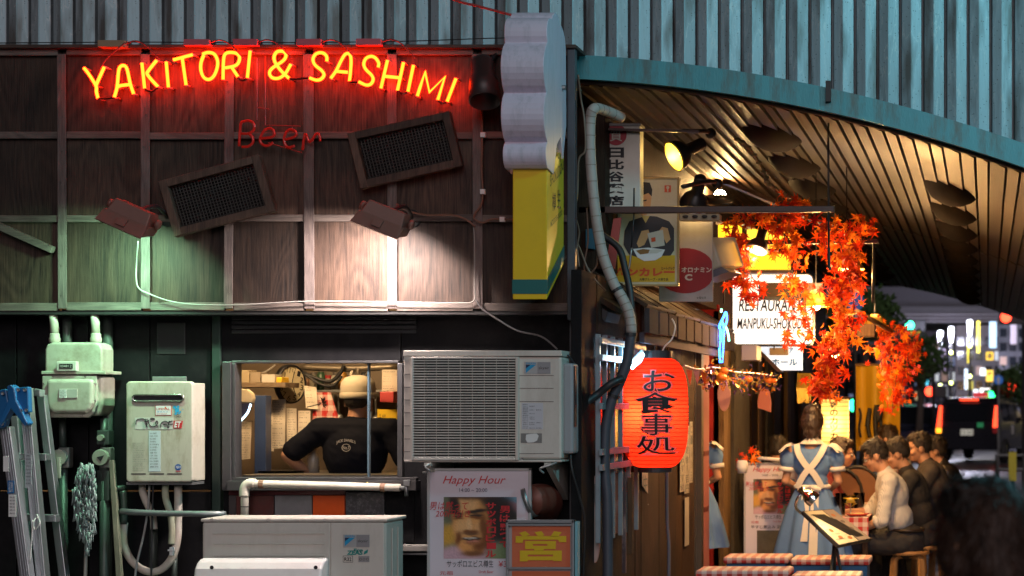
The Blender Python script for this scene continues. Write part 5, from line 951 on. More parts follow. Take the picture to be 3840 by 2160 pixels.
for i, (pts, r) in enumerate((([(2168, 280, 11.05), (2178, 370, 11.1), (2190, 440, 11.1), (2195, 560, 11.1), (2170, 600, 11.1), (2165, 720, 11.1), (2155, 790, 10.98)], .006), ([(2160, 900, 11.1), (2185, 960, 11.15), (2205, 1010, 11.15), (2240, 1060, 11.15), (2270, 1090, 11.2)], .006), ([(2200, 780, 11.2), (2205, 900, 11.2), (2190, 1000, 11.2), (2205, 1030, 11.2), (2235, 1000, 11.2), (2240, 950, 11.2)], .005), ([(2160, 820, 11.05), (2172, 870, 11.1), (2165, 930, 11.1), (2172, 1000, 11.1)], .005))):
    bcable(['thin wire curling down beside the corner post top', 'thin wire sagging across the canopy board', 'looped wire hanging beside the curry sign', 'short wire loop tied to the corner post'][i], pts, r, mat('wire_tan', (.14, .10, .07), .5), 'thin_wire')
bcable('white wire hanging from the eave above the lantern', [(2520, 1195, 12.2), (2532, 1225, 12.2), (2520, 1270, 12.2), (2492, 1300, 12.2), (2480, 1330, 12.2)], .004, WHT, 'thin_wire')
# ------------------------------------------------------------------ enamel and painted signs above the eave
t = thing('pawnshop_sign', 'tall white pawnshop sign with a red round mark and black kanji', 'sign', P(2300, 785, 11.75)); sw = mat('sign_white', (.60, .57, .50), .45, var=.08, dirt=.3, dcol=(.35, .27, .15), dscale=3)
MB().pbox(2186, 470, 2400, 792, 11.75, 11.87).build('cabinet', sw, t, bevel=.004); MB().pbox(2184, 462, 2403, 472, 11.74, 11.88).build('top_rail', mat('rail_grey', (.2, .19, .18), .4, .4), t, bevel=.002)
o = MB().lathe([(0, 0), (S(40, 11.75), 0)], P(2310, 505, 11.747), 26, 0, Matrix.Rotation(R(90), 3, 'X')).build('red_disc', mat('disc_red', (.38, .035, .05), .5), t); MB().ptext('質', 2287, 482, 2333, 530, 11.745, 0, .01).build('kanji', sw, o)
mb = MB()
for i, c in enumerate('日比谷質店'): mb.ptext(c, 2278, 553 + i * 45, 2340, 591 + i * 45, 11.747, 0, .035)
mb.build('lettering', INK, t)
mb = MB()
for i, c in enumerate('TOOR'): mb.text(c, P(2206, 640 + i * 34, 11.747), P(2206, 614 + i * 34, 11.747), P(2196, 640 + i * 34, 11.747), 0, .02)
mb.build('lettering', mat('rust_ink', (.4, .08, .04), .5), t)
t = thing('curry_sign', 'enamel curry sign showing a woman in dark kimono above a bowl', 'sign', P(2420, 1070, 12.0)); Yc = 12.0
enm = mat('enamel_cream', (.60, .52, .34), .3, var=.08, dirt=.3, dcol=(.35, .2, .06), dscale=5); eny = mat('enamel_yellow', (.62, .38, .02), .3, var=.08, dirt=.25, dcol=(.3, .15, .03)); kim = mat('kimono_print', (.035, .032, .035), .35, var=.3); skn = mat('enamel_skin', (.60, .33, .14), .35); orr = mat('enamel_red', (.60, .08, .02), .35)
MB().pbox(2302, 668, 2543, 1070, Yc, Yc + .015).build('plate', enm, t, bevel=.004); mb = MB()
for q in ((2300, 664, 2546, 671), (2300, 1066, 2546, 1073), (2539, 671, 2546, 1066), (2298, 671, 2305, 1066)): MB().pbox(*q, Yc - .008, Yc + .018).build('rim', mat('rim_gold', (.36, .24, .09), .4, .3, var=.3), t)
def cp_(n_, pts, m_, d): MB().ppoly(pts, Yc - d, Yc - d + .001).build(n_, m_, t)
def cz(q): return [(2100 + x * .518, 400 + y * .518) for x, y in q]
cp_('yellow_band', cz([(395, 1078), (832, 1075), (832, 1268), (395, 1268)]), eny, .002)
cp_('kimono', cz([(590, 800), (500, 830), (468, 900), (460, 1000), (500, 1070), (560, 1090), (740, 1080), (800, 1078), (826, 1040), (826, 880), (790, 830), (700, 795), (640, 790)]), kim, .003)
cp_('collar', cz([(590, 790), (650, 790), (620, 842)]), mat('collar_yellow', (.55, .42, .12), .4), .004)
cp_('face', cz([(575, 640), (600, 610), (650, 610), (662, 660), (655, 720), (630, 780), (595, 790), (570, 760), (562, 700)]), skn, .004)
cp_('hair', cz([(570, 600), (600, 545), (650, 550), (668, 600), (664, 650), (640, 625), (600, 640), (578, 690), (560, 680)]), INK, .005)
cp_('eye', cz([(598, 678), (628, 672), (626, 682), (602, 686)]), INK, .005)
cp_('hand', cz([(555, 990), (590, 900), (640, 890), (650, 920), (610, 1000), (570, 1020)]), skn, .004); cp_('hand', cz([(715, 900), (740, 870), (780, 880), (800, 960), (770, 990), (745, 940)]), skn, .004)
cp_('packet', cz([(632, 918), (745, 890), (758, 1005), (660, 1022)]), mat('packet_cream', (.58, .52, .42), .4), .0055); cp_('packet_mark', cz([(660, 950), (690, 945), (692, 975), (662, 980)]), orr, .0065)
cp_('bowl', cz([(528, 1030), (640, 1020), (760, 1035), (735, 1085), (690, 1112), (610, 1118), (560, 1090)]), WHT, .0055); cp_('curry', cz([(550, 1042), (600, 1030), (650, 1036), (640, 1062), (580, 1070)]), mat('curry_brown', (.25, .12, .03), .4), .0065); cp_('rice', cz([(650, 1036), (710, 1030), (745, 1042), (700, 1062), (645, 1062)]), sw, .0065)
mb = MB().ptext('ボンカレー', 2302, 1003, 2530, 1036, Yc - .004, 0, .05); mb.build('lettering', orr, t); MB().ptext('ヒートパック', 2481, 1000, 2530, 1013, Yc - .004, 0, .02).build('lettering', INK, t); MB().ptext('大塚グループ・大塚食品', 2398, 1042, 2506, 1053, Yc - .004, 0, .01).build('lettering', INK, t)
o = MB().pbox(2492, 695, 2516, 721, Yc - .002, Yc).build('maker_mark', orr, t); MB().lathe([(0, 0), (S(6, Yc), 0)], P(2504, 703, Yc - .0025), 12, 0, Matrix.Rotation(R(90), 3, 'X')).build('mark_bowl', enm, o); MB().pbox(2502, 708, 2506, 719, Yc - .003, Yc - .002).build('mark_stem', enm, o)
t = thing('tonic_sign', 'white enamel drink sign with a dark red disc behind the curry sign', 'sign', P(2570, 1130, 12.35)); Yt = 12.35
MB().pbox(2470, 820, 2674, 1132, Yt, Yt + .012).build('plate', mat('tonic_white', (.40, .38, .36), .35, var=.12, dirt=.5, dcol=(.15, .1, .06)), t, bevel=.005); o = MB().ppoly([(2570 + 112 * math.cos(a) if abs(112 * math.cos(a)) < 100 else 2570 + math.copysign(100, math.cos(a)), 1015 + 85 * math.sin(a)) for a in [2 * math.pi * i / 30 for i in range(30)]], Yt - .003, Yt - .001).build('red_disc', mat('tonic_red', (.26, .015, .02), .35), t)
MB().ptext('オロナミン', 2555, 1002, 2668, 1022, Yt - .005, 0, .03).build('lettering', sw, o); MB().ptext('C', 2568, 1028, 2596, 1052, Yt - .005, 0, .05).build('lettering', sw, o); MB().ptext('大塚化学', 2612, 1112, 2648, 1122, Yt - .002).build('lettering', INK, t)
# orange and teal clutter panels behind the hose
for i, (q, c, lab) in enumerate((([(2300, 820), (2330, 815), (2305, 1010), (2270, 1000)], (.35, .05, .04), 'leaning dark red board behind the wrapped hose'), ([(2196, 860), (2230, 855), (2230, 935), (2196, 930)], (.02, .12, .18), 'small teal panel beside the corner post'), ([(2232, 935), (2275, 955), (2270, 1010), (2225, 985)], (.45, .14, .03), 'small orange board under the teal panel'))):
    tag(MB().ppoly(q, 11.55 + .03 * i, 11.57 + .03 * i).build('old_board', mat('old_board%d' % i, c, .5, var=.2, dirt=.4), bevel=.002), lab, 'board')
# ------------------------------------------------------------------ steel bars, rods and frames hanging below the vault
bst = mat('bar_steel', (.075, .04, .035), .45, .3, var=.3, dirt=.3)
def bar(lab, n_, q, Y0, Y1, m_=bst): return tag(MB().ppoly(q, Y0, Y1).build(n_, m_, bevel=.004), lab, 'bar')
bar('long horizontal steel bar crossing in front of the hanging signs', 'steel_bar', [(2168, 774), (3127, 772), (3127, 794), (2168, 800)], 11.6, 11.65)
bar('shorter steel bar behind the maple leaves', 'steel_bar', [(2690, 900), (3295, 895), (3295, 912), (2690, 917)], 13.2, 13.24)
def rod(lab, a, b, r, m_=BLK): mb = MB(); mb.tube([P(*a), P(*b)], r, 8); return tag(mb.build('hanging_rod', m_, smooth=True), lab, 'rod')
o = rod('long thin black rod hanging from the arch flange through the steel bar', (3105, 380, 11.62), (3108, 960, 11.62), .006); MB().pbox(3096, 302, 3116, 380, 11.19, 11.215).build('clamp', BLK, o)
MB().tube([P(3108, 930, 11.62), P(3109, 1000, 11.62), P(3114, 1012, 11.62)], .009, 8).build('hook', BLK, o)
rod('thin black rod hanging from the end of the shorter steel bar', (3277, 912, 13.22), (3272, 1135, 13.22), .008); rod('thin black rod below the beige floodlight box', (2716, 915, 13.22), (2714, 1140, 13.22), .006); rod('short upright rod standing on the long steel bar by the pawnshop sign', (2378, 705, 11.6), (2377, 775, 11.6), .005)
o = rod('thin turnbuckle rod hanging across the curry sign', (2378, 795, 11.62), (2368, 930, 11.62), .004); MB().tube([P(2368, 930, 11.62), P(2360, 1000, 11.62), P(2350, 1020, 11.62), P(2345, 1000, 11.62)], .006, 7, 0, 3).build('turnbuckle', STEEL, o, smooth=True)
mb = MB(); mb.prism([P(2710, 672, 13.0), P(3230, 895, 15.5), P(3230, 910, 15.5), P(2710, 690, 13.0)], (.04, .04, 0)); tag(mb.build('slanting_beam', bst), 'slanting dark beam running back above the maple leaves', 'beam')
mb = MB(); mb.prism([P(2150, 476, 11.7), P(2620, 488, 11.7), P(2620, 497, 11.7), P(2150, 485, 11.7)], (0, .03, 0)); tag(mb.build('lamp_rail', bst), 'slim rail carrying the yellow-lit lamp above the pawnshop sign', 'bar')
# chain-like cable on the vault
ch = thing('cable_chain', 'pale knotted cable looping along the vault boards', 'cable', P(2880, 640, 12.6)); cpts = catmull([P(*u) for u in ((2760, 520, 12.6), (2800, 545, 12.6), (2840, 600, 12.7), (2872, 660, 12.8), (2880, 690, 12.8), (2920, 715, 12.9), (2960, 745, 13.0))], 6)
MB().tube(cpts, .008, 6).build('core', mat('chain_cream', (.45, .36, .2), .5), ch, smooth=True)
for i in range(1, len(cpts) - 1, 3): MB().ell(cpts[i], (.02, .014, .014)).build('knot', MATS['chain_cream'], ch, smooth=True)
# ------------------------------------------------------------------ gooseneck lamps and floodlight box
lb_ = mat('lamp_black', (.02, .018, .018), .4, .2, var=.2)
def spotlamp(label, c, aim, L, inner, arm, light=None):
    """bell-shaped shade whose mouth looks along aim; c is the mouth centre"""
    t = thing('gooseneck_lamp', label, 'lamp', c, 'gooseneck lamps over the alley'); d = Vector(aim).normalized(); M = (-d).to_track_quat('Z', 'Y').to_matrix()
    MB().lathe([(L * .62, 0), (L * .60, L * .25), (L * .50, L * .48), (L * .32, L * .66), (L * .26, L * .74), (L * .26, L * 1.45), (L * .20, L * 1.52), (0, L * 1.52)], c, 26, 0, M).build('shade', lb_, t, smooth=True)
    MB().lathe([(L * .61, .002), (L * .57, L * .25), (L * .46, L * .46), (L * .28, L * .62), (0, L * .66)], c, 26, 0, M).build('reflector', inner, t, smooth=True)
    MB().lathe([(L * .60, -.003), (L * .635, -.003), (L * .635, .006), (L * .60, .006)], c, 26, 0, M).build('rim', inner, t, smooth=True)
    MB().tube([Vector(a) for a in arm], .014, 8, 0, 3).build('arm', lb_, t, smooth=True); MB().ell(arm[0], .034).build('joint', lb_, t, smooth=True)
    MB().ell(c - d * L * .45, L * .16).build('bulb', light[2] if light else WHT, t, smooth=True)
    if light and len(light) > 3 and light[3]: lamp('lamp_beam', 'SPOT', c + d * .04, light[3], light[1], t, .04, light[4], spot_size=R(78), spot_blend=.7)
    if light: lamp('lamp_light', 'POINT', c - d * L * .2, light[0], light[1], t, .02)
yin = mat('reflector_yellow', (.75, .58, .10), .35, var=.05); pin = mat('reflector_white', (.66, .60, .60), .35, var=.05)
wb = emat('warm_bulb', (1, .72, .22), 14)
c = P(2527, 587, 12.0); spotlamp('black bell lamp with a yellow-lit mouth above the pawnshop sign', c, (-.70, -.50, -.42), S(92, 12), yin, [P(2665, 500, 12.05), P(2640, 492, 11.95), P(2560, 492, 11.75)], (3.5, (1, .66, .20), wb))
c = P(2600, 775, 12.3); spotlamp('black bell lamp seen dark against the brightest part of the vault', c, (-.30, .55, -.8), S(88, 12.3), pin, [P(2690, 690, 12.3), P(2660, 680, 12.2), P(2560, 700, 12.0)], (2, (1, .66, .25), wb))
c = P(2838, 938, 13.0); spotlamp('black bell lamp with a pale mouth among the maple leaves', c, (-.22, -.35, -.9), S(66, 13), pin, [P(2845, 842, 13.05), P(2810, 832, 13.05), P(2740, 838, 13.1)], (5, (1, .72, .35), emat('pale_bulb', (1, .85, .7), 3), 60, P(3180, 1950, 15.4)))
t = thing('floodlight_box', 'beige square floodlight box hanging tilted below the steel bar', 'floodlight', P(2650, 1045, 12.5)); bg_ = mat('beige_case', (.55, .5, .36), .4, var=.08, dirt=.2)  # the hanging beige box is a floodlight
q = [P(2578, 918, 12.4), P(2670, 888, 12.4), P(2705, 1000, 12.4), P(2605, 1042, 12.4)]; MB().prism(q, (.12, .22, .02)).build('case', bg_, t, bevel=.012, seg=3); MB().prism([P(2603, 1040, 12.38), P(2705, 1000, 12.38), P(2735, 1018, 12.38), P(2640, 1052, 12.38)], (.05, .25, 0)).build('visor', mat('visor_grey', (.09, .09, .12), .4), t, bevel=.003); MB().tube([P(2600, 905, 12.5), P(2606, 870, 12.5), P(2640, 862, 12.5), P(2655, 885, 12.5)], .012, 8, 0, 4).build('bracket', BLK, t, smooth=True); lamp('box_light', 'AREA', P(2792, 985, 12.5), 15, (1, .56, .20), t, (.16, .16), aim=P(3250, 1300, 12.9), spread=R(100)); MB().quad(P(2752, 905, 12.46), P(2752, 905, 12.6), P(2784, 1000, 12.6), P(2784, 1000, 12.46)).build('lens', emat('box_lens', (1, .5, .1), 1.2), t)
t = thing('vault_floodlight', 'blazing warm floodlight hidden behind the dark bell lamp lighting the vault', 'floodlight', P(2716, 800, 15.8)); pc = P(2700, 745, 15.8)
MB().lathe([(0, -.05), (.10, -.04), (.13, .02), (.12, .02), (0, -.01)], pc, 18).build('bowl', lb_, t, smooth=True); MB().ell(pc + Vector((0, 0, .02)), .05).build('bulb', emat('blaze', (1, .82, .5), 60), t, smooth=True); lamp('vault_light', 'POINT', pc + Vector((0, 0, .09)), 60, (1, .60, .22), t, .05)
# cable tray with switches under the bar
t = thing('cable_tray', 'beige cable tray with a row of knobs under the long steel bar', 'tray', P(2620, 825, 12.1)); MB().pbox(2545, 802, 2698, 826, 12.1, 12.2).build('tray', mat('tray_beige', (.33, .29, .19), .45, var=.15, dirt=.4), t, bevel=.003)
for i in range(4): MB().ell(P(2570 + i * 36, 812, 12.09), (.018, .01, .01)).build('knob', BLK, t, smooth=True)
# ================================================================== red paper lantern
lt = thing('red_lantern', 'big glowing red paper lantern with black kanji hanging before the lattice', 'lantern', P(2456, 1755, 12.0)); YL = 12.0; lc = P(2456, 1548, YL); HL = S(204, YL); RL = S(123, YL)
def paper(name, col, em, es, ribs):
    m = bpy.data.materials.new(name); n, l, b = nodes(m); n.remove(b); o = n['Material Output']
    d = n.new('ShaderNodeBsdfDiffuse'); t2 = n.new('ShaderNodeBsdfTranslucent'); e = n.new('ShaderNodeEmission'); d.inputs[0].default_value = (*col, 1); t2.inputs[0].default_value = (*col, 1); e.inputs[0].default_value = (*em, 1); e.inputs[1].default_value = es
    tc = n.new('ShaderNodeTexCoord'); sp = n.new('ShaderNodeSeparateXYZ'); l.new(tc.outputs['Object'], sp.inputs[0])
    q = n.new('ShaderNodeMath'); q.operation = 'MULTIPLY'; q.inputs[1].default_value = ribs; l.new(sp.outputs['Z'], q.inputs[0]); f = n.new('ShaderNodeMath'); f.operation = 'FRACT'; l.new(q.outputs[0], f.inputs[0]); g2 = n.new('ShaderNodeMath'); g2.operation = 'GREATER_THAN'; g2.inputs[1].default_value = .18; l.new(f.outputs[0], g2.inputs[0])
    mx = n.new('ShaderNodeMix'); mx.data_type = 'RGBA'; mx.inputs[6].default_value = (*[c * .25 for c in col], 1); mx.inputs[7].default_value = (*col, 1); l.new(g2.outputs[0], mx.inputs[0])
    for s in (d, t2): l.new(mx.outputs[2], s.inputs[0])
    m1 = n.new('ShaderNodeMixShader'); m1.inputs[0].default_value = .8; l.new(d.outputs[0], m1.inputs[1]); l.new(t2.outputs[0], m1.inputs[2]); a = n.new('ShaderNodeAddShader'); l.new(m1.outputs[0], a.inputs[0]); l.new(e.outputs[0], a.inputs[1]); l.new(a.outputs[0], o.inputs[0]); return m
def lprof(t_): return RL * (.50 + .50 * (1 - abs(t_) ** 3.6) ** .62) if abs(t_) < 1 else RL * .5
MB().lathe([(lprof(-1 + 2 * i / 80) * (1 + (.006 if i % 2 else 0)), HL * (-1 + 2 * i / 80)) for i in range(81)], lc, 48).build('paper_shell', paper('lantern_paper', (.85, .045, .018), (1, .028, .006), .12, 42), lt, smooth=True)
for z, h, nm_ in ((HL, .045, 'top_ring'), (-HL - .03, .03, 'bottom_ring')): MB().lathe([(RL * .52, 0), (RL * .52, h), (RL * .40, h), (RL * .40, 0)], lc + Vector((0, 0, z)), 28).build(nm_, BLK, lt)
MB().tube([lc + Vector((0, 0, HL + .04)), lc + Vector((0, 0, HL + .22))], .004, 6).build('hanger', BLK, lt)
lamp('lantern_bulb', 'POINT', lc + Vector((-.035, -.085, -.01)), 9.5, (1, .58, .30), lt, .05)
def wrap(ch, x0, y0, x1, y1, off, m_, bold):
    """one character bent round the lantern; pixel box in the photograph"""
    vs, fs = glyphs(ch, bold); bm = bmesh.new(); q = [bm.verts.new(v) for v in vs]
    for f in fs:
        try: bm.faces.new([q[i] for i in f])
        except ValueError: pass
    ref, _ = glyphs(ch, .0); ax0 = min(v[0] for v in ref); ax1 = max(v[0] for v in ref); ay0 = min(v[1] for v in ref); ay1 = max(v[1] for v in ref)
    for i in range(1, 10):
        x = ax0 + (ax1 - ax0) * i / 10; bmesh.ops.bisect_plane(bm, geom=bm.verts[:] + bm.edges[:] + bm.faces[:], plane_co=(x, 0, 0), plane_no=(1, 0, 0))
        y = ay0 + (ay1 - ay0) * i / 10; bmesh.ops.bisect_plane(bm, geom=bm.verts[:] + bm.edges[:] + bm.faces[:], plane_co=(0, y, 0), plane_no=(0, 1, 0))
    bm.verts.index_update(); out = []
    for v in bm.verts:
        px = x0 + (x1 - x0) * (v.co.x - ax0) / (ax1 - ax0); py = y1 - (y1 - y0) * (v.co.y - ay0) / (ay1 - ay0); z = Z(py, YL) - lc.z; r = lprof(max(-.999, min(.999, z / HL))) + off; dx = max(-.98, min(.98, (X(px, YL) - lc.x) / r)); a = math.asin(dx); out.append(lc + Vector((r * math.sin(a), -r * math.cos(a), z)))
    mb = MB(); mb.add(out, [tuple(v.index for v in f.verts) for f in bm.faces]); bm.free(); o = mb.build('kanji', m_, lt); return o
ltk = mat('lantern_ink', (.01, .004, .004), .6); ltp = mat('lantern_outline', (.55, .08, .09), .6, emit=(1, .10, .08), es=.55)
for ch_, (x0, y0, x1, y1) in zip('お食事処', ((2434, 1392, 2543, 1468), (2410, 1472, 2546, 1548), (2428, 1552, 2535, 1630), (2408, 1634, 2546, 1702))):
    wrap(ch_, x0, y0, x1, y1, .002, ltk, .046); wrap(ch_, x0, y0, x1, y1, .0045, ltp, .036); wrap(ch_, x0, y0, x1, y1, .008, ltk, .004)
# cool fluorescent tube behind the lantern
t = thing('fluorescent_tube', 'short blue-white fluorescent tube just behind the lantern top', 'lamp', P(2400, 1390, 12.25)); MB().prism([P(2362, 1378, 11.8), P(2410, 1322, 11.8), P(2416, 1330, 11.8), P(2404, 1356, 11.8), P(2370, 1386, 11.8)], (0, .02, 0)).build('tube', emat('cool_glow', (.35, .72, 1), 9), t); MB().tube([P(2358, 1370, 11.83), P(2410, 1314, 11.83)], .012, 8).build('holder', STEEL, t); lamp('tube_light', 'POINT', P(2385, 1345, 11.8) + Vector((-.02, -.06, 0)), 4.5, (.35, .72, 1), t, .04)
# ================================================================== lit box signs deeper in the alley
t = thing('restaurant_sign', 'glowing white box sign with black brush lettering behind the maple leaves', 'sign', P(2895, 1295, 15.6)); YR = 15.6
rr = []
for cx, cy, a0 in ((3026, 1270, 0), (2768, 1270, 90), (2768, 1050, 180), (3026, 1050, 270)):
    rr += [(cx + 20 * math.cos(R(a0 + 15 * i)), cy + 20 * math.sin(R(a0 + 15 * i))) for i in range(7)]
MB().ppoly([(2895 + (x - 2895) * 1.02, 1160 + (y - 1160) * 1.03) for x, y in rr], YR + .02, YR + .2).build('cabinet', BLK, t); MB().ppoly(rr, YR, YR + .03).build('lit_face', emat('lit_face', (1, .93, .84), 1.25), t)
brush = mat('brush_ink', (.012, .01, .01), .6); MB().ptext('RESTAURANT', 2770, 1120, 3010, 1168, YR - .004, 0, .02, .15).build('lettering', brush, t); MB().ptext('MANPUKU-SHOKUDO', 2764, 1192, 3030, 1234, YR - .004, 0, .02, .15).build('lettering', brush, t)
MB().pbox(2900, 1290, 2905, 1310, YR + .08, YR + .1).build('stem', BLK, t)
t = thing('beer_hall_sign', 'lit white sign with blue katakana under the restaurant sign', 'sign', P(2930, 1388, 17)); MB().ppoly([(2832, 1300), (3006, 1300), (3006, 1388), (2912, 1388)], 17.0, 17.1).build('lit_face', emat('lit_face_cool', (.85, .92, 1), 1.0), t); MB().ptext('ホール', 2894, 1345, 2990, 1371, 16.996, 0, .03).build('lettering', mat('sign_blue', (.02, .16, .45), .4), t); MB().ptext('ア', 2958, 1304, 2975, 1326, 16.996, 0, .03).build('lettering', MATS['sign_blue'], t)
MB().prism([P(2826, 1302, 16.98), P(2836, 1296, 16.98), P(2935, 1395, 16.98), P(2915, 1395, 16.98)], (0, .14, 0)).build('frame_bar', bst, t); MB().pbox(2885, 1304, 2955, 1332, 16.9, 16.95).build('patch', mat('patch_tan', (.3, .24, .18), .5), t)
for i, (q, Y, c, s, lab) in enumerate((((2692, 842, 2775, 900), 14.6, (1, .62, .02), 1.6, 'glowing yellow box sign between the beige floodlight and the leaves'), ((2790, 950, 2960, 1010), 15.0, (1, .60, .02), 1.3, 'wide yellow lit panel behind the lower maple leaves'), ((2800, 860, 2960, 930), 15.3, (1, .66, .05), 1.5, 'yellow lit panel high behind the maple leaves'))):
    t = thing('yellow_box_sign', lab, 'sign', P(q[0], q[3], Y), 'yellow lit panels'); MB().pbox(*q, Y, Y + .12).build('lit_face', emat('yellow_lit%d' % i, c, s), t, bevel=.01); MB().pbox(q[0] - 8, q[1] - 10, q[2] + 8, q[1] - 2, Y - .01, Y + .14).build('top_rail', pin, t); MB().pbox(q[0] - 8, q[3] + 2, q[2] + 8, q[3] + 14, Y - .01, Y + .14).build('bottom_rail', bst, t)
tag(MB().pbox(2845, 1060, 3085, 1122, 14.6, 14.72).build('dark_fascia', mat('fascia_dark', (.05, .032, .02), .45, .2, var=.3), bevel=.004), 'dark brown fascia panel above the restaurant sign', 'panel'); tag(MB().pbox(2870, 1112, 3100, 1124, 14.5, 14.6).build('led_strip_bar', BLK, bevel=.003), 'black bar with a beaded edge across the restaurant sign', 'bar')
tag(MB().pbox(2780, 1294, 2838, 1352, 15.2, 15.5).build('meter_box', mat('meter_grey', (.2, .17, .16), .45, var=.15), bevel=.006), 'grey meter box under the left end of the restaurant sign', 'box')
tag(MB().pbox(3215, 1215, 3280, 1262, 15.0, 15.2).build('brown_box', brw, bevel=.006), 'plain brown box between the two maple garlands', 'box')
# blue neon squiggle
t = thing('blue_neon', 'tangled bright blue neon figure at the end of the eave', 'neon sign', P(2708, 1365, 14.6)); bn = emat('blue_neon', (.03, .22, 1), 9); mb = MB()
for q in ([(2700, 1360), (2698, 1300), (2706, 1260), (2700, 1220), (2712, 1190), (2722, 1170), (2726, 1200), (2716, 1240), (2712, 1300), (2708, 1360)], [(2704, 1280), (2696, 1240), (2702, 1210), (2714, 1230), (2706, 1262)], [(2718, 1180), (2708, 1205), (2722, 1225)]): MB().tube([P(x, y, 14.6) for x, y in q], .007, 6, 0, 4).build('blue_tube', bn, t, smooth=True)
for q in ([(2722, 1225), (2730, 1250), (2734, 1280)], [(2706, 1158), (2704, 1172)]): MB().tube([P(x, y, 14.58) for x, y in q], .007, 6, 0, 3).build('green_tube', emat('green_neon', (.25, 1, .65), 6), t, smooth=True)
lamp('neon_light', 'POINT', P(2725, 1270, 14.5), 3, (.1, .35, 1), t, .05)
# ------------------------------------------------------------------ Halloween garland along the eave
gd = thing('party_garland', 'tinsel and pumpkin garland strung along the shop beam', 'garland', P(2750, 1430, 14)); mb = MB(); gp = catmull([P(*u) for u in ((2565, 1370, 12.9), (2620, 1385, 13.4), (2680, 1378, 14.0), (2760, 1395, 14.6), (2840, 1400, 15.2), (2900, 1410, 15.8))], 10); mb.tube(gp, .006, 6); mb.build('string', mat('tinsel', (.35, .22, .28), .3, .4, var=.6, scale=50), gd)
mb = MB(); rg = random.Random(5)
for i in range(420):
    p = gp[rg.randrange(12, len(gp))] + Vector((rg.gauss(0, .03), rg.gauss(0, .03), rg.gauss(-.05, .045))); d = Vector((rg.gauss(0, 1), rg.gauss(0, 1), rg.gauss(-.6, 1))).normalized() * .028; s_ = d.orthogonal().normalized() * .006; mb.add([p - s_, p + s_, p + s_ + d, p - s_ + d], [(0, 1, 2, 3)], rg.randrange(3))
struct(mb.build('tinsel', [mat('tinsel_orange', (.55, .16, .02), .25, .5), mat('tinsel_purple', (.13, .06, .2), .25, .5), mat('tinsel_gold', (.5, .36, .12), .25, .6)], gd), 'stuff')
for x, y, Y, r in ((2714, 1392, 13.8, 16), (2706, 1415, 13.78, 18), (2806, 1422, 14.9, 15), (2884, 1428, 15.6, 12), (2902, 1428, 15.6, 11)):
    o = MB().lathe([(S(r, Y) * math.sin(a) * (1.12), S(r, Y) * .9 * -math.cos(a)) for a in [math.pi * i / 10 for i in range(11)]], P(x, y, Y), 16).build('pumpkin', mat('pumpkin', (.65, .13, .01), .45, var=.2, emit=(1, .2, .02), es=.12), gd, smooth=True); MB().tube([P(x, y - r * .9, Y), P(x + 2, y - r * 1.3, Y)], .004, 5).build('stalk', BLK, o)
for i, (x, y, s_) in enumerate(((2572, 1385, 1), (2600, 1385, 1), (2628, 1395, 1), (2650, 1400, .9))):
    Y = 12.95 + .25 * i; MB().prism([P(x, y, Y), P(x + 24 * s_, y + 4, Y), P(x + 16 * s_, y + 62 * s_, Y)], (0, .004, 0)).build('pennant', mat('foil%d' % i, [(.5, .3, .12), (.6, .55, .5), (.55, .2, .04), (.08, .06, .04)][i], .2, .7, var=.4, scale=30), gd)
# pale round fan and pink banner on the wall planks
tag(MB().ppoly([(2715 + 24 * math.cos(a), 1480 + 62 * math.sin(a)) for a in [2 * math.pi * i / 20 for i in range(20)]], 15.5, 15.52).build('round_fan', mat('fan_pink', (.45, .22, .2), .5, var=.1)), 'pale pink oval board on the grey post behind the garland', 'board')
tag(MB().ppoly([(2842, 1500), (2850, 1465), (2868, 1450), (2884, 1465), (2892, 1510), (2890, 1546), (2868, 1538), (2842, 1530)], 17.2, 17.23).build('pink_banner', mat('banner_pink', (.5, .16, .13), .55, var=.15)), 'salmon pink cloth banner hanging on the wall planks', 'banner')
# gold fringe
t = thing('gold_fringe', 'gold tinsel fringe hanging beside the beer hall sign', 'fringe', P(3020, 1490, 18)); mb = MB()
for i in range(60): x = 2990 + random.random() * 52; mb.tube([P(x, 1400, 18 + random.uniform(-.1, .1)), P(x + random.uniform(-5, 5), 1455, 18), P(x + random.uniform(-9, 9), 1500 + random.uniform(-15, 15), 18)], .006, 4)
struct(mb.build('fringe_strand', mat('gold_strand', (.55, .36, .06), .35, .4, var=.4), t), 'stuff')
# ------------------------------------------------------------------ pale paper lantern and yellow banner
t = thing('box_lantern', 'tall pale yellow box lantern with vertical black lettering', 'lantern', P(3130, 1692, 17.3)); YP = 17.3; lp = paper('box_paper', (.9, .66, .30), (1, .60, .16), .45, 26)
MB().pbox(3080, 1496, 3178, 1688, YP, YP + .22).build('paper_shell', lp, t); 
for y in (1488, 1686): MB().pbox(3077, y, 3181, y + 9, YP - .01, YP + .23).build('frame_bar', brw, t)
lamp('box_lantern_bulb', 'POINT', P(3126, 1590, YP + .08), 6, (1, .62, .25), t, .06)
mb = MB()
for i, c in enumerate('夜のカツカリ'): mb.ptext(c, 3112, 1506 + i * 29, 3142, 1532 + i * 29, YP - .004, 0, .03)
mb.build('lettering', INK, t)
t = thing('yellow_banner', 'tall yellow banner with bold black brush strokes behind the seated men', 'banner', P(3290, 1700, 19)); yb_ = mat('banner_yellow', (.62, .36, .015), .6, var=.12)
mb = MB(); nx = 12; mb.add([P(3210 + 165 * u / nx, y, 19 + .06 * math.sin(u * .9)) for y in (1372, 1480, 1590, 1690) for u in range(nx + 1)], [(v * (nx + 1) + u, v * (nx + 1) + u + 1, (v + 1) * (nx + 1) + u + 1, (v + 1) * (nx + 1) + u) for v in range(3) for u in range(nx)]); mb.build('cloth', yb_, t, smooth=True)
mb = MB()
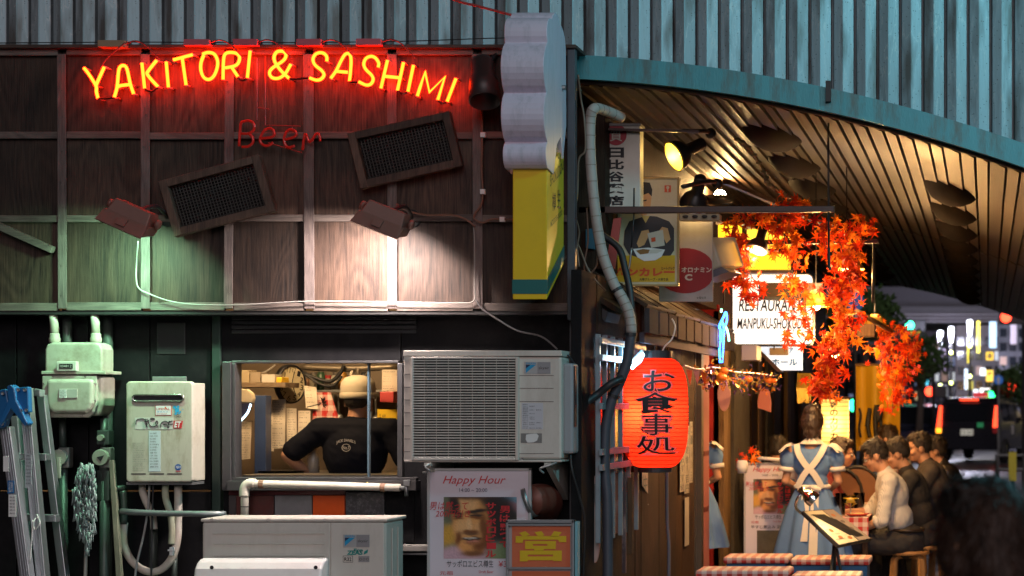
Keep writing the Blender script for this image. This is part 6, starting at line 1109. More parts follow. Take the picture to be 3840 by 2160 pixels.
for q, r in (([(3250, 1600), (3256, 1560), (3262, 1530), (3255, 1600), (3262, 1640)], .02), ([(3286, 1640), (3282, 1560), (3290, 1520), (3296, 1580), (3305, 1530)], .025), ([(3222, 1530), (3228, 1560), (3222, 1600), (3228, 1640)], .012), ([(3310, 1620), (3300, 1560), (3312, 1540)], .018)): MB().tube([P(x, y, 18.9) for x, y in q], r, 6, 0, 4).build('brush_stroke', INK, t, smooth=True)
MB().tube([P(3208, 1368, 19), P(3380, 1368, 19)], .012, 6).build('pole', tanw, t)
mb = MB(); mb.tube([P(3215, 1168, 15), P(3340, 1240, 16)], .02, 8); tag(mb.build('bamboo_pole', tanw, smooth=True), 'bamboo pole reaching out above the far maple garland', 'pole')
# ================================================================== maple garlands
def leafmesh(cu=.18):
    pts = []; tips = [(90, 1.0), (42, .88), (138, .88), (0, .72), (180, .72), (-42, .45), (222, .45)]; tips.sort(); n_ = len(tips)
    for i, (a, r) in enumerate(tips):
        pts.append((a, r)); a2, r2 = tips[(i + 1) % n_]; a2 = a2 if a2 > a else a2 + 360; pts.append(((a + a2) / 2, .30 if i < n_ - 1 else .12))
    vs = [(0, 0, .05)] + [(r * math.cos(R(a)), r * math.sin(R(a)), -cu * r * r + .10 * r * math.sin(a * .11 + cu * 9)) for a, r in pts]; m_ = len(pts)
    mb = MB(); mb.add(vs, [(0, i + 1, (i + 1) % m_ + 1) for i in range(m_)]); mb.add([(-.012, -.1, 0), (.012, -.1, 0), (.008, -.55, -.1), (-.008, -.55, -.1)], [(0, 1, 2, 3)]); return mb
ml = bpy.data.materials.new('maple_leaf'); n, l, b = nodes(ml); oi = n.new('ShaderNodeObjectInfo'); rp = n.new('ShaderNodeValToRGB'); rp.color_ramp.elements[0].color = (.55, .022, .004, 1); rp.color_ramp.elements[1].color = (.92, .27, .012, 1); e_ = rp.color_ramp.elements.new(.45); e_.color = (.82, .075, .005, 1); l.new(oi.outputs['Random'], rp.inputs[0])
d_ = n.new('ShaderNodeBsdfTranslucent'); mxs = n.new('ShaderNodeMixShader'); mxs.inputs[0].default_value = .5; l.new(rp.outputs[0], b.inputs['Base Color']); l.new(rp.outputs[0], d_.inputs[0]); b.inputs['Roughness'].default_value = .45; l.new(b.outputs[0], mxs.inputs[1]); l.new(d_.outputs[0], mxs.inputs[2]); l.new(mxs.outputs[0], n['Material Output'].inputs[0])
LEAF = None; twm = mat('twig', (.08, .03, .02), .6)
def garland(label, vines, Y, count, spread, size, seed):
    global LEAF
    rg = random.Random(seed); allp = [p for v in vines for p in v]; t = thing('maple_garland', label, 'garland', P(sum(p[0] for p in allp) / len(allp), min(p[1] for p in allp), Y), 'maple leaf garlands'); paths = []
    for v in vines:
        q = catmull([P(x, y, Y + rg.uniform(-.06, .06)) for x, y in v], 8); paths.append(q); MB().tube(q, .0035, 5).build('vine', twm, t, smooth=True)
    if LEAF is None:
        LEAF = []
        for cu in (.18, .42, -.30, .7):
            o = leafmesh(cu).build('leaf', ml); LEAF.append(o.data); bpy.data.objects.remove(o)
    tot = sum(len(q) for q in paths)
    for q in paths:
        for i in range(int(count * len(q) / tot)):
            p = q[rg.randrange(len(q))]; o = bpy.data.objects.new('leaf', rg.choice(LEAF)); COL.objects.link(o); o.parent = t
            o.location = p + Vector((rg.gauss(0, spread), rg.gauss(0, spread * .9), rg.gauss(0, spread * .7))) - t.location
            o.rotation_euler = (R(90) + rg.gauss(0, .45), rg.uniform(-3.14, 3.14) if rg.random() < .35 else 3.14 + rg.gauss(0, .7), rg.gauss(0, .7)); s_ = size * rg.uniform(.45, 1.3); o.scale = (s_, s_, s_)
garland('maple leaf garland hanging nearest the beige floodlight box', [[(2760, 830), (2775, 900), (2765, 980), (2790, 1060), (2830, 1120)], [(2800, 830), (2780, 920), (2800, 1000), (2845, 1080)], [(2750, 850), (2762, 1000), (2770, 1060)]], 13.0, 120, .035, .062, 1)
garland('maple leaf garland spreading over the steel bar and across the pale-mouthed lamp', [[(2770, 835), (2850, 800), (2950, 810), (3050, 840), (3150, 880), (3240, 900)], [(2960, 790), (2990, 760), (3010, 800)], [(3180, 850), (3230, 830), (3215, 860)], [(2900, 830), (2960, 900), (3000, 960), (2960, 1040), (2975, 1100)], [(2880, 810), (2940, 880), (2920, 950)], [(3080, 850), (3100, 920), (3060, 950)]], 12.9, 240, .048, .062, 2)
garland('thin maple leaf strand dangling in front of the restaurant sign', [[(2985, 1060), (2975, 1140), (2960, 1220), (2950, 1300)], [(3030, 1060), (3020, 1150), (3035, 1240), (3000, 1310)], [(2975, 1040), (3000, 1100)]], 13.1, 62, .022, .056, 3)
garland('longest maple leaf garland hanging from the rod down past the box lantern', [[(3140, 880), (3160, 960), (3130, 1040), (3120, 1120), (3140, 1200), (3110, 1300), (3090, 1400), (3080, 1480)], [(3190, 890), (3210, 960), (3190, 1030), (3150, 1100), (3180, 1180)], [(3170, 1000), (3200, 1120), (3195, 1240), (3140, 1330), (3130, 1440)], [(3100, 1250), (3080, 1380), (3120, 1460)], [(3060, 1430), (3080, 1490)]], 12.8, 300, .042, .068, 4)
garland('far maple leaf garland hanging beside the yellow banner', [[(3290, 1220), (3330, 1260), (3340, 1350), (3350, 1450), (3345, 1560)], [(3400, 1230), (3410, 1300), (3390, 1400), (3370, 1500)], [(3310, 1240), (3300, 1330), (3320, 1430)], [(3430, 1270), (3420, 1340)], [(3360, 1230), (3370, 1330), (3350, 1500)]], 16.0, 240, .05, .062, 5)
garland('few maple leaves in a jar beside the standing poster', [[(2770, 1680), (2775, 1720), (2785, 1745)], [(2835, 1670), (2838, 1720)]], 15.2, 9, .03, .06, 6)
# warm pendant lamps above the tables; the last one added to light the diners
for i, (x, y, Y, e) in enumerate(((3060, 1150, 14.4, 60), (3130, 1330, 16.0, 60), (3280, 1230, 17.2, 60), (3175, 1010, 13.7, 120))):
    t = thing('pendant_lamp', ['warm pendant lamp behind the strand over the waitress', 'warm pendant lamp low behind the longest maple garland beside the box lantern', 'warm pendant lamp above the row of seated men', 'added warm pendant lamp behind the longest maple garland near the rod'][i], 'lamp', P(x, y, Y), 'warm pendant lamps'); c = P(x, y, Y)
    MB().lathe([(.03, .12), (.05, .10), (.13, .0), (.125, .0), (.045, .095)], c, 20).build('shade', mat('pendant_shade', (.6, .36, .05), .4), t, smooth=True); MB().ell(c + Vector((0, 0, .01)), .035).build('bulb', emat('pendant_bulb', (1, .68, .25), 18), t, smooth=True); MB().tube([c + Vector((0, 0, .12)), c + Vector((0, 0, 1.2))], .004, 5).build('flex', BLK, t)
    lamp('pendant_light', 'POINT', c + Vector((0, 0, -.05)), e, (1, .54, .19), t, .04); lamp('pendant_fill', 'POINT', c + Vector((0, 0, .17)), 8, (1, .58, .24), t, .03)  # second light added above each shade to brighten the vault
import numpy as np
# ================================================================== people
def fabric(name, col, rough=.8, var=.12, bump=.35, bs=9, **kw): return mat(name, col, rough, var=var, scale=6, bump=bump, bscale=bs, **kw)
SKIN = mat('skin', (.52, .27, .16), .5, var=.1, scale=9, bump=.04, bscale=120); HAIRB = mat('hair_black', (.018, .013, .010), .62, var=.5, scale=60, stretch=(1, 1, .15), bump=.6, bscale=90); HAIRG = mat('hair_brown', (.032, .018, .011), .4, var=.5, scale=60, stretch=(1, 1, .15), bump=.6, bscale=90)
def capsule(mb, a, b, r0, r1, n=12, m=8):
    a, b = Vector(a), Vector(b); d = (b - a); d = d.normalized() if d.length > 1e-6 else Vector((0, 0, 1)); M = d.to_track_quat('Z', 'Y').to_matrix(); vs = []
    for i in range(m + 1):
        t = math.pi * i / m; top = i > m // 2; c = b if top else a; r = r1 if top else r0
        for j in range(n):
            u = 2 * math.pi * j / n; vs.append(c + M @ Vector((r * math.sin(t) * math.cos(u), r * math.sin(t) * math.sin(u), -r * math.cos(t))))
    mb.add(vs, [(i * n + j, i * n + (j + 1) % n, (i + 1) * n + (j + 1) % n, (i + 1) * n + j) for i in range(m) for j in range(n)])
def blob(name, prims, mt, parent, T, vox=.012, sm=4, strands=0, noise=0., fold=0.):
    """capsules and ellipsoids fused into one continuous smooth skin"""
    mb = MB()
    for p in prims:
        if p[0] == 'c': capsule(mb, p[1], p[2], p[3], p[4])
        else: mb.ell(p[1], p[2], 0, p[3] if len(p) > 3 else None, 16, 12)
    me = bpy.data.meshes.new('b'); me.from_pydata([T @ v for v in mb.v], [], mb.f); o = bpy.data.objects.new('b', me)
    m1 = o.modifiers.new('r', 'REMESH'); m1.mode = 'VOXEL'; m1.voxel_size = vox; m1.use_smooth_shade = True; m2 = o.modifiers.new('s', 'SMOOTH'); m2.iterations = sm; m2.factor = .5
    out = bpy.data.meshes.new_from_object(evaluated(o)); bpy.data.objects.remove(o); out.name = name
    nv = len(out.vertices); co = np.empty(nv * 3, np.float32); nr = np.empty(nv * 3, np.float32); out.vertices.foreach_get('co', co); out.vertices.foreach_get('normal', nr); co = co.reshape(-1, 3); nr = nr.reshape(-1, 3)
    if noise:
        d = np.array([mnoise.noise(Vector(v) * 38) + .6 * mnoise.noise(Vector(v) * 90) for v in co.tolist()], np.float32); co = co + nr * (d * noise)[:, None]
    if fold:
        d = np.array([mnoise.noise(Vector((v[0] * 9, v[1] * 9, v[2] * 15))) + .5 * mnoise.noise(Vector((v[0] * 22, v[1] * 22, v[2] * 34 + v[0] * 20))) for v in co.tolist()], np.float32); co = co + nr * (d * fold)[:, None]
    c = (co.min(0) + co.max(0)) / 2; out.vertices.foreach_set('co', np.ascontiguousarray(co - c).ravel()); c = Vector(c.tolist())
    if strands:      # loose hairs standing off the outline
        rg = random.Random(nv); cv = co - np.array(c); vs = [tuple(v) for v in cv.tolist()]; fs = [tuple(p.vertices) for p in out.polygons]
        for k in range(strands):
            i = rg.randrange(nv); p = Vector(cv[i].tolist()); nn = Vector(nr[i].tolist()); tn = Vector((rg.gauss(0, .5), rg.gauss(0, .5), -.8)); tn -= nn * tn.dot(nn); tn.normalize(); d = tn * .8 + nn * rg.uniform(.1, .55); w_ = nn.cross(tn).normalized() * .0016; l_ = rg.uniform(.015, .04); b_ = len(vs); q1 = p + d * l_; q2 = q1 + (d * .6 + Vector((0, 0, -.5))) * l_ * .7
            vs += [tuple(p - w_), tuple(p + w_), tuple(q1 + w_), tuple(q1 - w_), tuple(q2)]; fs += [(b_, b_ + 1, b_ + 2, b_ + 3), (b_ + 3, b_ + 2, b_ + 4)]
        out = bpy.data.meshes.new(name); out.from_pydata(vs, [], fs)
    out.materials.clear(); out.materials.append(mt); out.polygons.foreach_set('use_smooth', [True] * len(out.polygons))
    return link(name, out, parent, c)
def hand(pr, w, d, side, curl, s=1.):
    """palm with four fingers of unequal length bent towards curl, thumb leaving the side of the palm"""
    w, d, side, curl = Vector(w), Vector(d).normalized(), Vector(side).normalized(), Vector(curl).normalized()
    pr.append(('c', w, w + d * .03 * s, .024 * s, .028 * s))
    for u in (-.026, -.009, .009, .026): pr.append(('c', w + d * .02 * s + side * u * .8 * s, w + d * .075 * s + side * u * s, .014 * s, .012 * s))
    for u, ln in ((-.028, .055), (-.009, .072), (.010, .078), (.029, .068)):
        b = w + d * .08 * s + side * u * s; k = b + (d * .8 + curl * .35).normalized() * ln * .5 * s; e = k + (d * .45 + curl * .85).normalized() * ln * .5 * s; pr.append(('c', b, k, .0095 * s, .0088 * s)); pr.append(('c', k, e, .0088 * s, .0075 * s))
    b = w + d * .022 * s + side * .028 * s; k = b + (d * .5 + side * .8 + curl * .3).normalized() * .036 * s; e = k + (d * .85 + side * .2 + curl * .5).normalized() * .03 * s; pr.append(('c', b, k, .012 * s, .0105 * s)); pr.append(('c', k, e, .0105 * s, .0085 * s))
def headprims(c, H, s=1.):
    """skull, jaw, nose, lips, brow and ears; H turns the head (looks along its +y)"""
    q = lambda v: Vector(c) + H @ (Vector(v) * s); E = lambda v, r: ('e', q(v), tuple(x * s for x in r), H); return [E((0, -.012, .03), (.074, .094, .092)), E((0, .02, -.035), (.060, .068, .075)), E((0, .045, -.075), (.034, .036, .030)), ('c', q((0, .085, .012)), q((0, .104, -.022)), .010 * s, .014 * s), E((.013, .093, -.028), (.008, .009, .007)), E((-.013, .093, -.028), (.008, .009, .007)), E((0, .082, -.054), (.022, .012, .006)), E((0, .080, -.066), (.019, .012, .007)), E((.03, .074, .022), (.026, .016, .010)), E((-.03, .074, .022), (.026, .016, .010)), E((.045, .055, -.025), (.024, .026, .022)), E((-.045, .055, -.025), (.024, .026, .022)), E((.076, -.008, -.005), (.009, .020, .031)), E((-.076, -.008, -.005), (.009, .020, .031))]
def eyes(c, H, parent, T, s=1.):
    for x in (-.031, .031):
        e = Vector(c) + H @ (Vector((x, .079, .004)) * s); ob = MB().ell(T @ e, .0125 * s).build('eye', mat('eye_white', (.6, .57, .53), .25), parent, smooth=True); MB().ell(T @ (Vector(c) + H @ (Vector((x, .087, .003)) * s)), .0062 * s).build('iris', INK, ob, smooth=True)
        a = Vector(c) + H @ (Vector((x - .022, .088, .030)) * s); b = Vector(c) + H @ (Vector((x + .022, .086, .030)) * s); MB().tube([T @ a, T @ ((a + b) / 2 + H @ Vector((0, .005, .006))), T @ b], [.003, .005, .005, .003], 6).build('eyebrow', HAIRB, parent, smooth=True)
def hair_short(c, H, s=1., seed=1, full=1.0):
    q = lambda v: Vector(c) + H @ (Vector(v) * s); E = lambda v, r: ('e', q(v), tuple(x * s for x in r), H); rg = random.Random(seed); pr = [E((0, -.022, .052), (.081 * full, .096, .086)), E((0, -.052, .016), (.073 * full, .062, .066)), E((.058, -.012, .035), (.022, .050, .045)), E((-.058, -.012, .035), (.022, .050, .045)), E((0, .035, .092), (.058, .050, .036))]
    for i in range(46):
        a = rg.uniform(0, 6.28); e = rg.uniform(.15, 1.2); p = Vector((.078 * math.cos(a) * math.cos(e), -.02 + .09 * math.sin(a) * math.cos(e), .055 + .083 * math.sin(e)))
        if p.y > .05 and p.z < .09: continue
        pr.append(('c', q(p), q(p + Vector((rg.gauss(0, .012), rg.gauss(.004, .012), rg.uniform(-.006, .014)))), .010 * s, .005 * s))
    return pr
def arm(J, s, k): return [('c', J['sh' + s], J['el' + s], .047 * k, .039 * k), ('c', J['el' + s], J['wr' + s], .039 * k, .026 * k)]
def torso(J, k=1., g=0.):
    a, b, c = J['pelvis'], J['waist'], J['chest']; ax = (Vector(c) - Vector(b)).normalized(); M = ax.to_track_quat('Z', 'Y').to_matrix(); sx = Vector(J['shR']) - Vector(J['shL']); sx.normalize(); ln = sx.cross(ax); M = Matrix((sx, ax.cross(sx), ax)).transposed()
    return [('e', a, (.165 * k + g, .118 * k + g, .12 * k + g)), ('e', b, (.142 * k + g, .10 * k + g, .13 * k + g), M), ('e', c, (.165 * k + g, .112 * k + g, .165 * k + g), M), ('c', J['shL'], J['shR'], .058 * k + g, .058 * k + g), ('c', Vector(J['neck']) - ax * .05, Vector(J['neck']), .065 * k + g, .05 * k + g * .5)]
def legs(J, k=1., g=0.):
    pr = []
    for s in 'LR': pr += [('c', J['hip' + s], J['kn' + s], .083 * k + g, .06 * k + g), ('c', J['kn' + s], J['an' + s], .057 * k + g, .04 * k + g)]
    return pr
def feet(J):
    pr = []
    for s in 'LR': pr += [('c', J['an' + s], J['to' + s], .042, .036)]
    return pr
def person(label, T, J, H, shirt, trousers, hair, sleeve=1., k=1., seed=1, hands=None, group=None, collar=None, hvox=.007, tops=1, face=True, shoes=None, loose=.016, vox=.009, strands=500):
    base = T @ Vector((J['pelvis'][0], J['pelvis'][1], 0)); base.z = 0; t = thing('person', label, 'person', base, group)
    body = torso(J, k) + legs(J, k) + feet(J) + arm(J, 'L', k) + arm(J, 'R', k) + [('c', J['neck'], Vector(J['head']) + H @ Vector((0, -.015, -.05)), .052 * k, .05 * k)] + headprims(J['head'], H)
    for s in 'LR':
        w = Vector(J['wr' + s]); d = w - Vector(J['el' + s])
        if hands and s in hands: hand(body, w, *hands[s])
        else: hand(body, w, d, Vector((0, 1, 0)).cross(d) * (1 if s == 'L' else -1), (0, .3, -1))
    blob('body', body, SKIN, t, T, vox, 3)
    if face: eyes(J['head'], H, t, T)
    blob('hair', hair_short(J['head'], H, 1, seed), hair, t, T, .007, 1, noise=.0025, strands=strands)
    if tops:
        pr = torso(J, k, loose)[1:]
        for s in 'LR':
            a, b, c = Vector(J['sh' + s]), Vector(J['el' + s]), Vector(J['wr' + s])
            if sleeve >= 1: e = b + (c - b) * min(.97, sleeve - 1); pr += [('c', a, b, .047 * k + loose + .004, .041 * k + loose + .003), ('c', b, e, .041 * k + loose + .003, .034 * k + loose)]
            else: pr += [('c', a, a + (b - a) * sleeve, .047 * k + loose + .004, .044 * k + loose + .006)]
        blob('shirt', pr, shirt, t, T, .010, 3, noise=.001, fold=.006)
        if collar is not None: nk = Vector(J['neck']); blob('collar', [('c', nk + Vector((u * .05 * math.cos(a), .05 * math.sin(a), .012)), nk + Vector((.055 * math.cos(a + .5), .055 * math.sin(a + .5), .012)), .014, .014) for a in [R(40 * i) for i in range(9)] for u in (1.1,)], collar, t, T, .008, 2)
    if trousers is not None: blob('trousers', [('e', J['pelvis'], (.165 * k + .018, .118 * k + .02, .125 * k + .018))] + legs(J, k, .016), trousers, t, T, .012, 3, noise=.002, fold=.009)
    for s in 'LR': blob('shoe', [('c', Vector(J['an' + s]) + Vector((0, -.02, -.015)), Vector(J['to' + s]) + Vector((0, 0, .0)), .05, .043)], shoes or BLK, t, T, .012, 2)
    return t
def seated(lean=.22, hz=1.0, arms='table', headp=-.3, yaw=0., seat=.42):
    J = dict(pelvis=(0, 0, seat + .09), waist=(0, .05 + lean * .25, seat + .27), chest=(0, .06 + lean * .75, seat + .45), neck=(0, .08 + lean * 1.25, seat + .62), head=(0, .135 + lean * 1.45, seat + .735), shL=(-.18, .05 + lean * 1.1, seat + .55), shR=(.18, .05 + lean * 1.1, seat + .55), hipL=(-.1, .04, seat + .08), hipR=(.1, .04, seat + .08), knL=(-.13, .45, seat + .07), knR=(.13, .45, seat + .07), anL=(-.14, .40, .09), anR=(.14, .36, .09), toL=(-.15, .56, .05), toR=(.15, .52, .05))
    if arms == 'table': J.update(elL=(-.25, .20 + lean, seat + .29), wrL=(-.13, .42 + lean, seat + .27), elR=(.25, .20 + lean, seat + .30), wrR=(.10, .44 + lean, seat + .29))
    elif arms == 'knee': J.update(elL=(-.24, .12 + lean * .8, seat + .26), wrL=(-.15, .36 + lean * .6, seat + .16), elR=(.25, .22 + lean, seat + .30), wrR=(.10, .45 + lean, seat + .30))
    elif arms == 'mouth': J.update(elL=(-.25, .20 + lean, seat + .29), wrL=(-.12, .40 + lean, seat + .30), elR=(.23, .30 + lean, seat + .36), wrR=(.06, .40 + lean, seat + .52))
    return J, Matrix.Rotation(yaw, 3, 'Z') @ Matrix.Rotation(headp, 3, 'X')
def place(px, Y, rz, z=0.): return Matrix.Translation((X(px, Y), Y, .02 + z)) @ Matrix.Rotation(rz, 4, 'Z')
FL = R(90)       # facing the picture's left, across the alley
# seated men, nearest first
stripe = bpy.data.materials.new('striped_shirt'); n, l, b = nodes(stripe); tc = n.new('ShaderNodeTexCoord'); sp = n.new('ShaderNodeSeparateXYZ'); l.new(tc.outputs['Object'], sp.inputs[0]); ad = n.new('ShaderNodeMath'); l.new(sp.outputs['X'], ad.inputs[0]); l.new(sp.outputs['Y'], ad.inputs[1]); q = n.new('ShaderNodeMath'); q.operation = 'MULTIPLY'; q.inputs[1].default_value = 95; l.new(ad.outputs[0], q.inputs[0]); q2 = n.new('ShaderNodeMath'); q2.operation = 'FRACT'; l.new(q.outputs[0], q2.inputs[0]); q3 = n.new('ShaderNodeMath'); q3.operation = 'GREATER_THAN'; q3.inputs[1].default_value = .75; l.new(q2.outputs[0], q3.inputs[0]); mx = n.new('ShaderNodeMix'); mx.data_type = 'RGBA'; mx.inputs[6].default_value = (.62, .60, .57, 1); mx.inputs[7].default_value = (.40, .40, .41, 1); l.new(q3.outputs[0], mx.inputs[0]); l.new(mx.outputs[2], b.inputs['Base Color']); b.inputs['Roughness'].default_value = .8
nz = n.new('ShaderNodeTexNoise'); nz.inputs['Scale'].default_value = 9; l.new(tc.outputs['Object'], nz.inputs['Vector']); bp = n.new('ShaderNodeBump'); bp.inputs['Strength'].default_value = .5; bp.inputs['Distance'].default_value = .03; l.new(nz.outputs['Fac'], bp.inputs['Height']); l.new(bp.outputs[0], b.inputs['Normal'])
drk = fabric('dark_trousers', (.022, .021, .025)); gsu = fabric('dark_jacket', (.03, .026, .025)); gry2 = fabric('charcoal_shirt', (.055, .045, .042))
J, H = seated(.075, arms='knee', headp=-.42); T = place(3402, 15.35, FL); m1 = person('seated man in a white striped shirt with rolled sleeves and glasses', T, J, H, stripe, drk, HAIRB, 1.12, 1., 3, hands={'L': ((0, .9, -.35), (1, 0, 0), (0, .2, -1)), 'R': ((0, 1, 0), (-1, 0, 0), (0, 0, -1))}, group='diners at the alley table')
for s in 'LR':
    e = Vector(J['el' + s]); d = (Vector(J['wr' + s]) - e).normalized(); MB().tube([T @ (e + d * .01), T @ (e + d * .055)], .056, 14).build('rolled_cuff', fabric('cuff_white', (.6, .58, .55)), m1, smooth=True)
hc = Vector(J['head']); mb = MB()
for x in (-.034, .034): mb.tube([T @ (hc + H @ Vector((x + .026 * math.cos(a), .098, .006 + .019 * math.sin(a)))) for a in [R(30 * i) for i in range(12)]], .0022, 5, closed=True)
for x in (-1, 1): mb.tube([T @ (hc + H @ Vector((x * .06, .098, .008))), T @ (hc + H @ Vector((x * .079, .0, .008)))], .0022, 5)
mb.build('glasses', BLK, m1); MB().tube([T @ (Vector(J['pelvis']) + Vector((.172 * math.cos(a), .125 * math.sin(a), .085))) for a in [R(20 * i) for i in range(18)]], .014, 6, closed=True).build('belt', mat('belt_leather', (.03, .02, .015), .4), m1, smooth=True)
J, H = seated(.08, headp=-.30); person('seated man with short black hair in a dark jacket right behind the striped shirt', place(3482, 15.95, FL), J, H, gsu, drk, HAIRB, 1.9, 1., 5, group='diners at the alley table')
J, H = seated(.06, headp=-.1, arms='table', yaw=.25, seat=.46); person('broad seated man in a charcoal shirt with cropped hair', place(3545, 16.4, FL), J, H, gry2, drk, HAIRB, 1.9, 1.12, 7, group='diners at the alley table')
J, H = seated(.06, headp=-.05, yaw=.1); person('seated man in a black leather jacket nearest the taxi', place(3600, 17.2, FL), J, H, fabric('leather_jacket', (.022, .02, .02), .35), drk, HAIRB, 1.95, 1.1, 9, group='diners at the alley table')
J, H = seated(.06, headp=-.12, yaw=-.2, seat=.5); person('seated man in a white and red patterned shirt at the table\'s far end', place(3416, 18.4, FL), J, H, mat('patterned_shirt', (.58, .5, .46), .8, var=.1, dirt=.95, dcol=(.45, .02, .02), dscale=16), drk, HAIRG, 1.2, 1., 11, group='diners at the alley table')
J, H = seated(.16, headp=-.15); person('diner facing the seated men with a raised hand behind the waitress', place(2992, 16.4, -FL), J, H, fabric('dark_red_top', (.16, .02, .02)), drk, HAIRG, 1.5, .95, 13, group='diners at the alley table')
J, H = seated(.14, headp=-.2); person('dark-haired diner sitting behind the standing poster', place(2900, 16.9, 0), J, H, gsu, drk, HAIRB, 1.9, 1., 15, group='diners at the alley table')
# passer-by in the foreground
J, H = seated(.05, headp=-.12, yaw=.45, seat=.5); Tf = Matrix.Translation((X(3690, 4.25), 4.25, .0)) @ Matrix.Rotation(R(28), 4, 'Z') @ Matrix.Translation((0, -.17, .03)); pf = person('blurred dark-haired person in a teal top close to the viewer', Tf, J, H, fabric('teal_top', (.04, .22, .26)), drk, HAIRB, 1.5, 1., 17, vox=.012)
blob('long_hair', [('e', Vector(J['head']) + H @ Vector((0, -.045, .02)), (.084, .09, .11), H), ('e', Vector(J['head']) + H @ Vector((0, -.06, -.06)), (.078, .06, .09), H), ('e', Vector(J['head']) + H @ Vector((-.05, .01, -.01)), (.036, .06, .085), H)], mat('hair_dark_brown', (.045, .022, .013), .6, var=.5, scale=60, stretch=(1, 1, .15), bump=.6, bscale=90), pf, Tf, .009, 2, noise=.003, strands=900)
# ------------------------------------------------------------------ waitresses in blue pinafore dresses
blue = fabric('blue_dress', (.11, .22, .46), bump=.4, bs=14); apr = fabric('apron_white', (.70, .66, .60), bump=.3, bs=16)
def waitress(label, T, hair, seed, rz=0.):
    J = dict(pelvis=(0, 0, .86), waist=(0, 0, 1.02), chest=(0, .01, 1.17), neck=(0, -.005, 1.335), head=(0, .02, 1.455), shL=(-.155, 0, 1.27), shR=(.155, 0, 1.27), elL=(-.215, -.02, 1.03), elR=(.215, -.02, 1.03), wrL=(-.11, .18, .95), wrR=(.11, .18, .95), hipL=(-.085, 0, .84), hipR=(.085, 0, .84), knL=(-.085, .01, .46), knR=(.085, .01, .46), anL=(-.085, 0, .09), anR=(.085, 0, .09), toL=(-.09, .14, .05), toR=(.09, .14, .05)); H = Matrix.Rotation(-.15, 3, 'X'); k = .88
    t = thing('person', label, 'person', T @ Vector((0, 0, 0)), 'waitresses'); body = torso(J, k) + legs(J, k) + feet(J) + arm(J, 'L', k) + arm(J, 'R', k) + [('c', J['neck'], Vector(J['head']) + Vector((0, -.015, -.05)), .043, .043)] + headprims(J['head'], H, .95)
    hand(body, J['wrL'], (.6, .7, 0), (0, 0, 1), (.5, 0, -.5), .9); hand(body, J['wrR'], (-.6, .7, 0), (0, 0, 1), (-.5, 0, -.5), .9); blob('body', body, SKIN, t, T, .009, 3); eyes(J['head'], H, t, T, .95)
    blob('hair', hair_short(J['head'], H, 1.06, seed, 1.08) + [('e', Vector(J['head']) + Vector((0, -.045, .125)), (.068, .064, .062)), ('e', Vector(J['head']) + Vector((-.02, -.045, .135)), (.03, .028, .025)), ('e', Vector(J['head']) + Vector((.025, -.05, .12)), (.028, .03, .026)), ('e', Vector(J['head']) + Vector((0, -.075, -.03)), (.06, .035, .06))], hair, t, T, .007, 1, noise=.003, strands=500)
    blob('bodice', [('e', (0, 0, 1.02), (.128, .098, .14)), ('e', (0, .005, 1.17), (.155, .112, .15)), ('c', (-.14, 0, 1.27), (.14, 0, 1.27), .056, .056), ('e', (-.198, -.005, 1.20), (.068, .068, .082)), ('e', (.198, -.005, 1.20), (.068, .068, .082))], blue, t, T, .010, 3, noise=.0015, fold=.006)
    mb = MB(); n_ = 48; rows = ((.99, .125, 0), (.93, .155, .006), (.80, .205, .018), (.62, .255, .028), (.44, .30, .034)); vs = []
    for z, r, f in rows:
        for j in range(n_): a = 2 * math.pi * j / n_; rr_ = r + f * math.sin(a * 9); vs.append(T @ Vector((rr_ * math.cos(a), rr_ * .8 * math.sin(a), z)))
    mb.add(vs, [(i * n_ + j, i * n_ + (j + 1) % n_, (i + 1) * n_ + (j + 1) % n_, (i + 1) * n_ + j) for i in range(4) for j in range(n_)]); mb.build('skirt', blue, t, smooth=True)
    for s in (-1, 1):
        MB().tube([T @ Vector((s * .205, -.012, 1.14)), T @ Vector((s * .209, -.014, 1.105))], .060, 16).build('cuff', apr, t, smooth=True)
        # crossing straps over the back and shoulder frills
        st = [(s * .115, -.055, 1.325), (s * .09, -.108, 1.25), (s * .03, -.124, 1.16), (-s * .03, -.124, 1.10), (-s * .075, -.118, 1.03), (-s * .10, -.108, .975)]; mb = MB(); q = catmull([Vector(v) for v in st], 4); vs = []
        for i, p in enumerate(q): d = (q[min(i + 1, len(q) - 1)] - q[max(i - 1, 0)]).normalized(); w_ = Vector((-d.z, 0, d.x)).normalized() * .024; vs += [T @ (p - w_), T @ (p + w_), T @ (p + w_ + Vector((0, .006, 0))), T @ (p - w_ + Vector((0, .006, 0)))]
        mb.add(vs, [(4 * i + a, 4 * i + (a + 1) % 4, 4 * i + 4 + (a + 1) % 4, 4 * i + 4 + a) for i in range(len(q) - 1) for a in range(4)]); mb.build('apron_strap', apr, t, smooth=False)
        mb = MB(); vs = []
        for i in range(15):
            a = R(-80 + 160 * i / 14); p = Vector((s * (.13 + .03 * math.cos(a)), -.02 + .10 * math.sin(a), 1.335 - .02 * abs(math.sin(a)))); o_ = Vector((s * (.085 + .022 * math.sin(i * 1.7)), -.02, -.052 - .012 * math.sin(i * 1.7))); vs += [T @ p, T @ (p + o_ * .55 + Vector((0, 0, .016))), T @ (p + o_)]
        mb.add(vs, [(3 * i + a, 3 * i + a + 1, 3 * i + 4 + a, 3 * i + 3 + a) for i in range(14) for a in (0, 1)]); mb.build('shoulder_frill', apr, t, smooth=True)
    mb = MB(); vs = []
    for i in range(25):
        a = R(15 * i); vs += [T @ Vector((.050 * math.cos(a), -.008 + .052 * math.sin(a), 1.372)), T @ Vector((.105 * math.cos(a), -.005 + .085 * math.sin(a), 1.325))]
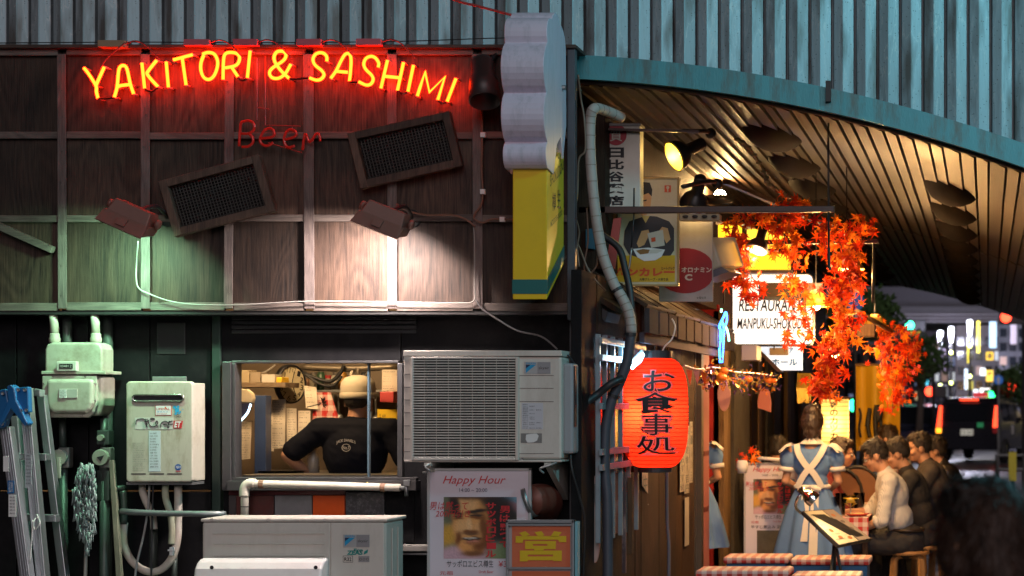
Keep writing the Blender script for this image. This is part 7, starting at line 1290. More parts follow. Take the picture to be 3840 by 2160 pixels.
    mb.add(vs, [(2 * i, 2 * i + 1, 2 * i + 3, 2 * i + 2) for i in range(24)]); mb.build('collar', apr, t, smooth=True)
    MB().tube([T @ Vector((.135 * math.cos(R(15 * i)), .108 * math.sin(R(15 * i)), .985)) for i in range(24)], .017, 8, closed=True).build('waistband', apr, t, smooth=True)
    for x, zl in ((-.028, .56), (.045, .44)): MB().prism([T @ Vector((x - .03, -.115, .975)), T @ Vector((x + .03, -.115, .975)), T @ Vector((x * 1.2 + .035, -.215 if zl > .5 else -.262, zl)), T @ Vector((x * 1.2 - .035, -.215 if zl > .5 else -.262, zl))], T.to_3x3() @ Vector((0, .005, 0))).build('sash_tail', apr, t)
    for s in (-1, 1): MB().ell(T @ Vector((s * .05, -.125, .975)), (.05, .02, .022), 0, T.to_3x3() @ Matrix.Rotation(s * .35, 3, 'Y')).build('bow_loop', apr, t, smooth=True)
    mb = MB(); mb.add([T @ Vector((x, .0 + math.copysign(1, 1) * (.128 + r_), z)) for z, r_ in ((.98, 0), (.8, .06), (.6, .11)) for x in (-.14, 0, .14)], [(0, 1, 4, 3), (1, 2, 5, 4), (3, 4, 7, 6), (4, 5, 8, 7)]); mb.build('apron_front', apr, t, smooth=True); return t
waitress('waitress in a blue dress and white crossed apron seen from behind', Matrix.Translation((X(3046, 15.1), 15.1, .02)) @ Matrix.Rotation(R(-6), 4, 'Z') @ Matrix.Scale(.95, 4), HAIRG, 21)
waitress('waitress in a blue dress half hidden in the red doorway', Matrix.Translation((X(2592, 15.9), 15.95, .02)) @ Matrix.Rotation(R(18), 4, 'Z') @ Matrix.Scale(.95, 4), HAIRB, 22)
# ------------------------------------------------------------------ chef seen from behind through the window
J = dict(pelvis=(0, 0, .92), waist=(0, .02, 1.10), chest=(0, .03, 1.30), neck=(0, .04, 1.475), head=(.01, .065, 1.59), shL=(-.20, .02, 1.425), shR=(.20, .02, 1.425), elL=(-.37, -.03, 1.285), elR=(.335, .0, 1.21), wrL=(-.26, .17, 1.10), wrR=(.31, .17, 1.03), hipL=(-.1, 0, .9), hipR=(.1, 0, .9), knL=(-.1, .02, .5), knR=(.1, .02, .5), anL=(-.1, 0, .1), anR=(.1, 0, .1), toL=(-.1, .15, .06), toR=(.1, .15, .06)); H = Matrix.Rotation(-.15, 3, 'X')
Tc = Matrix.Translation((X(1326, 12.15), 12.15, -.085)) @ Matrix.Scale(1.05, 4); blk = fabric('navy_tee', (.006, .007, .012), bump=.4, bs=7, spec=.08)
cf = person('chef in a dark T-shirt and beige cap working with his back to the window', Tc, J, H, blk, drk, HAIRB, .78, 1.04, 31, loose=.02, strands=0)
cap = fabric('cap_beige', (.42, .37, .28), bump=.15); hc = Tc @ (Vector(J['head']) + Vector((0, -.016, .022))); MB().lathe([(.102, -.0), (.105, .01), (.104, .072), (.099, .10), (.076, .128), (.034, .142), (0, .144)], hc, 28).build('cap', cap, cf, smooth=True); MB().lathe([(.104, 0), (.108, .004), (.108, .034), (.104, .038)], hc, 28).build('cap_band', cap, cf, smooth=True)
tx = mat('tee_print', (.5, .48, .44), .7); by = Tc @ Vector((0, -.118, 1.36))
for s_, a0, wd, hh, dz in (("JACK DANIEL'S", 0, .115, .022, 0), ('No.7', 0, .04, .02, -.042)):
    vs, fs = glyphs(s_, .015); x0 = min(v[0] for v in vs); x1 = max(v[0] for v in vs); y0 = min(v[1] for v in vs); y1 = max(v[1] for v in vs); mb = MB(); out = []
    for v in vs: u = (v[0] - x0) / (x1 - x0) - .5; out.append(by + Vector((u * wd, -.022 + .0 * u * u - dz * .12, dz + (v[1] - y0) / (y1 - y0) * hh - (.05 * (u * 2) ** 2 * .28 if dz == 0 else 0))))
    mb.add(out, fs); mb.build('print', tx, cf)
MB().tube([by + Vector((.026 * math.cos(R(30 * i)), -.018, -.032 + .022 * math.sin(R(30 * i)))) for i in range(12)], .0018, 4, closed=True).build('print', tx, cf)
# ================================================================== table, stools and things to eat
tb = thing('dining_table', 'long table with a gingham cloth between the waitress and the seated men', 'table', P(3180, 2300, 16)); tb.location.z = .1
MB().box(X(3095, 15.3), X(3262, 15.3), 15.0, 18.3, .69, .72).build('top', tanw, tb, bevel=.004)
wcl = mat('cloth_white', (.55, .47, .38), .7, var=.1); 
MB().box(X(3092, 15.3), X(3265, 15.3), 14.98, 18.32, .721, .728).build('tablecloth', MATS['gingham'], tb); MB().box(X(3093, 15.3), X(3266, 15.3), 14.975, 14.98, .59, .727).build('cloth_drop', MATS['gingham'], tb)
for x in (3105, 3250):
    for y in (15.1, 18.1): MB().box(X(x, 15.3) - .02, X(x, 15.3) + .02, y, y + .04, .02, .69).build('leg', brw, tb)
tw = woodmat('stool_birch', (.22, .10, .03), (.48, .26, .10), 2, rings=10)
def stool(label, x, y):
    t = thing('stool', label, 'stool', (x, y, .02), 'bentwood stools'); MB().lathe([(0, 0), (.165, 0), (.172, .012), (.165, .03), (0, .03)], (x, y, .425), 28).build('seat', tw, t, auto=40)
    for k in range(4):
        a = R(45 + 90 * k); d = Vector((math.cos(a), math.sin(a), 0)); s_ = Vector((-d.y, d.x, 0)) * .024; q = [(.015, .415), (.10, .415), (.135, .407), (.155, .385), (.162, .34), (.185, 0)]; mb = MB(); vs = []
        for i, (r, z) in enumerate(q):
            nn = (d * .026 if i >= 3 else Vector((0, 0, .026))); p = Vector((x, y, .02)) + d * r + Vector((0, 0, z - .012 if z > 0 else 0)); vs += [p - s_, p + s_, p + s_ - nn, p - s_ - nn]
        mb.add(vs, [(4 * i + a_, 4 * i + (a_ + 1) % 4, 4 * i + 4 + (a_ + 1) % 4, 4 * i + 4 + a_) for i in range(5) for a_ in range(4)] + [(0, 1, 2, 3), (23, 22, 21, 20)]); mb.build('leg', tw, t)
    return t
for x, Y, lab in ((3404, 15.35, 'bentwood stool under the man in the striped shirt'), (3482, 15.95, 'bentwood stool under the man in the dark jacket'), (3545, 16.4, 'bentwood stool under the man in the charcoal shirt'), (3600, 17.2, 'bentwood stool under the man in the leather jacket'), (3416, 18.4, 'bentwood stool under the man in the patterned shirt'), (2992, 16.4, 'bentwood stool under the diner with the raised hand'), (2900, 16.9, 'bentwood stool under the diner behind the poster')): stool(lab, X(x, Y), Y)
st_ = stool('bentwood stool under the blurred person close to the viewer', X(3690, 4.25) + .05, 4.12); st_.location.z += .06
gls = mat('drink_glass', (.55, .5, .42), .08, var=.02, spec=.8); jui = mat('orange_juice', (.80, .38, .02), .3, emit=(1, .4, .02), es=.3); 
def glass(label, px, Y, h, r, stem, fill):
    t = thing('juice_glass', label, 'glass', P(px, 1900, Y), 'drinks on the table'); x = X(px, Y); z0 = .728; t.location = (x, Y, z0)
    if stem: MB().lathe([(.03, 0), (.03, .004), (.005, .01), (.005, .07), (r, .10), (r * 1.05, .10 + h * .5), (r * 1.02, .10 + h * .5), (r * .95, .10)], (x, Y, z0), 18).build('bowl', gl, t, smooth=True); MB().lathe([(0, .10), (r * .95, .103), (r, .10 + h * .35), (0, .10 + h * .35)], (x, Y, z0), 18).build('drink', fill, t, smooth=True); MB().lathe([(.03, 0), (.005, .012), (.005, .1)], (x, Y, z0 + .001), 12).build('stem', gls, t, smooth=True)
    else: MB().lathe([(r * .8, 0), (r, h), (r * .97, h), (r * .77, .006), (0, .006)], (x, Y, z0), 18).build('tumbler', gl, t, smooth=True); MB().lathe([(0, .008), (r * .76, .008), (r * .9, h * .72), (0, h * .72)], (x, Y, z0), 18).build('drink', fill, t, smooth=True)
glass('tall tumbler of orange juice nearest the waitress', 3152, 15.25, .17, .042, False, jui); glass('stemmed glass of orange juice in front of the striped shirt', 3190, 15.15, .12, .055, True, jui); glass('pale iced drink in a tumbler by the raised hand', 3222, 15.6, .16, .045, False, mat('iced_drink', (.5, .38, .25), .3)); glass('amber drink in a tumbler near the table edge', 3122, 15.1, .15, .042, False, mat('amber_drink', (.55, .25, .02), .3)); glass('dark drink in a small tumbler in the middle of the table', 3205, 15.9, .12, .04, False, mat('cola', (.05, .02, .01), .2))
for i, (px, Y, c, lab) in enumerate(((3215, 15.15, (.5, .06, .04), 'red plate of food at the near end of the table'), (3180, 16.6, (.55, .5, .44), 'white plate in the middle of the table'), (3240, 15.7, (.5, .45, .4), 'small white dish before the striped shirt'))):
    t = thing('plate', lab, 'plate', (X(px, Y), Y, .728), 'plates on the table'); MB().lathe([(0, .004), (.06, .004), (.095, .02), (.098, .018), (.06, 0), (0, 0)], (X(px, Y), Y, .7295), 22).build('dish', mat('dish%d' % i, c, .25), t, smooth=True); mb = MB()
    for k in range(6): MB().ell((X(px, Y) + random.uniform(-.04, .04), Y + random.uniform(-.04, .04), .743), (.022, .018, .012)).build('food', mat('food%d' % i, [(.5, .3, .1), (.6, .2, .05), (.5, .42, .2)][i], .6), t, smooth=True)
for i, (x, Y) in enumerate(((3145, 16.9), (3215, 17.4))):
    t = thing('tub_chair', ['brown round-backed chair beside the waitress', 'brown round-backed chair with a black rim behind the drinks'][i], 'chair', (X(x, Y), Y, .1), 'round-backed chairs'); c = Vector((X(x, Y), Y, .1)); q = [(c.x + .20 * math.cos(R(a)), c.y, .82 + .22 * math.sin(R(a))) for a in range(0, 181, 20)]; MB().prism([(c.x - .2, c.y, .45)] + q[::-1] + [(c.x + .2, c.y, .45)], (0, .05, 0)).build('backrest', mat('chair_brown', (.22, .10, .04), .5, var=.2), t, bevel=.01); MB().tube([(c.x + .2, c.y - .01, .45)] + [Vector(v) - Vector((0, .01, 0)) for v in q] + [(c.x - .2, c.y - .01, .45)], .014, 8).build('rim', BLK, t, smooth=True); MB().box(c.x - .2, c.x + .2, c.y - .4, c.y, .4, .46).build('seat', MATS['chair_brown'], t, bevel=.01)
    for sx in (-.17, .17):
        for sy in (-.37, -.03): MB().box(c.x + sx - .015, c.x + sx + .015, c.y + sy - .015, c.y + sy + .015, .02, .4).build('leg', BLK, t)
# crates with gingham cushions
def crate(label, x0, x1, y, Y):
    t = thing('crate_seat', label, 'crate', P((x0 + x1) / 2, y, Y), 'crate seats with gingham covers'); t.location.z = .1; z = Z(y, Y); xa, xb = X(x0, Y), X(x1, Y); cb_ = mat('crate_blue', (.02, .13, .30), .4, var=.12, dirt=.25)
    for a, b, q, w_ in ((xa + .02, xb - .02, Y + .02, Y + .04), (xa + .02, xb - .02, Y + .30, Y + .32), (xa + .02, xa + .04, Y + .04, Y + .3), (xb - .04, xb - .02, Y + .04, Y + .3)): MB().box(a, b, q, w_, .02, z - .05).build('wall', cb_, t, bevel=.004)
    MB().box(xa + .02, xb - .02, Y + .01, Y + .02, z - .13, z - .10).build('rib', cb_, t); MB().box(xa + .12, xb - .12, Y + .012, Y + .022, z - .22, z - .17).build('grip_hole', BLK, t)
    MB().box(xa, xb, Y - .01, Y + .34, z - .048, z).build('cushion', MATS['gingham'], t, bevel=.015, seg=3)
crate('blue crate with gingham cushion below the standing poster', 2712, 2958, 2088, 13.9); crate('blue crate with gingham cushion at the foot of the menu stand', 2964, 3262, 2094, 13.9); crate('nearest gingham crate seat at the bottom edge', 2608, 2960, 2138, 13.1); crate('nearest gingham crate seat below the menu stand', 2966, 3225, 2156, 13.1)
poster('happy hour poster on a standing board beside the waitress', 2790, 1736, 3010, 2110, 15.45, .57, 'happy hour posters')
t = thing('clamp_bar', 'pale rolled clamp on top of the standing poster', 'clamp', P(2900, 1730, 15.4)); mb = MB(); mb.tube([P(2842, 1718, 15.42), P(2940, 1726, 15.42)], .014, 8); mb.build('roll', WHT, t, smooth=True); MB().pbox(2845, 1724, 2853, 1740, 15.41, 15.44).build('clip', STEEL, t)
t = thing('flower_jar', 'white jar holding a few maple leaves on the side wall', 'jar', P(2785, 1800, 15.2)); MB().lathe([(0, 0), (.035, 0), (.045, .05), (.04, .09), (.034, .10)], P(2783, 1775, 15.2), 16).build('jar', WHT, t, smooth=True)
# menu stand with its chrome lamp
ms = thing('menu_stand', 'tilted menu board on a black tripod lit by a chrome lamp', 'menu stand', P(3110, 2400, 13.7)); ms.location.z = .1
A, B_, C_, D_ = P(3008, 1916, 13.5), P(3122, 1908, 13.85), P(3272, 2022, 13.85), P(3146, 2048, 13.5); nr = (B_ - A).cross(D_ - A).normalized(); nr = nr if nr.z > 0 else -nr
MB().prism([A, B_, C_, D_], -nr * .025).build('board', BLK, ms, bevel=.003); L = lambda u, v: A + (B_ - A) * u + (D_ - A) * v + (C_ - B_ - D_ + A) * u * v
for u0, u1, m_ in ((.03, .60, mat('menu_paper', (.66, .58, .42), .5, var=.06)), (.63, .97, mat('menu_dark', (.30, .25, .22), .5, var=.1))): MB().prism([L(u0, .03) + nr * .002, L(u1, .03) + nr * .002, L(u1, .97) + nr * .002, L(u0, .97) + nr * .002], nr * .002).build('menu_page', m_, ms)
for i, (u, v, m_) in enumerate(((.3, .33, 'juice'), (.2, .6, 'meat'), (.42, .62, 'meat'), (.25, .8, 'meat'), (.48, .85, 'meat'), (.8, .4, 'plate'), (.8, .62, 'plate'), (.75, .2, 'meat'))): mb = MB(); mb.prism([L(u + .055 * math.cos(a), v + .045 * math.sin(a)) + nr * .0045 for a in [R(36 * j) for j in range(10)]], nr * .0008); mb.build('menu_picture', mat('pic_' + m_, {'juice': (.6, .3, .03), 'meat': (.4, .16, .06), 'plate': (.13, .1, .09)}[m_], .5, var=.3), ms)
mb = MB()
for k in range(6): mb.text(random.choice(['本日のメニュー', '生ビール 480', 'やきとり盛合せ', 'ハイボール', 'もつ煮込み']), L(.08, .16 + k * .14) + nr * .005, L(.34, .16 + k * .14) + nr * .005, L(.08, .12 + k * .14) + nr * .005)
mb.build('lettering', MATS['grey_ink'], ms); ctr = P(3140, 2010, 13.68)
for a in ((3098, 2300, 13.4), (3190, 2300, 13.55), (3130, 2300, 14.1)): f_ = P(*a); f_.z = .1; MB().tube([ctr - nr * .03 if a[1] else ctr, f_], .011, 8).build('leg', BLK, ms)
mb = MB(); mb.tube([P(3005, 1925, 13.5), P(2985, 1905, 13.45), P(2988, 1875, 13.4), P(3002, 1856, 13.4)], .010, 8, 0, 4); mb.build('gooseneck', mat('chrome', (.6, .58, .55), .12, 1.), ms, smooth=True); lh = P(3055, 1878, 13.42); d = Vector((.75, .1, -.62)).normalized(); M = (-d).to_track_quat('Z', 'Y').to_matrix()
MB().lathe([(.052, 0), (.054, .03), (.046, .06), (.026, .085), (.022, .13), (0, .135)], lh, 22, 0, M).build('lamp_head', MATS['chrome'], ms, smooth=True); MB().ell(lh - d * .03, .026).build('bulb', emat('menu_bulb', (1, .78, .4), 20), ms, smooth=True); lamp('menu_light', 'SPOT', lh + d * .012, 14, (1, .72, .36), ms, .02, lh + d, spot_size=R(130), spot_blend=.7)
# ================================================================== street beyond the arch
RC = random.Random(11)
def bmat(i, c): return mat('facade%d' % i, c, .6, var=.2, scale=.6, dirt=.3)
def building(label, x0, x1, ytop, Y, c, win=None, lit=.4, depth=12, warm=0):
    i = len(bpy.data.materials); t = thing('office_building', label, 'building', (X((x0 + x1) / 2, Y), Y, 0), 'buildings across the street'); xa, xb, zt = X(x0, Y), X(x1, Y), Z(ytop, Y)
    MB().box(xa, xb, Y, Y + depth, 0, zt).build('wall', bmat(i, c), t)
    if win:
        nx, nz = win; cols = [((.9, .95, 1), .5), ((1, .75, .4), .45), ((.5, .6, 1), .22), ((.9, .6, .5), .18), ((1, .85, .1), .4)]
        for a in range(nx):
            for b in range(nz):
                w_ = (xb - xa) / nx; h_ = min(3.4, zt / nz); px0 = xa + a * w_ + w_ * .14; z0 = .6 + b * (zt - .8) / nz; on = RC.random() < lit; cc, s_ = RC.choice(cols)
                MB().box(px0, px0 + w_ * .72, Y - .04, Y + .02, z0, z0 + (zt - .8) / nz * .6).build('window', emat('lit_window_%s_%s' % (cc[2], s_), cc, s_) if on else mat('dark_window', (.02, .025, .035), .1, spec=.8), t)
    return t
building('grey slab block high behind the elevated road', 3150, 3620, 1075, 125, (.10, .10, .14), (6, 3), .02)
building('dark office block with few lit windows behind the traffic lights', 3300, 3480, 1270, 92, (.04, .04, .06), (7, 6), .22); building('violet-grey block left of the yellow vertical signs', 3470, 3585, 1240, 96, (.09, .08, .13), (4, 6), .25)
building('pale shop block with bright windows and signs right of the street lamps', 3585, 3760, 1220, 73, (.16, .14, .15), (5, 7), .3); building('lit glass block at the right edge of the street', 3745, 3990, 1190, 70, (.12, .12, .15), (7, 8), .25); building('narrow dark tower behind the yellow banner', 3180, 3310, 1290, 90, (.05, .05, .07), (5, 6), .2)
building('tall block beyond the frame\'s right edge', 3990, 4600, 1000, 72, (.08, .08, .1), (8, 8), .3); building('low block hidden behind the shopfront', 2700, 3170, 1150, 95, (.06, .06, .08), (8, 6), .2)
el = thing('elevated_road', 'elevated road deck with pale railing crossing behind the street', 'viaduct', (X(3500, 60), 60, 0)); dm = mat('deck_concrete', (.14, .14, .17), .6, var=.2); MB().box(X(2700, 78), X(4600, 78), 78, 86, Z(1212, 78), Z(1150, 78)).build('deck', dm, el)
for i, y in enumerate((1178, 1192, 1205)): MB().box(X(2700, 77), X(4600, 77), 77 - .1 * i, 77.05 - .1 * i, Z(y + 3, 77), Z(y, 77)).build('railing', mat('rail_pale', (.35, .33, .38), .4, .4), el)
MB().box(X(2700, 80), X(4600, 80), 80, 80.3, Z(1160, 80), Z(1075, 80)).build('sound_barrier', mat('barrier_grey', (.07, .07, .10), .5, var=.1), el)
for px in (3340, 4020): MB().box(X(px, 82) - .6, X(px, 82) + .6, 82, 83.2, 0, Z(1200, 82)).build('pier', dm, el)
# lit signs on the facades
def litsign(label, x0, y0, x1, y1, Y, c, s, txt=None, vert=True, tc_=None):
    t = thing('lit_sign', label, 'sign', P((x0 + x1) / 2, y1, Y), 'lit signs across the street'); MB().pbox(x0, y0, x1, y1, Y, Y + .4).build('face', emat('sg_%d_%d' % (x0, y0), c, s), t)
    if txt:
        mb = MB(); n_ = len(txt)
        for i, ch in enumerate(txt): mb.ptext(ch, x0 + (x1 - x0) * .2, y0 + (y1 - y0) * (i + .12) / n_, x1 - (x1 - x0) * .2, y0 + (y1 - y0) * (i + .88) / n_, Y - .03, 0, .03)
        mb.build('lettering', tc_ or INK, t)
    return t
litsign('tall yellow vertical sign, taller of the two', 3663, 1205, 3674, 1322, 68, (1, .85, .05), 1.6); litsign('yellow vertical sign on the lamp post line', 3628, 1270, 3642, 1362, 66, (1, .8, .03), 1.6, '酒場'); litsign('big pale blue screen high on the shop block', 3710, 1206, 3737, 1304, 69, (.5, .75, 1), 1.1); litsign('upper yellow shop sign on the pale block', 3698, 1320, 3725, 1350, 70, (1, .6, .03), 1.1, '串'); litsign('lower yellow shop sign on the pale block', 3698, 1388, 3724, 1430, 70, (1, .62, .05), 1.1, '焼'); litsign('bright white shop window sign above the taxi', 3675, 1456, 3712, 1498, 70, (1, .95, .85), 1.6); litsign('small white vertical sign left of the taxi roof', 3617, 1384, 3628, 1460, 70, (.75, .88, 1), 1.5, 'ホテル', tc_=mat('sign_blue2', (.02, .16, .45), .4)); litsign('white square sign between the yellow shop signs', 3675, 1380, 3696, 1408, 71, (.9, .95, 1), 1.4); litsign('tan lit panel beside the yellow vertical sign', 3672, 1252, 3696, 1315, 74, (.9, .65, .35), .6); litsign('white panel at the foot of the shop block', 3650, 1460, 3668, 1496, 71, (.85, .92, 1), 1.4); litsign('cyan sign left of the pedestrian light', 3470, 1425, 3480, 1452, 71, (.1, .7, .9), 1.5); litsign('tall lilac panel at the right edge', 3790, 1210, 3812, 1290, 66, (.75, .65, .8), .6); litsign('white shopfront glow at the right edge behind the taxi', 3815, 1460, 3840, 1520, 69, (.8, .8, 1), 1.2); litsign('grey-lilac hoarding on the dark office block', 3450, 1308, 3545, 1390, 66, (.35, .28, .4), .25)
# street lamps
pg = mat('pole_dark', (.03, .03, .035), .4, .4)
def slamp(label, px, ytop, h, Y):
    t = thing('street_lamp', label, 'street lamp', P(px, ytop, Y), 'street lamps'); t.location.z = 0; x = X(px, Y); z1 = Z(ytop, Y); hh = S(h, Y)
    MB().lathe([(.05, -hh), (.085, -hh * .3), (.095, 0), (.06, .03), (0, .03)], (x, Y, z1), 14).build('glowing_head', emat('street_glow', (.9, .92, 1), 3), t, smooth=True); MB().lathe([(.05, 0), (.045, z1 - hh)], (x, Y, 0), 10).build('pole', pg, t, smooth=True); MB().lathe([(.09, 0), (.09, .8), (.05, .9)], (x, Y, 0), 10).build('base', pg, t, smooth=True)
    for k in range(3): MB().ell((x - .0, Y - .1, z1 - hh - .35 - k * 1.0), .06).build('marker_light', emat('marker', (.9, 1, .3), 6), t, smooth=True)
    lamp('street_bulb', 'POINT', (x, Y - .4, z1 - hh * .5), 330, (.78, .78, 1), t, .3)
slamp('tallest street lamp with a long glowing head', 3637, 1203, 56, 66); slamp('middle street lamp with a glowing head', 3567, 1228, 56, 66.5); slamp('street lamp with a glowing head left of the middle one', 3526, 1243, 52, 67); slamp('farthest street lamp half hidden by the far maple garland', 3488, 1275, 34, 68)
t = thing('street_lamp', 'added kerbside street lamp, out of view, tinting the bridge steel cyan', 'street lamp', (2.7, 8.4, 0), 'street lamps'); MB().lathe([(.08, 0), (.07, .9), (.05, 1.0), (.045, 5.2)], (2.7, 8.4, 0), 12).build('pole', pg, t, smooth=True); MB().lathe([(.05, 0), (.12, .1), (.17, .5), (.1, .55), (0, .56)], (2.7, 8.4, 5.2), 16).build('glowing_head', MATS['street_glow'], t, smooth=True); lamp('added_kerb_lamp', 'POINT', (2.45, 8.55, 5.3), 390, (.24, .86, 1), t, .25)  # unseen lamp added to give the corrugated steel its cool tint
# traffic lights and road signs
def tlight(label, px, py, Y, c, n_='traffic_light'):
    t = thing(n_, label, 'traffic light', P(px, py, Y), 'traffic lights'); t.location.z = 0; p = P(px, py, Y); MB().box(p.x - .2, p.x + .55, Y, Y + .15, p.z - .2, p.z + .2).build('housing', pg, t, bevel=.03); MB().ell(p + Vector((0, -.04, 0)), (.15, .06, .15)).build('lens', emat('tl_%s' % c[0], c, 7), t, smooth=True); MB().tube([(p.x + .5, Y + .1, p.z), (p.x + .5, Y + .1, 0)], .05, 8).build('post', pg, t); return t
tlight('red traffic light beside the far maple garland', 3435, 1386, 58, (1, .05, .02)); tlight('green traffic light just above the taxi roof', 3712, 1485, 62, (.02, 1, .25)); tlight('red pedestrian light right of the one-way sign', 3792, 1450, 60, (1, .03, .05)); tlight('red pedestrian light left of the taxi', 3486, 1468, 64, (1, .04, .06)); tlight('red signal high under the vault edge', 3772, 1190, 56, (1, .02, .06)); tlight('green light low beside the box lantern', 3205, 1520, 48, (.03, 1, .35)); tlight('small green light below the elevated road', 3412, 1220, 70, (.05, 1, .5))
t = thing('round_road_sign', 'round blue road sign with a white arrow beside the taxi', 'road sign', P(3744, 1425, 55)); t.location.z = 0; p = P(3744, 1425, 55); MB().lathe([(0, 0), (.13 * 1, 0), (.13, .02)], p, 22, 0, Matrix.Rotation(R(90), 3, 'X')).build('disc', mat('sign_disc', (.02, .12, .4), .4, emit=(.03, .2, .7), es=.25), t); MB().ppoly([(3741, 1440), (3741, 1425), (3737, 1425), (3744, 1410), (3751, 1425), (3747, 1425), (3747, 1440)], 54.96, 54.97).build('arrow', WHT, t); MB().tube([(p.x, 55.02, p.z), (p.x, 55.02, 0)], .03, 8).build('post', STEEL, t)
bpy.data.objects['disc'].scale = (1.0, 1, 1.0)
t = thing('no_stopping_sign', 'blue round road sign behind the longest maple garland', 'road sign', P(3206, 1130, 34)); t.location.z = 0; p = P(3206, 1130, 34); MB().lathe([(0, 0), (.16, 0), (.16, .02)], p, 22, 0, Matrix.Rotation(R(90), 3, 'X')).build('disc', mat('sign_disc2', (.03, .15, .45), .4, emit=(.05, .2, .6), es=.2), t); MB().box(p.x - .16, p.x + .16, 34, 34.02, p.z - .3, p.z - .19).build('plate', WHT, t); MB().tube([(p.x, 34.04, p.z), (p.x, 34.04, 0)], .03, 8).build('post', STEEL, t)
t = thing('bollard_post', 'yellow wrapped post standing by the kerb right of the diners', 'post', P(3795, 1830, 36)); t.location.z = 0; p = P(3797, 1700, 36); MB().tube([(p.x, 36, 0), (p.x, 36, Z(1690, 36))], .035, 8).build('post', pg, t); MB().box(p.x - .07, p.x + .07, 35.94, 36.0, Z(1805, 36), Z(1695, 36)).build('yellow_wrap', mat('wrap_yellow', (.6, .5, .05), .5, var=.3, scale=30, emit=(1, .8, .1), es=.08), t)
t = thing('guard_rail', 'pale tubular guard rail along the kerb', 'railing', P(3790, 1850, 37)); t.location.z = 0
for px in (3740, 3840, 3960): MB().tube([(X(px, 37), 37, 0), (X(px, 37), 37, Z(1705, 37))], .04, 8).build('post', STEEL, t)
for y in (1708, 1760): MB().tube([(X(3740, 37), 37, Z(y, 37)), (X(4050, 37), 37, Z(y, 37))], .03, 8).build('rail', STEEL, t)
# ------------------------------------------------------------------ cars
glz = mat('car_glass', (.012, .014, .018), .05, spec=.9)
def car(label, name, px, Y, paint, rear=True, scale=1., yaw=0., group='cars on the street'):
    """boxy cab: front along local +y; rear faces the viewer when rear is true"""
    t = thing(name, label, 'car', (X(px, Y), Y, 0), group); M = Matrix.Translation((X(px, Y), Y, 0)) @ Matrix.Rotation(yaw + (0 if rear else math.pi), 4, 'Z'); G = lambda v: M @ (Vector(v) * scale); L_, W_, Hh = 4.4, .85, 1.75
    side = [(0, .35), (-.04, .9), (.05, 1.05), (.22, 1.62), (.45, 1.73), (1.6, 1.76), (2.5, 1.68), (3.25, 1.08), (4.2, .92), (4.4, .7), (4.4, .32)]
    mb = MB(); n_ = len(side); inset = [(.0 if z < 1.06 else .13 * (z - 1.05) / .7) for y, z in side]; vs = [G((-W_ + inset[i], y, z)) for i, (y, z) in enumerate(side)] + [G((W_ - inset[i], y, z)) for i, (y, z) in enumerate(side)]; mb.add(vs, [tuple(range(n_)), tuple(range(2 * n_ - 1, n_ - 1, -1))] + [(i, i + n_, (i + 1) % n_ + n_, (i + 1) % n_) for i in range(n_)]); mb.build('body', paint, t, bevel=.05 * scale, seg=3)
    def q(n2, pts, m_, off): mb = MB(); mb.prism([G(p) for p in pts], M.to_3x3() @ Vector(off)); return mb.build(n2, m_, t)
    q('rear_window', [(-.66, .06, 1.12), (.66, .06, 1.12), (.60, .20, 1.58), (-.60, .20, 1.58)], glz, (0, -.03, .006)); q('windscreen', [(-.62, 3.2, 1.12), (.62, 3.2, 1.12), (.58, 2.62, 1.62), (-.58, 2.62, 1.62)], glz, (0, .03, .02))
    for s in (-1, 1):
        for a, b in ((.4, 1.2), (1.28, 2.1), (2.18, 2.9)): q('side_window', [(s * .86, a, 1.1), (s * .86, b, 1.1), (s * .775, min(b, 2.55) - .06, 1.58), (s * .775, a + .08, 1.58)], glz, (s * .012, 0, 0))
        q('tail_light', [(s * .70, -.045, .95), (s * .84, -.03, .95), (s * .80, .15, 1.52), (s * .72, .13, 1.52)], emat('tail_red', (1, .06, .02), 3.5) if rear else mat('tail_dull', (.3, .02, .02), .3), (0, -.03, 0)); q('indicator', [(s * .70, -.05, .80), (s * .84, -.05, .80), (s * .84, -.05, .93), (s * .70, -.05, .93)], emat('amber', (1, .35, .02), 3) if s < 0 and rear else MATS['red_ink'], (0, -.03, 0))
        q('headlight', [(s * .62, 4.40, .70), (s * .78, 4.38, .70), (s * .78, 4.32, .80), (s * .62, 4.34, .80)], emat('headlight', (.9, .95, 1), 7), (0, .04, 0))
        for y in (.85, 3.45):
            c = G((s * .80, y, .33)); R3 = M.to_3x3() @ Matrix.Rotation(R(90), 3, 'Y'); o = MB().lathe([(.2, -.1), (.31, -.1), (.33, -.06), (.33, .06), (.31, .1), (.2, .1)], c, 22, 0, R3).build('wheel', mat('tyre', (.02, .02, .02), .7), t, smooth=True); MB().lathe([(0, s * .085), (.05, s * .09), (.2, s * .075), (.2, s * .02)], c, 10, 0, R3).build('rim', mat('alloy', (.5, .5, .52), .25, .9), o)
        q('mirror', [(s * .88, 2.95, 1.08), (s * 1.04, 2.95, 1.08), (s * 1.04, 2.95, 1.24), (s * .88, 2.95, 1.24)], paint, (0, .08, 0))
    q('number_plate', [(-.17, -.07, .74), (.17, -.07, .74), (.17, -.07, .9), (-.17, -.07, .9)], mat('plate_white', (.6, .58, .5), .4, emit=(1, .95, .8), es=.25), (0, -.02, 0)); q('bumper', [(-.84, -.09, .38), (.84, -.09, .38), (.84, -.09, .62), (-.84, -.09, .62)], paint, (0, .08, 0)); mb = MB(); a = G((-.15, -.095, .77)); mb.text('12-34', a, G((.15, -.095, .77)), G((-.15, -.095, .86))); mb.build('lettering', mat('plate_green', (.02, .12, .05), .5), t)
    return t, G, M, q
cpb = mat('car_black', (.018, .018, .024), .14, var=.1, spec=.7)
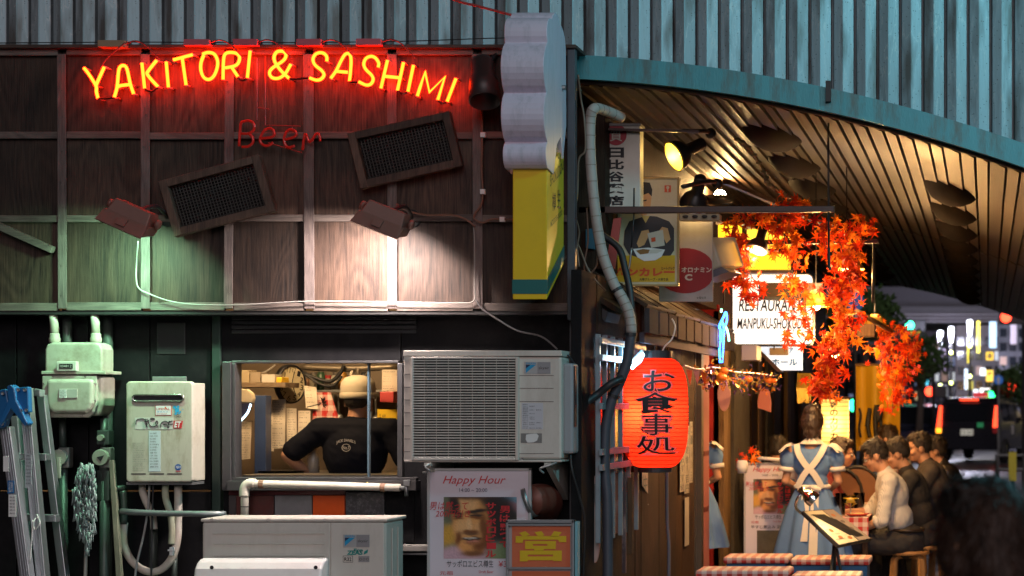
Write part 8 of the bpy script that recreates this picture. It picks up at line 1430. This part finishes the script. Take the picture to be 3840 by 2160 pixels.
t, G, M, q = car('black taxi van seen from behind with red tail lights', 'taxi', 3628, 56, cpb, True, 1.06, R(-13)); mb = MB(); mb.box(-.2, .2, -.08, .08, 0, .12); mb.v = [M @ (v * 1.06 + Vector((0, 1.7, 1.87))) for v in mb.v]; mb.build('roof_sign', emat('roof_sign', (1, .05, .06), .5), t)
q('sticker', [(.28, -.07, .95), (.45, -.07, .95), (.45, -.07, 1.08), (.28, -.07, 1.08)], mat('sticker_green', (.03, .3, .12), .4, emit=(.1, .8, .3), es=.1), (0, -.02, 0)); q('emblem', [(.872, 1.5, .75), (.872, 1.75, .75), (.872, 1.75, 1.0), (.872, 1.5, 1.0)], WHT, (.01, 0, 0))
q('brake_light', [(-.25, .2, 1.66), (.25, .2, 1.66), (.25, .22, 1.70), (-.25, .22, 1.70)], MATS['tail_red'], (0, -.05, 0))
car('dark saloon with blazing white headlights driving towards the viewer', 'car', 3420, 62, mat('car_navy', (.02, .025, .05), .2), False, .95, R(4)); car('dark car waiting behind the headlight car', 'car', 3490, 76, mat('car_grey', (.06, .06, .07), .25), False, .95, 0.)
# ------------------------------------------------------------------ trees
lfm = mat('tree_leaf', (.05, .10, .03), .6, var=.5, scale=3, hue=.1)
def tree(label, px, ytop, Y, r, seed):
    rg = random.Random(seed); zt = Z(ytop, Y); x = X(px, Y); t = thing('street_tree', label, 'tree', (x, Y, 0), 'street trees'); MB().tube([(x, Y, 0), (x + .1, Y, zt * .45), (x - .05, Y, zt * .8)], [.14, .05], 8).build('trunk', mat('bark', (.06, .045, .035), .8, bump=.4), t, smooth=True); mb = MB()
    for i in range(1500):
        d = Vector((rg.gauss(0, 1), rg.gauss(0, 1), rg.gauss(0, 1))).normalized(); p = Vector((x, Y, zt - r * .75)) + Vector((d.x * r, d.y * r, d.z * r * .75)) * (rg.random() ** .4) * (.75 + .35 * mnoise.noise(d * 2.3 + Vector((seed, 0, 0)))); a = Vector((rg.gauss(0, 1), rg.gauss(0, 1), rg.gauss(0, 1))).normalized() * .09; b = a.orthogonal().normalized() * .05; mb.add([p - a, p + b, p + a, p - b], [(0, 1, 2, 3)])
    struct(mb.build('crown', lfm, t), 'stuff')
tree('dark green tree under the vault edge behind the maple leaves', 3240, 1045, 40, 1.0, 1); tree('dim tree beside the street lamps', 3440, 1225, 58, 1.2, 2); tree('green tree at the right edge behind the taxi', 3825, 1340, 60, 1.1, 3)
bpy.data.scenes.remove(WORK)
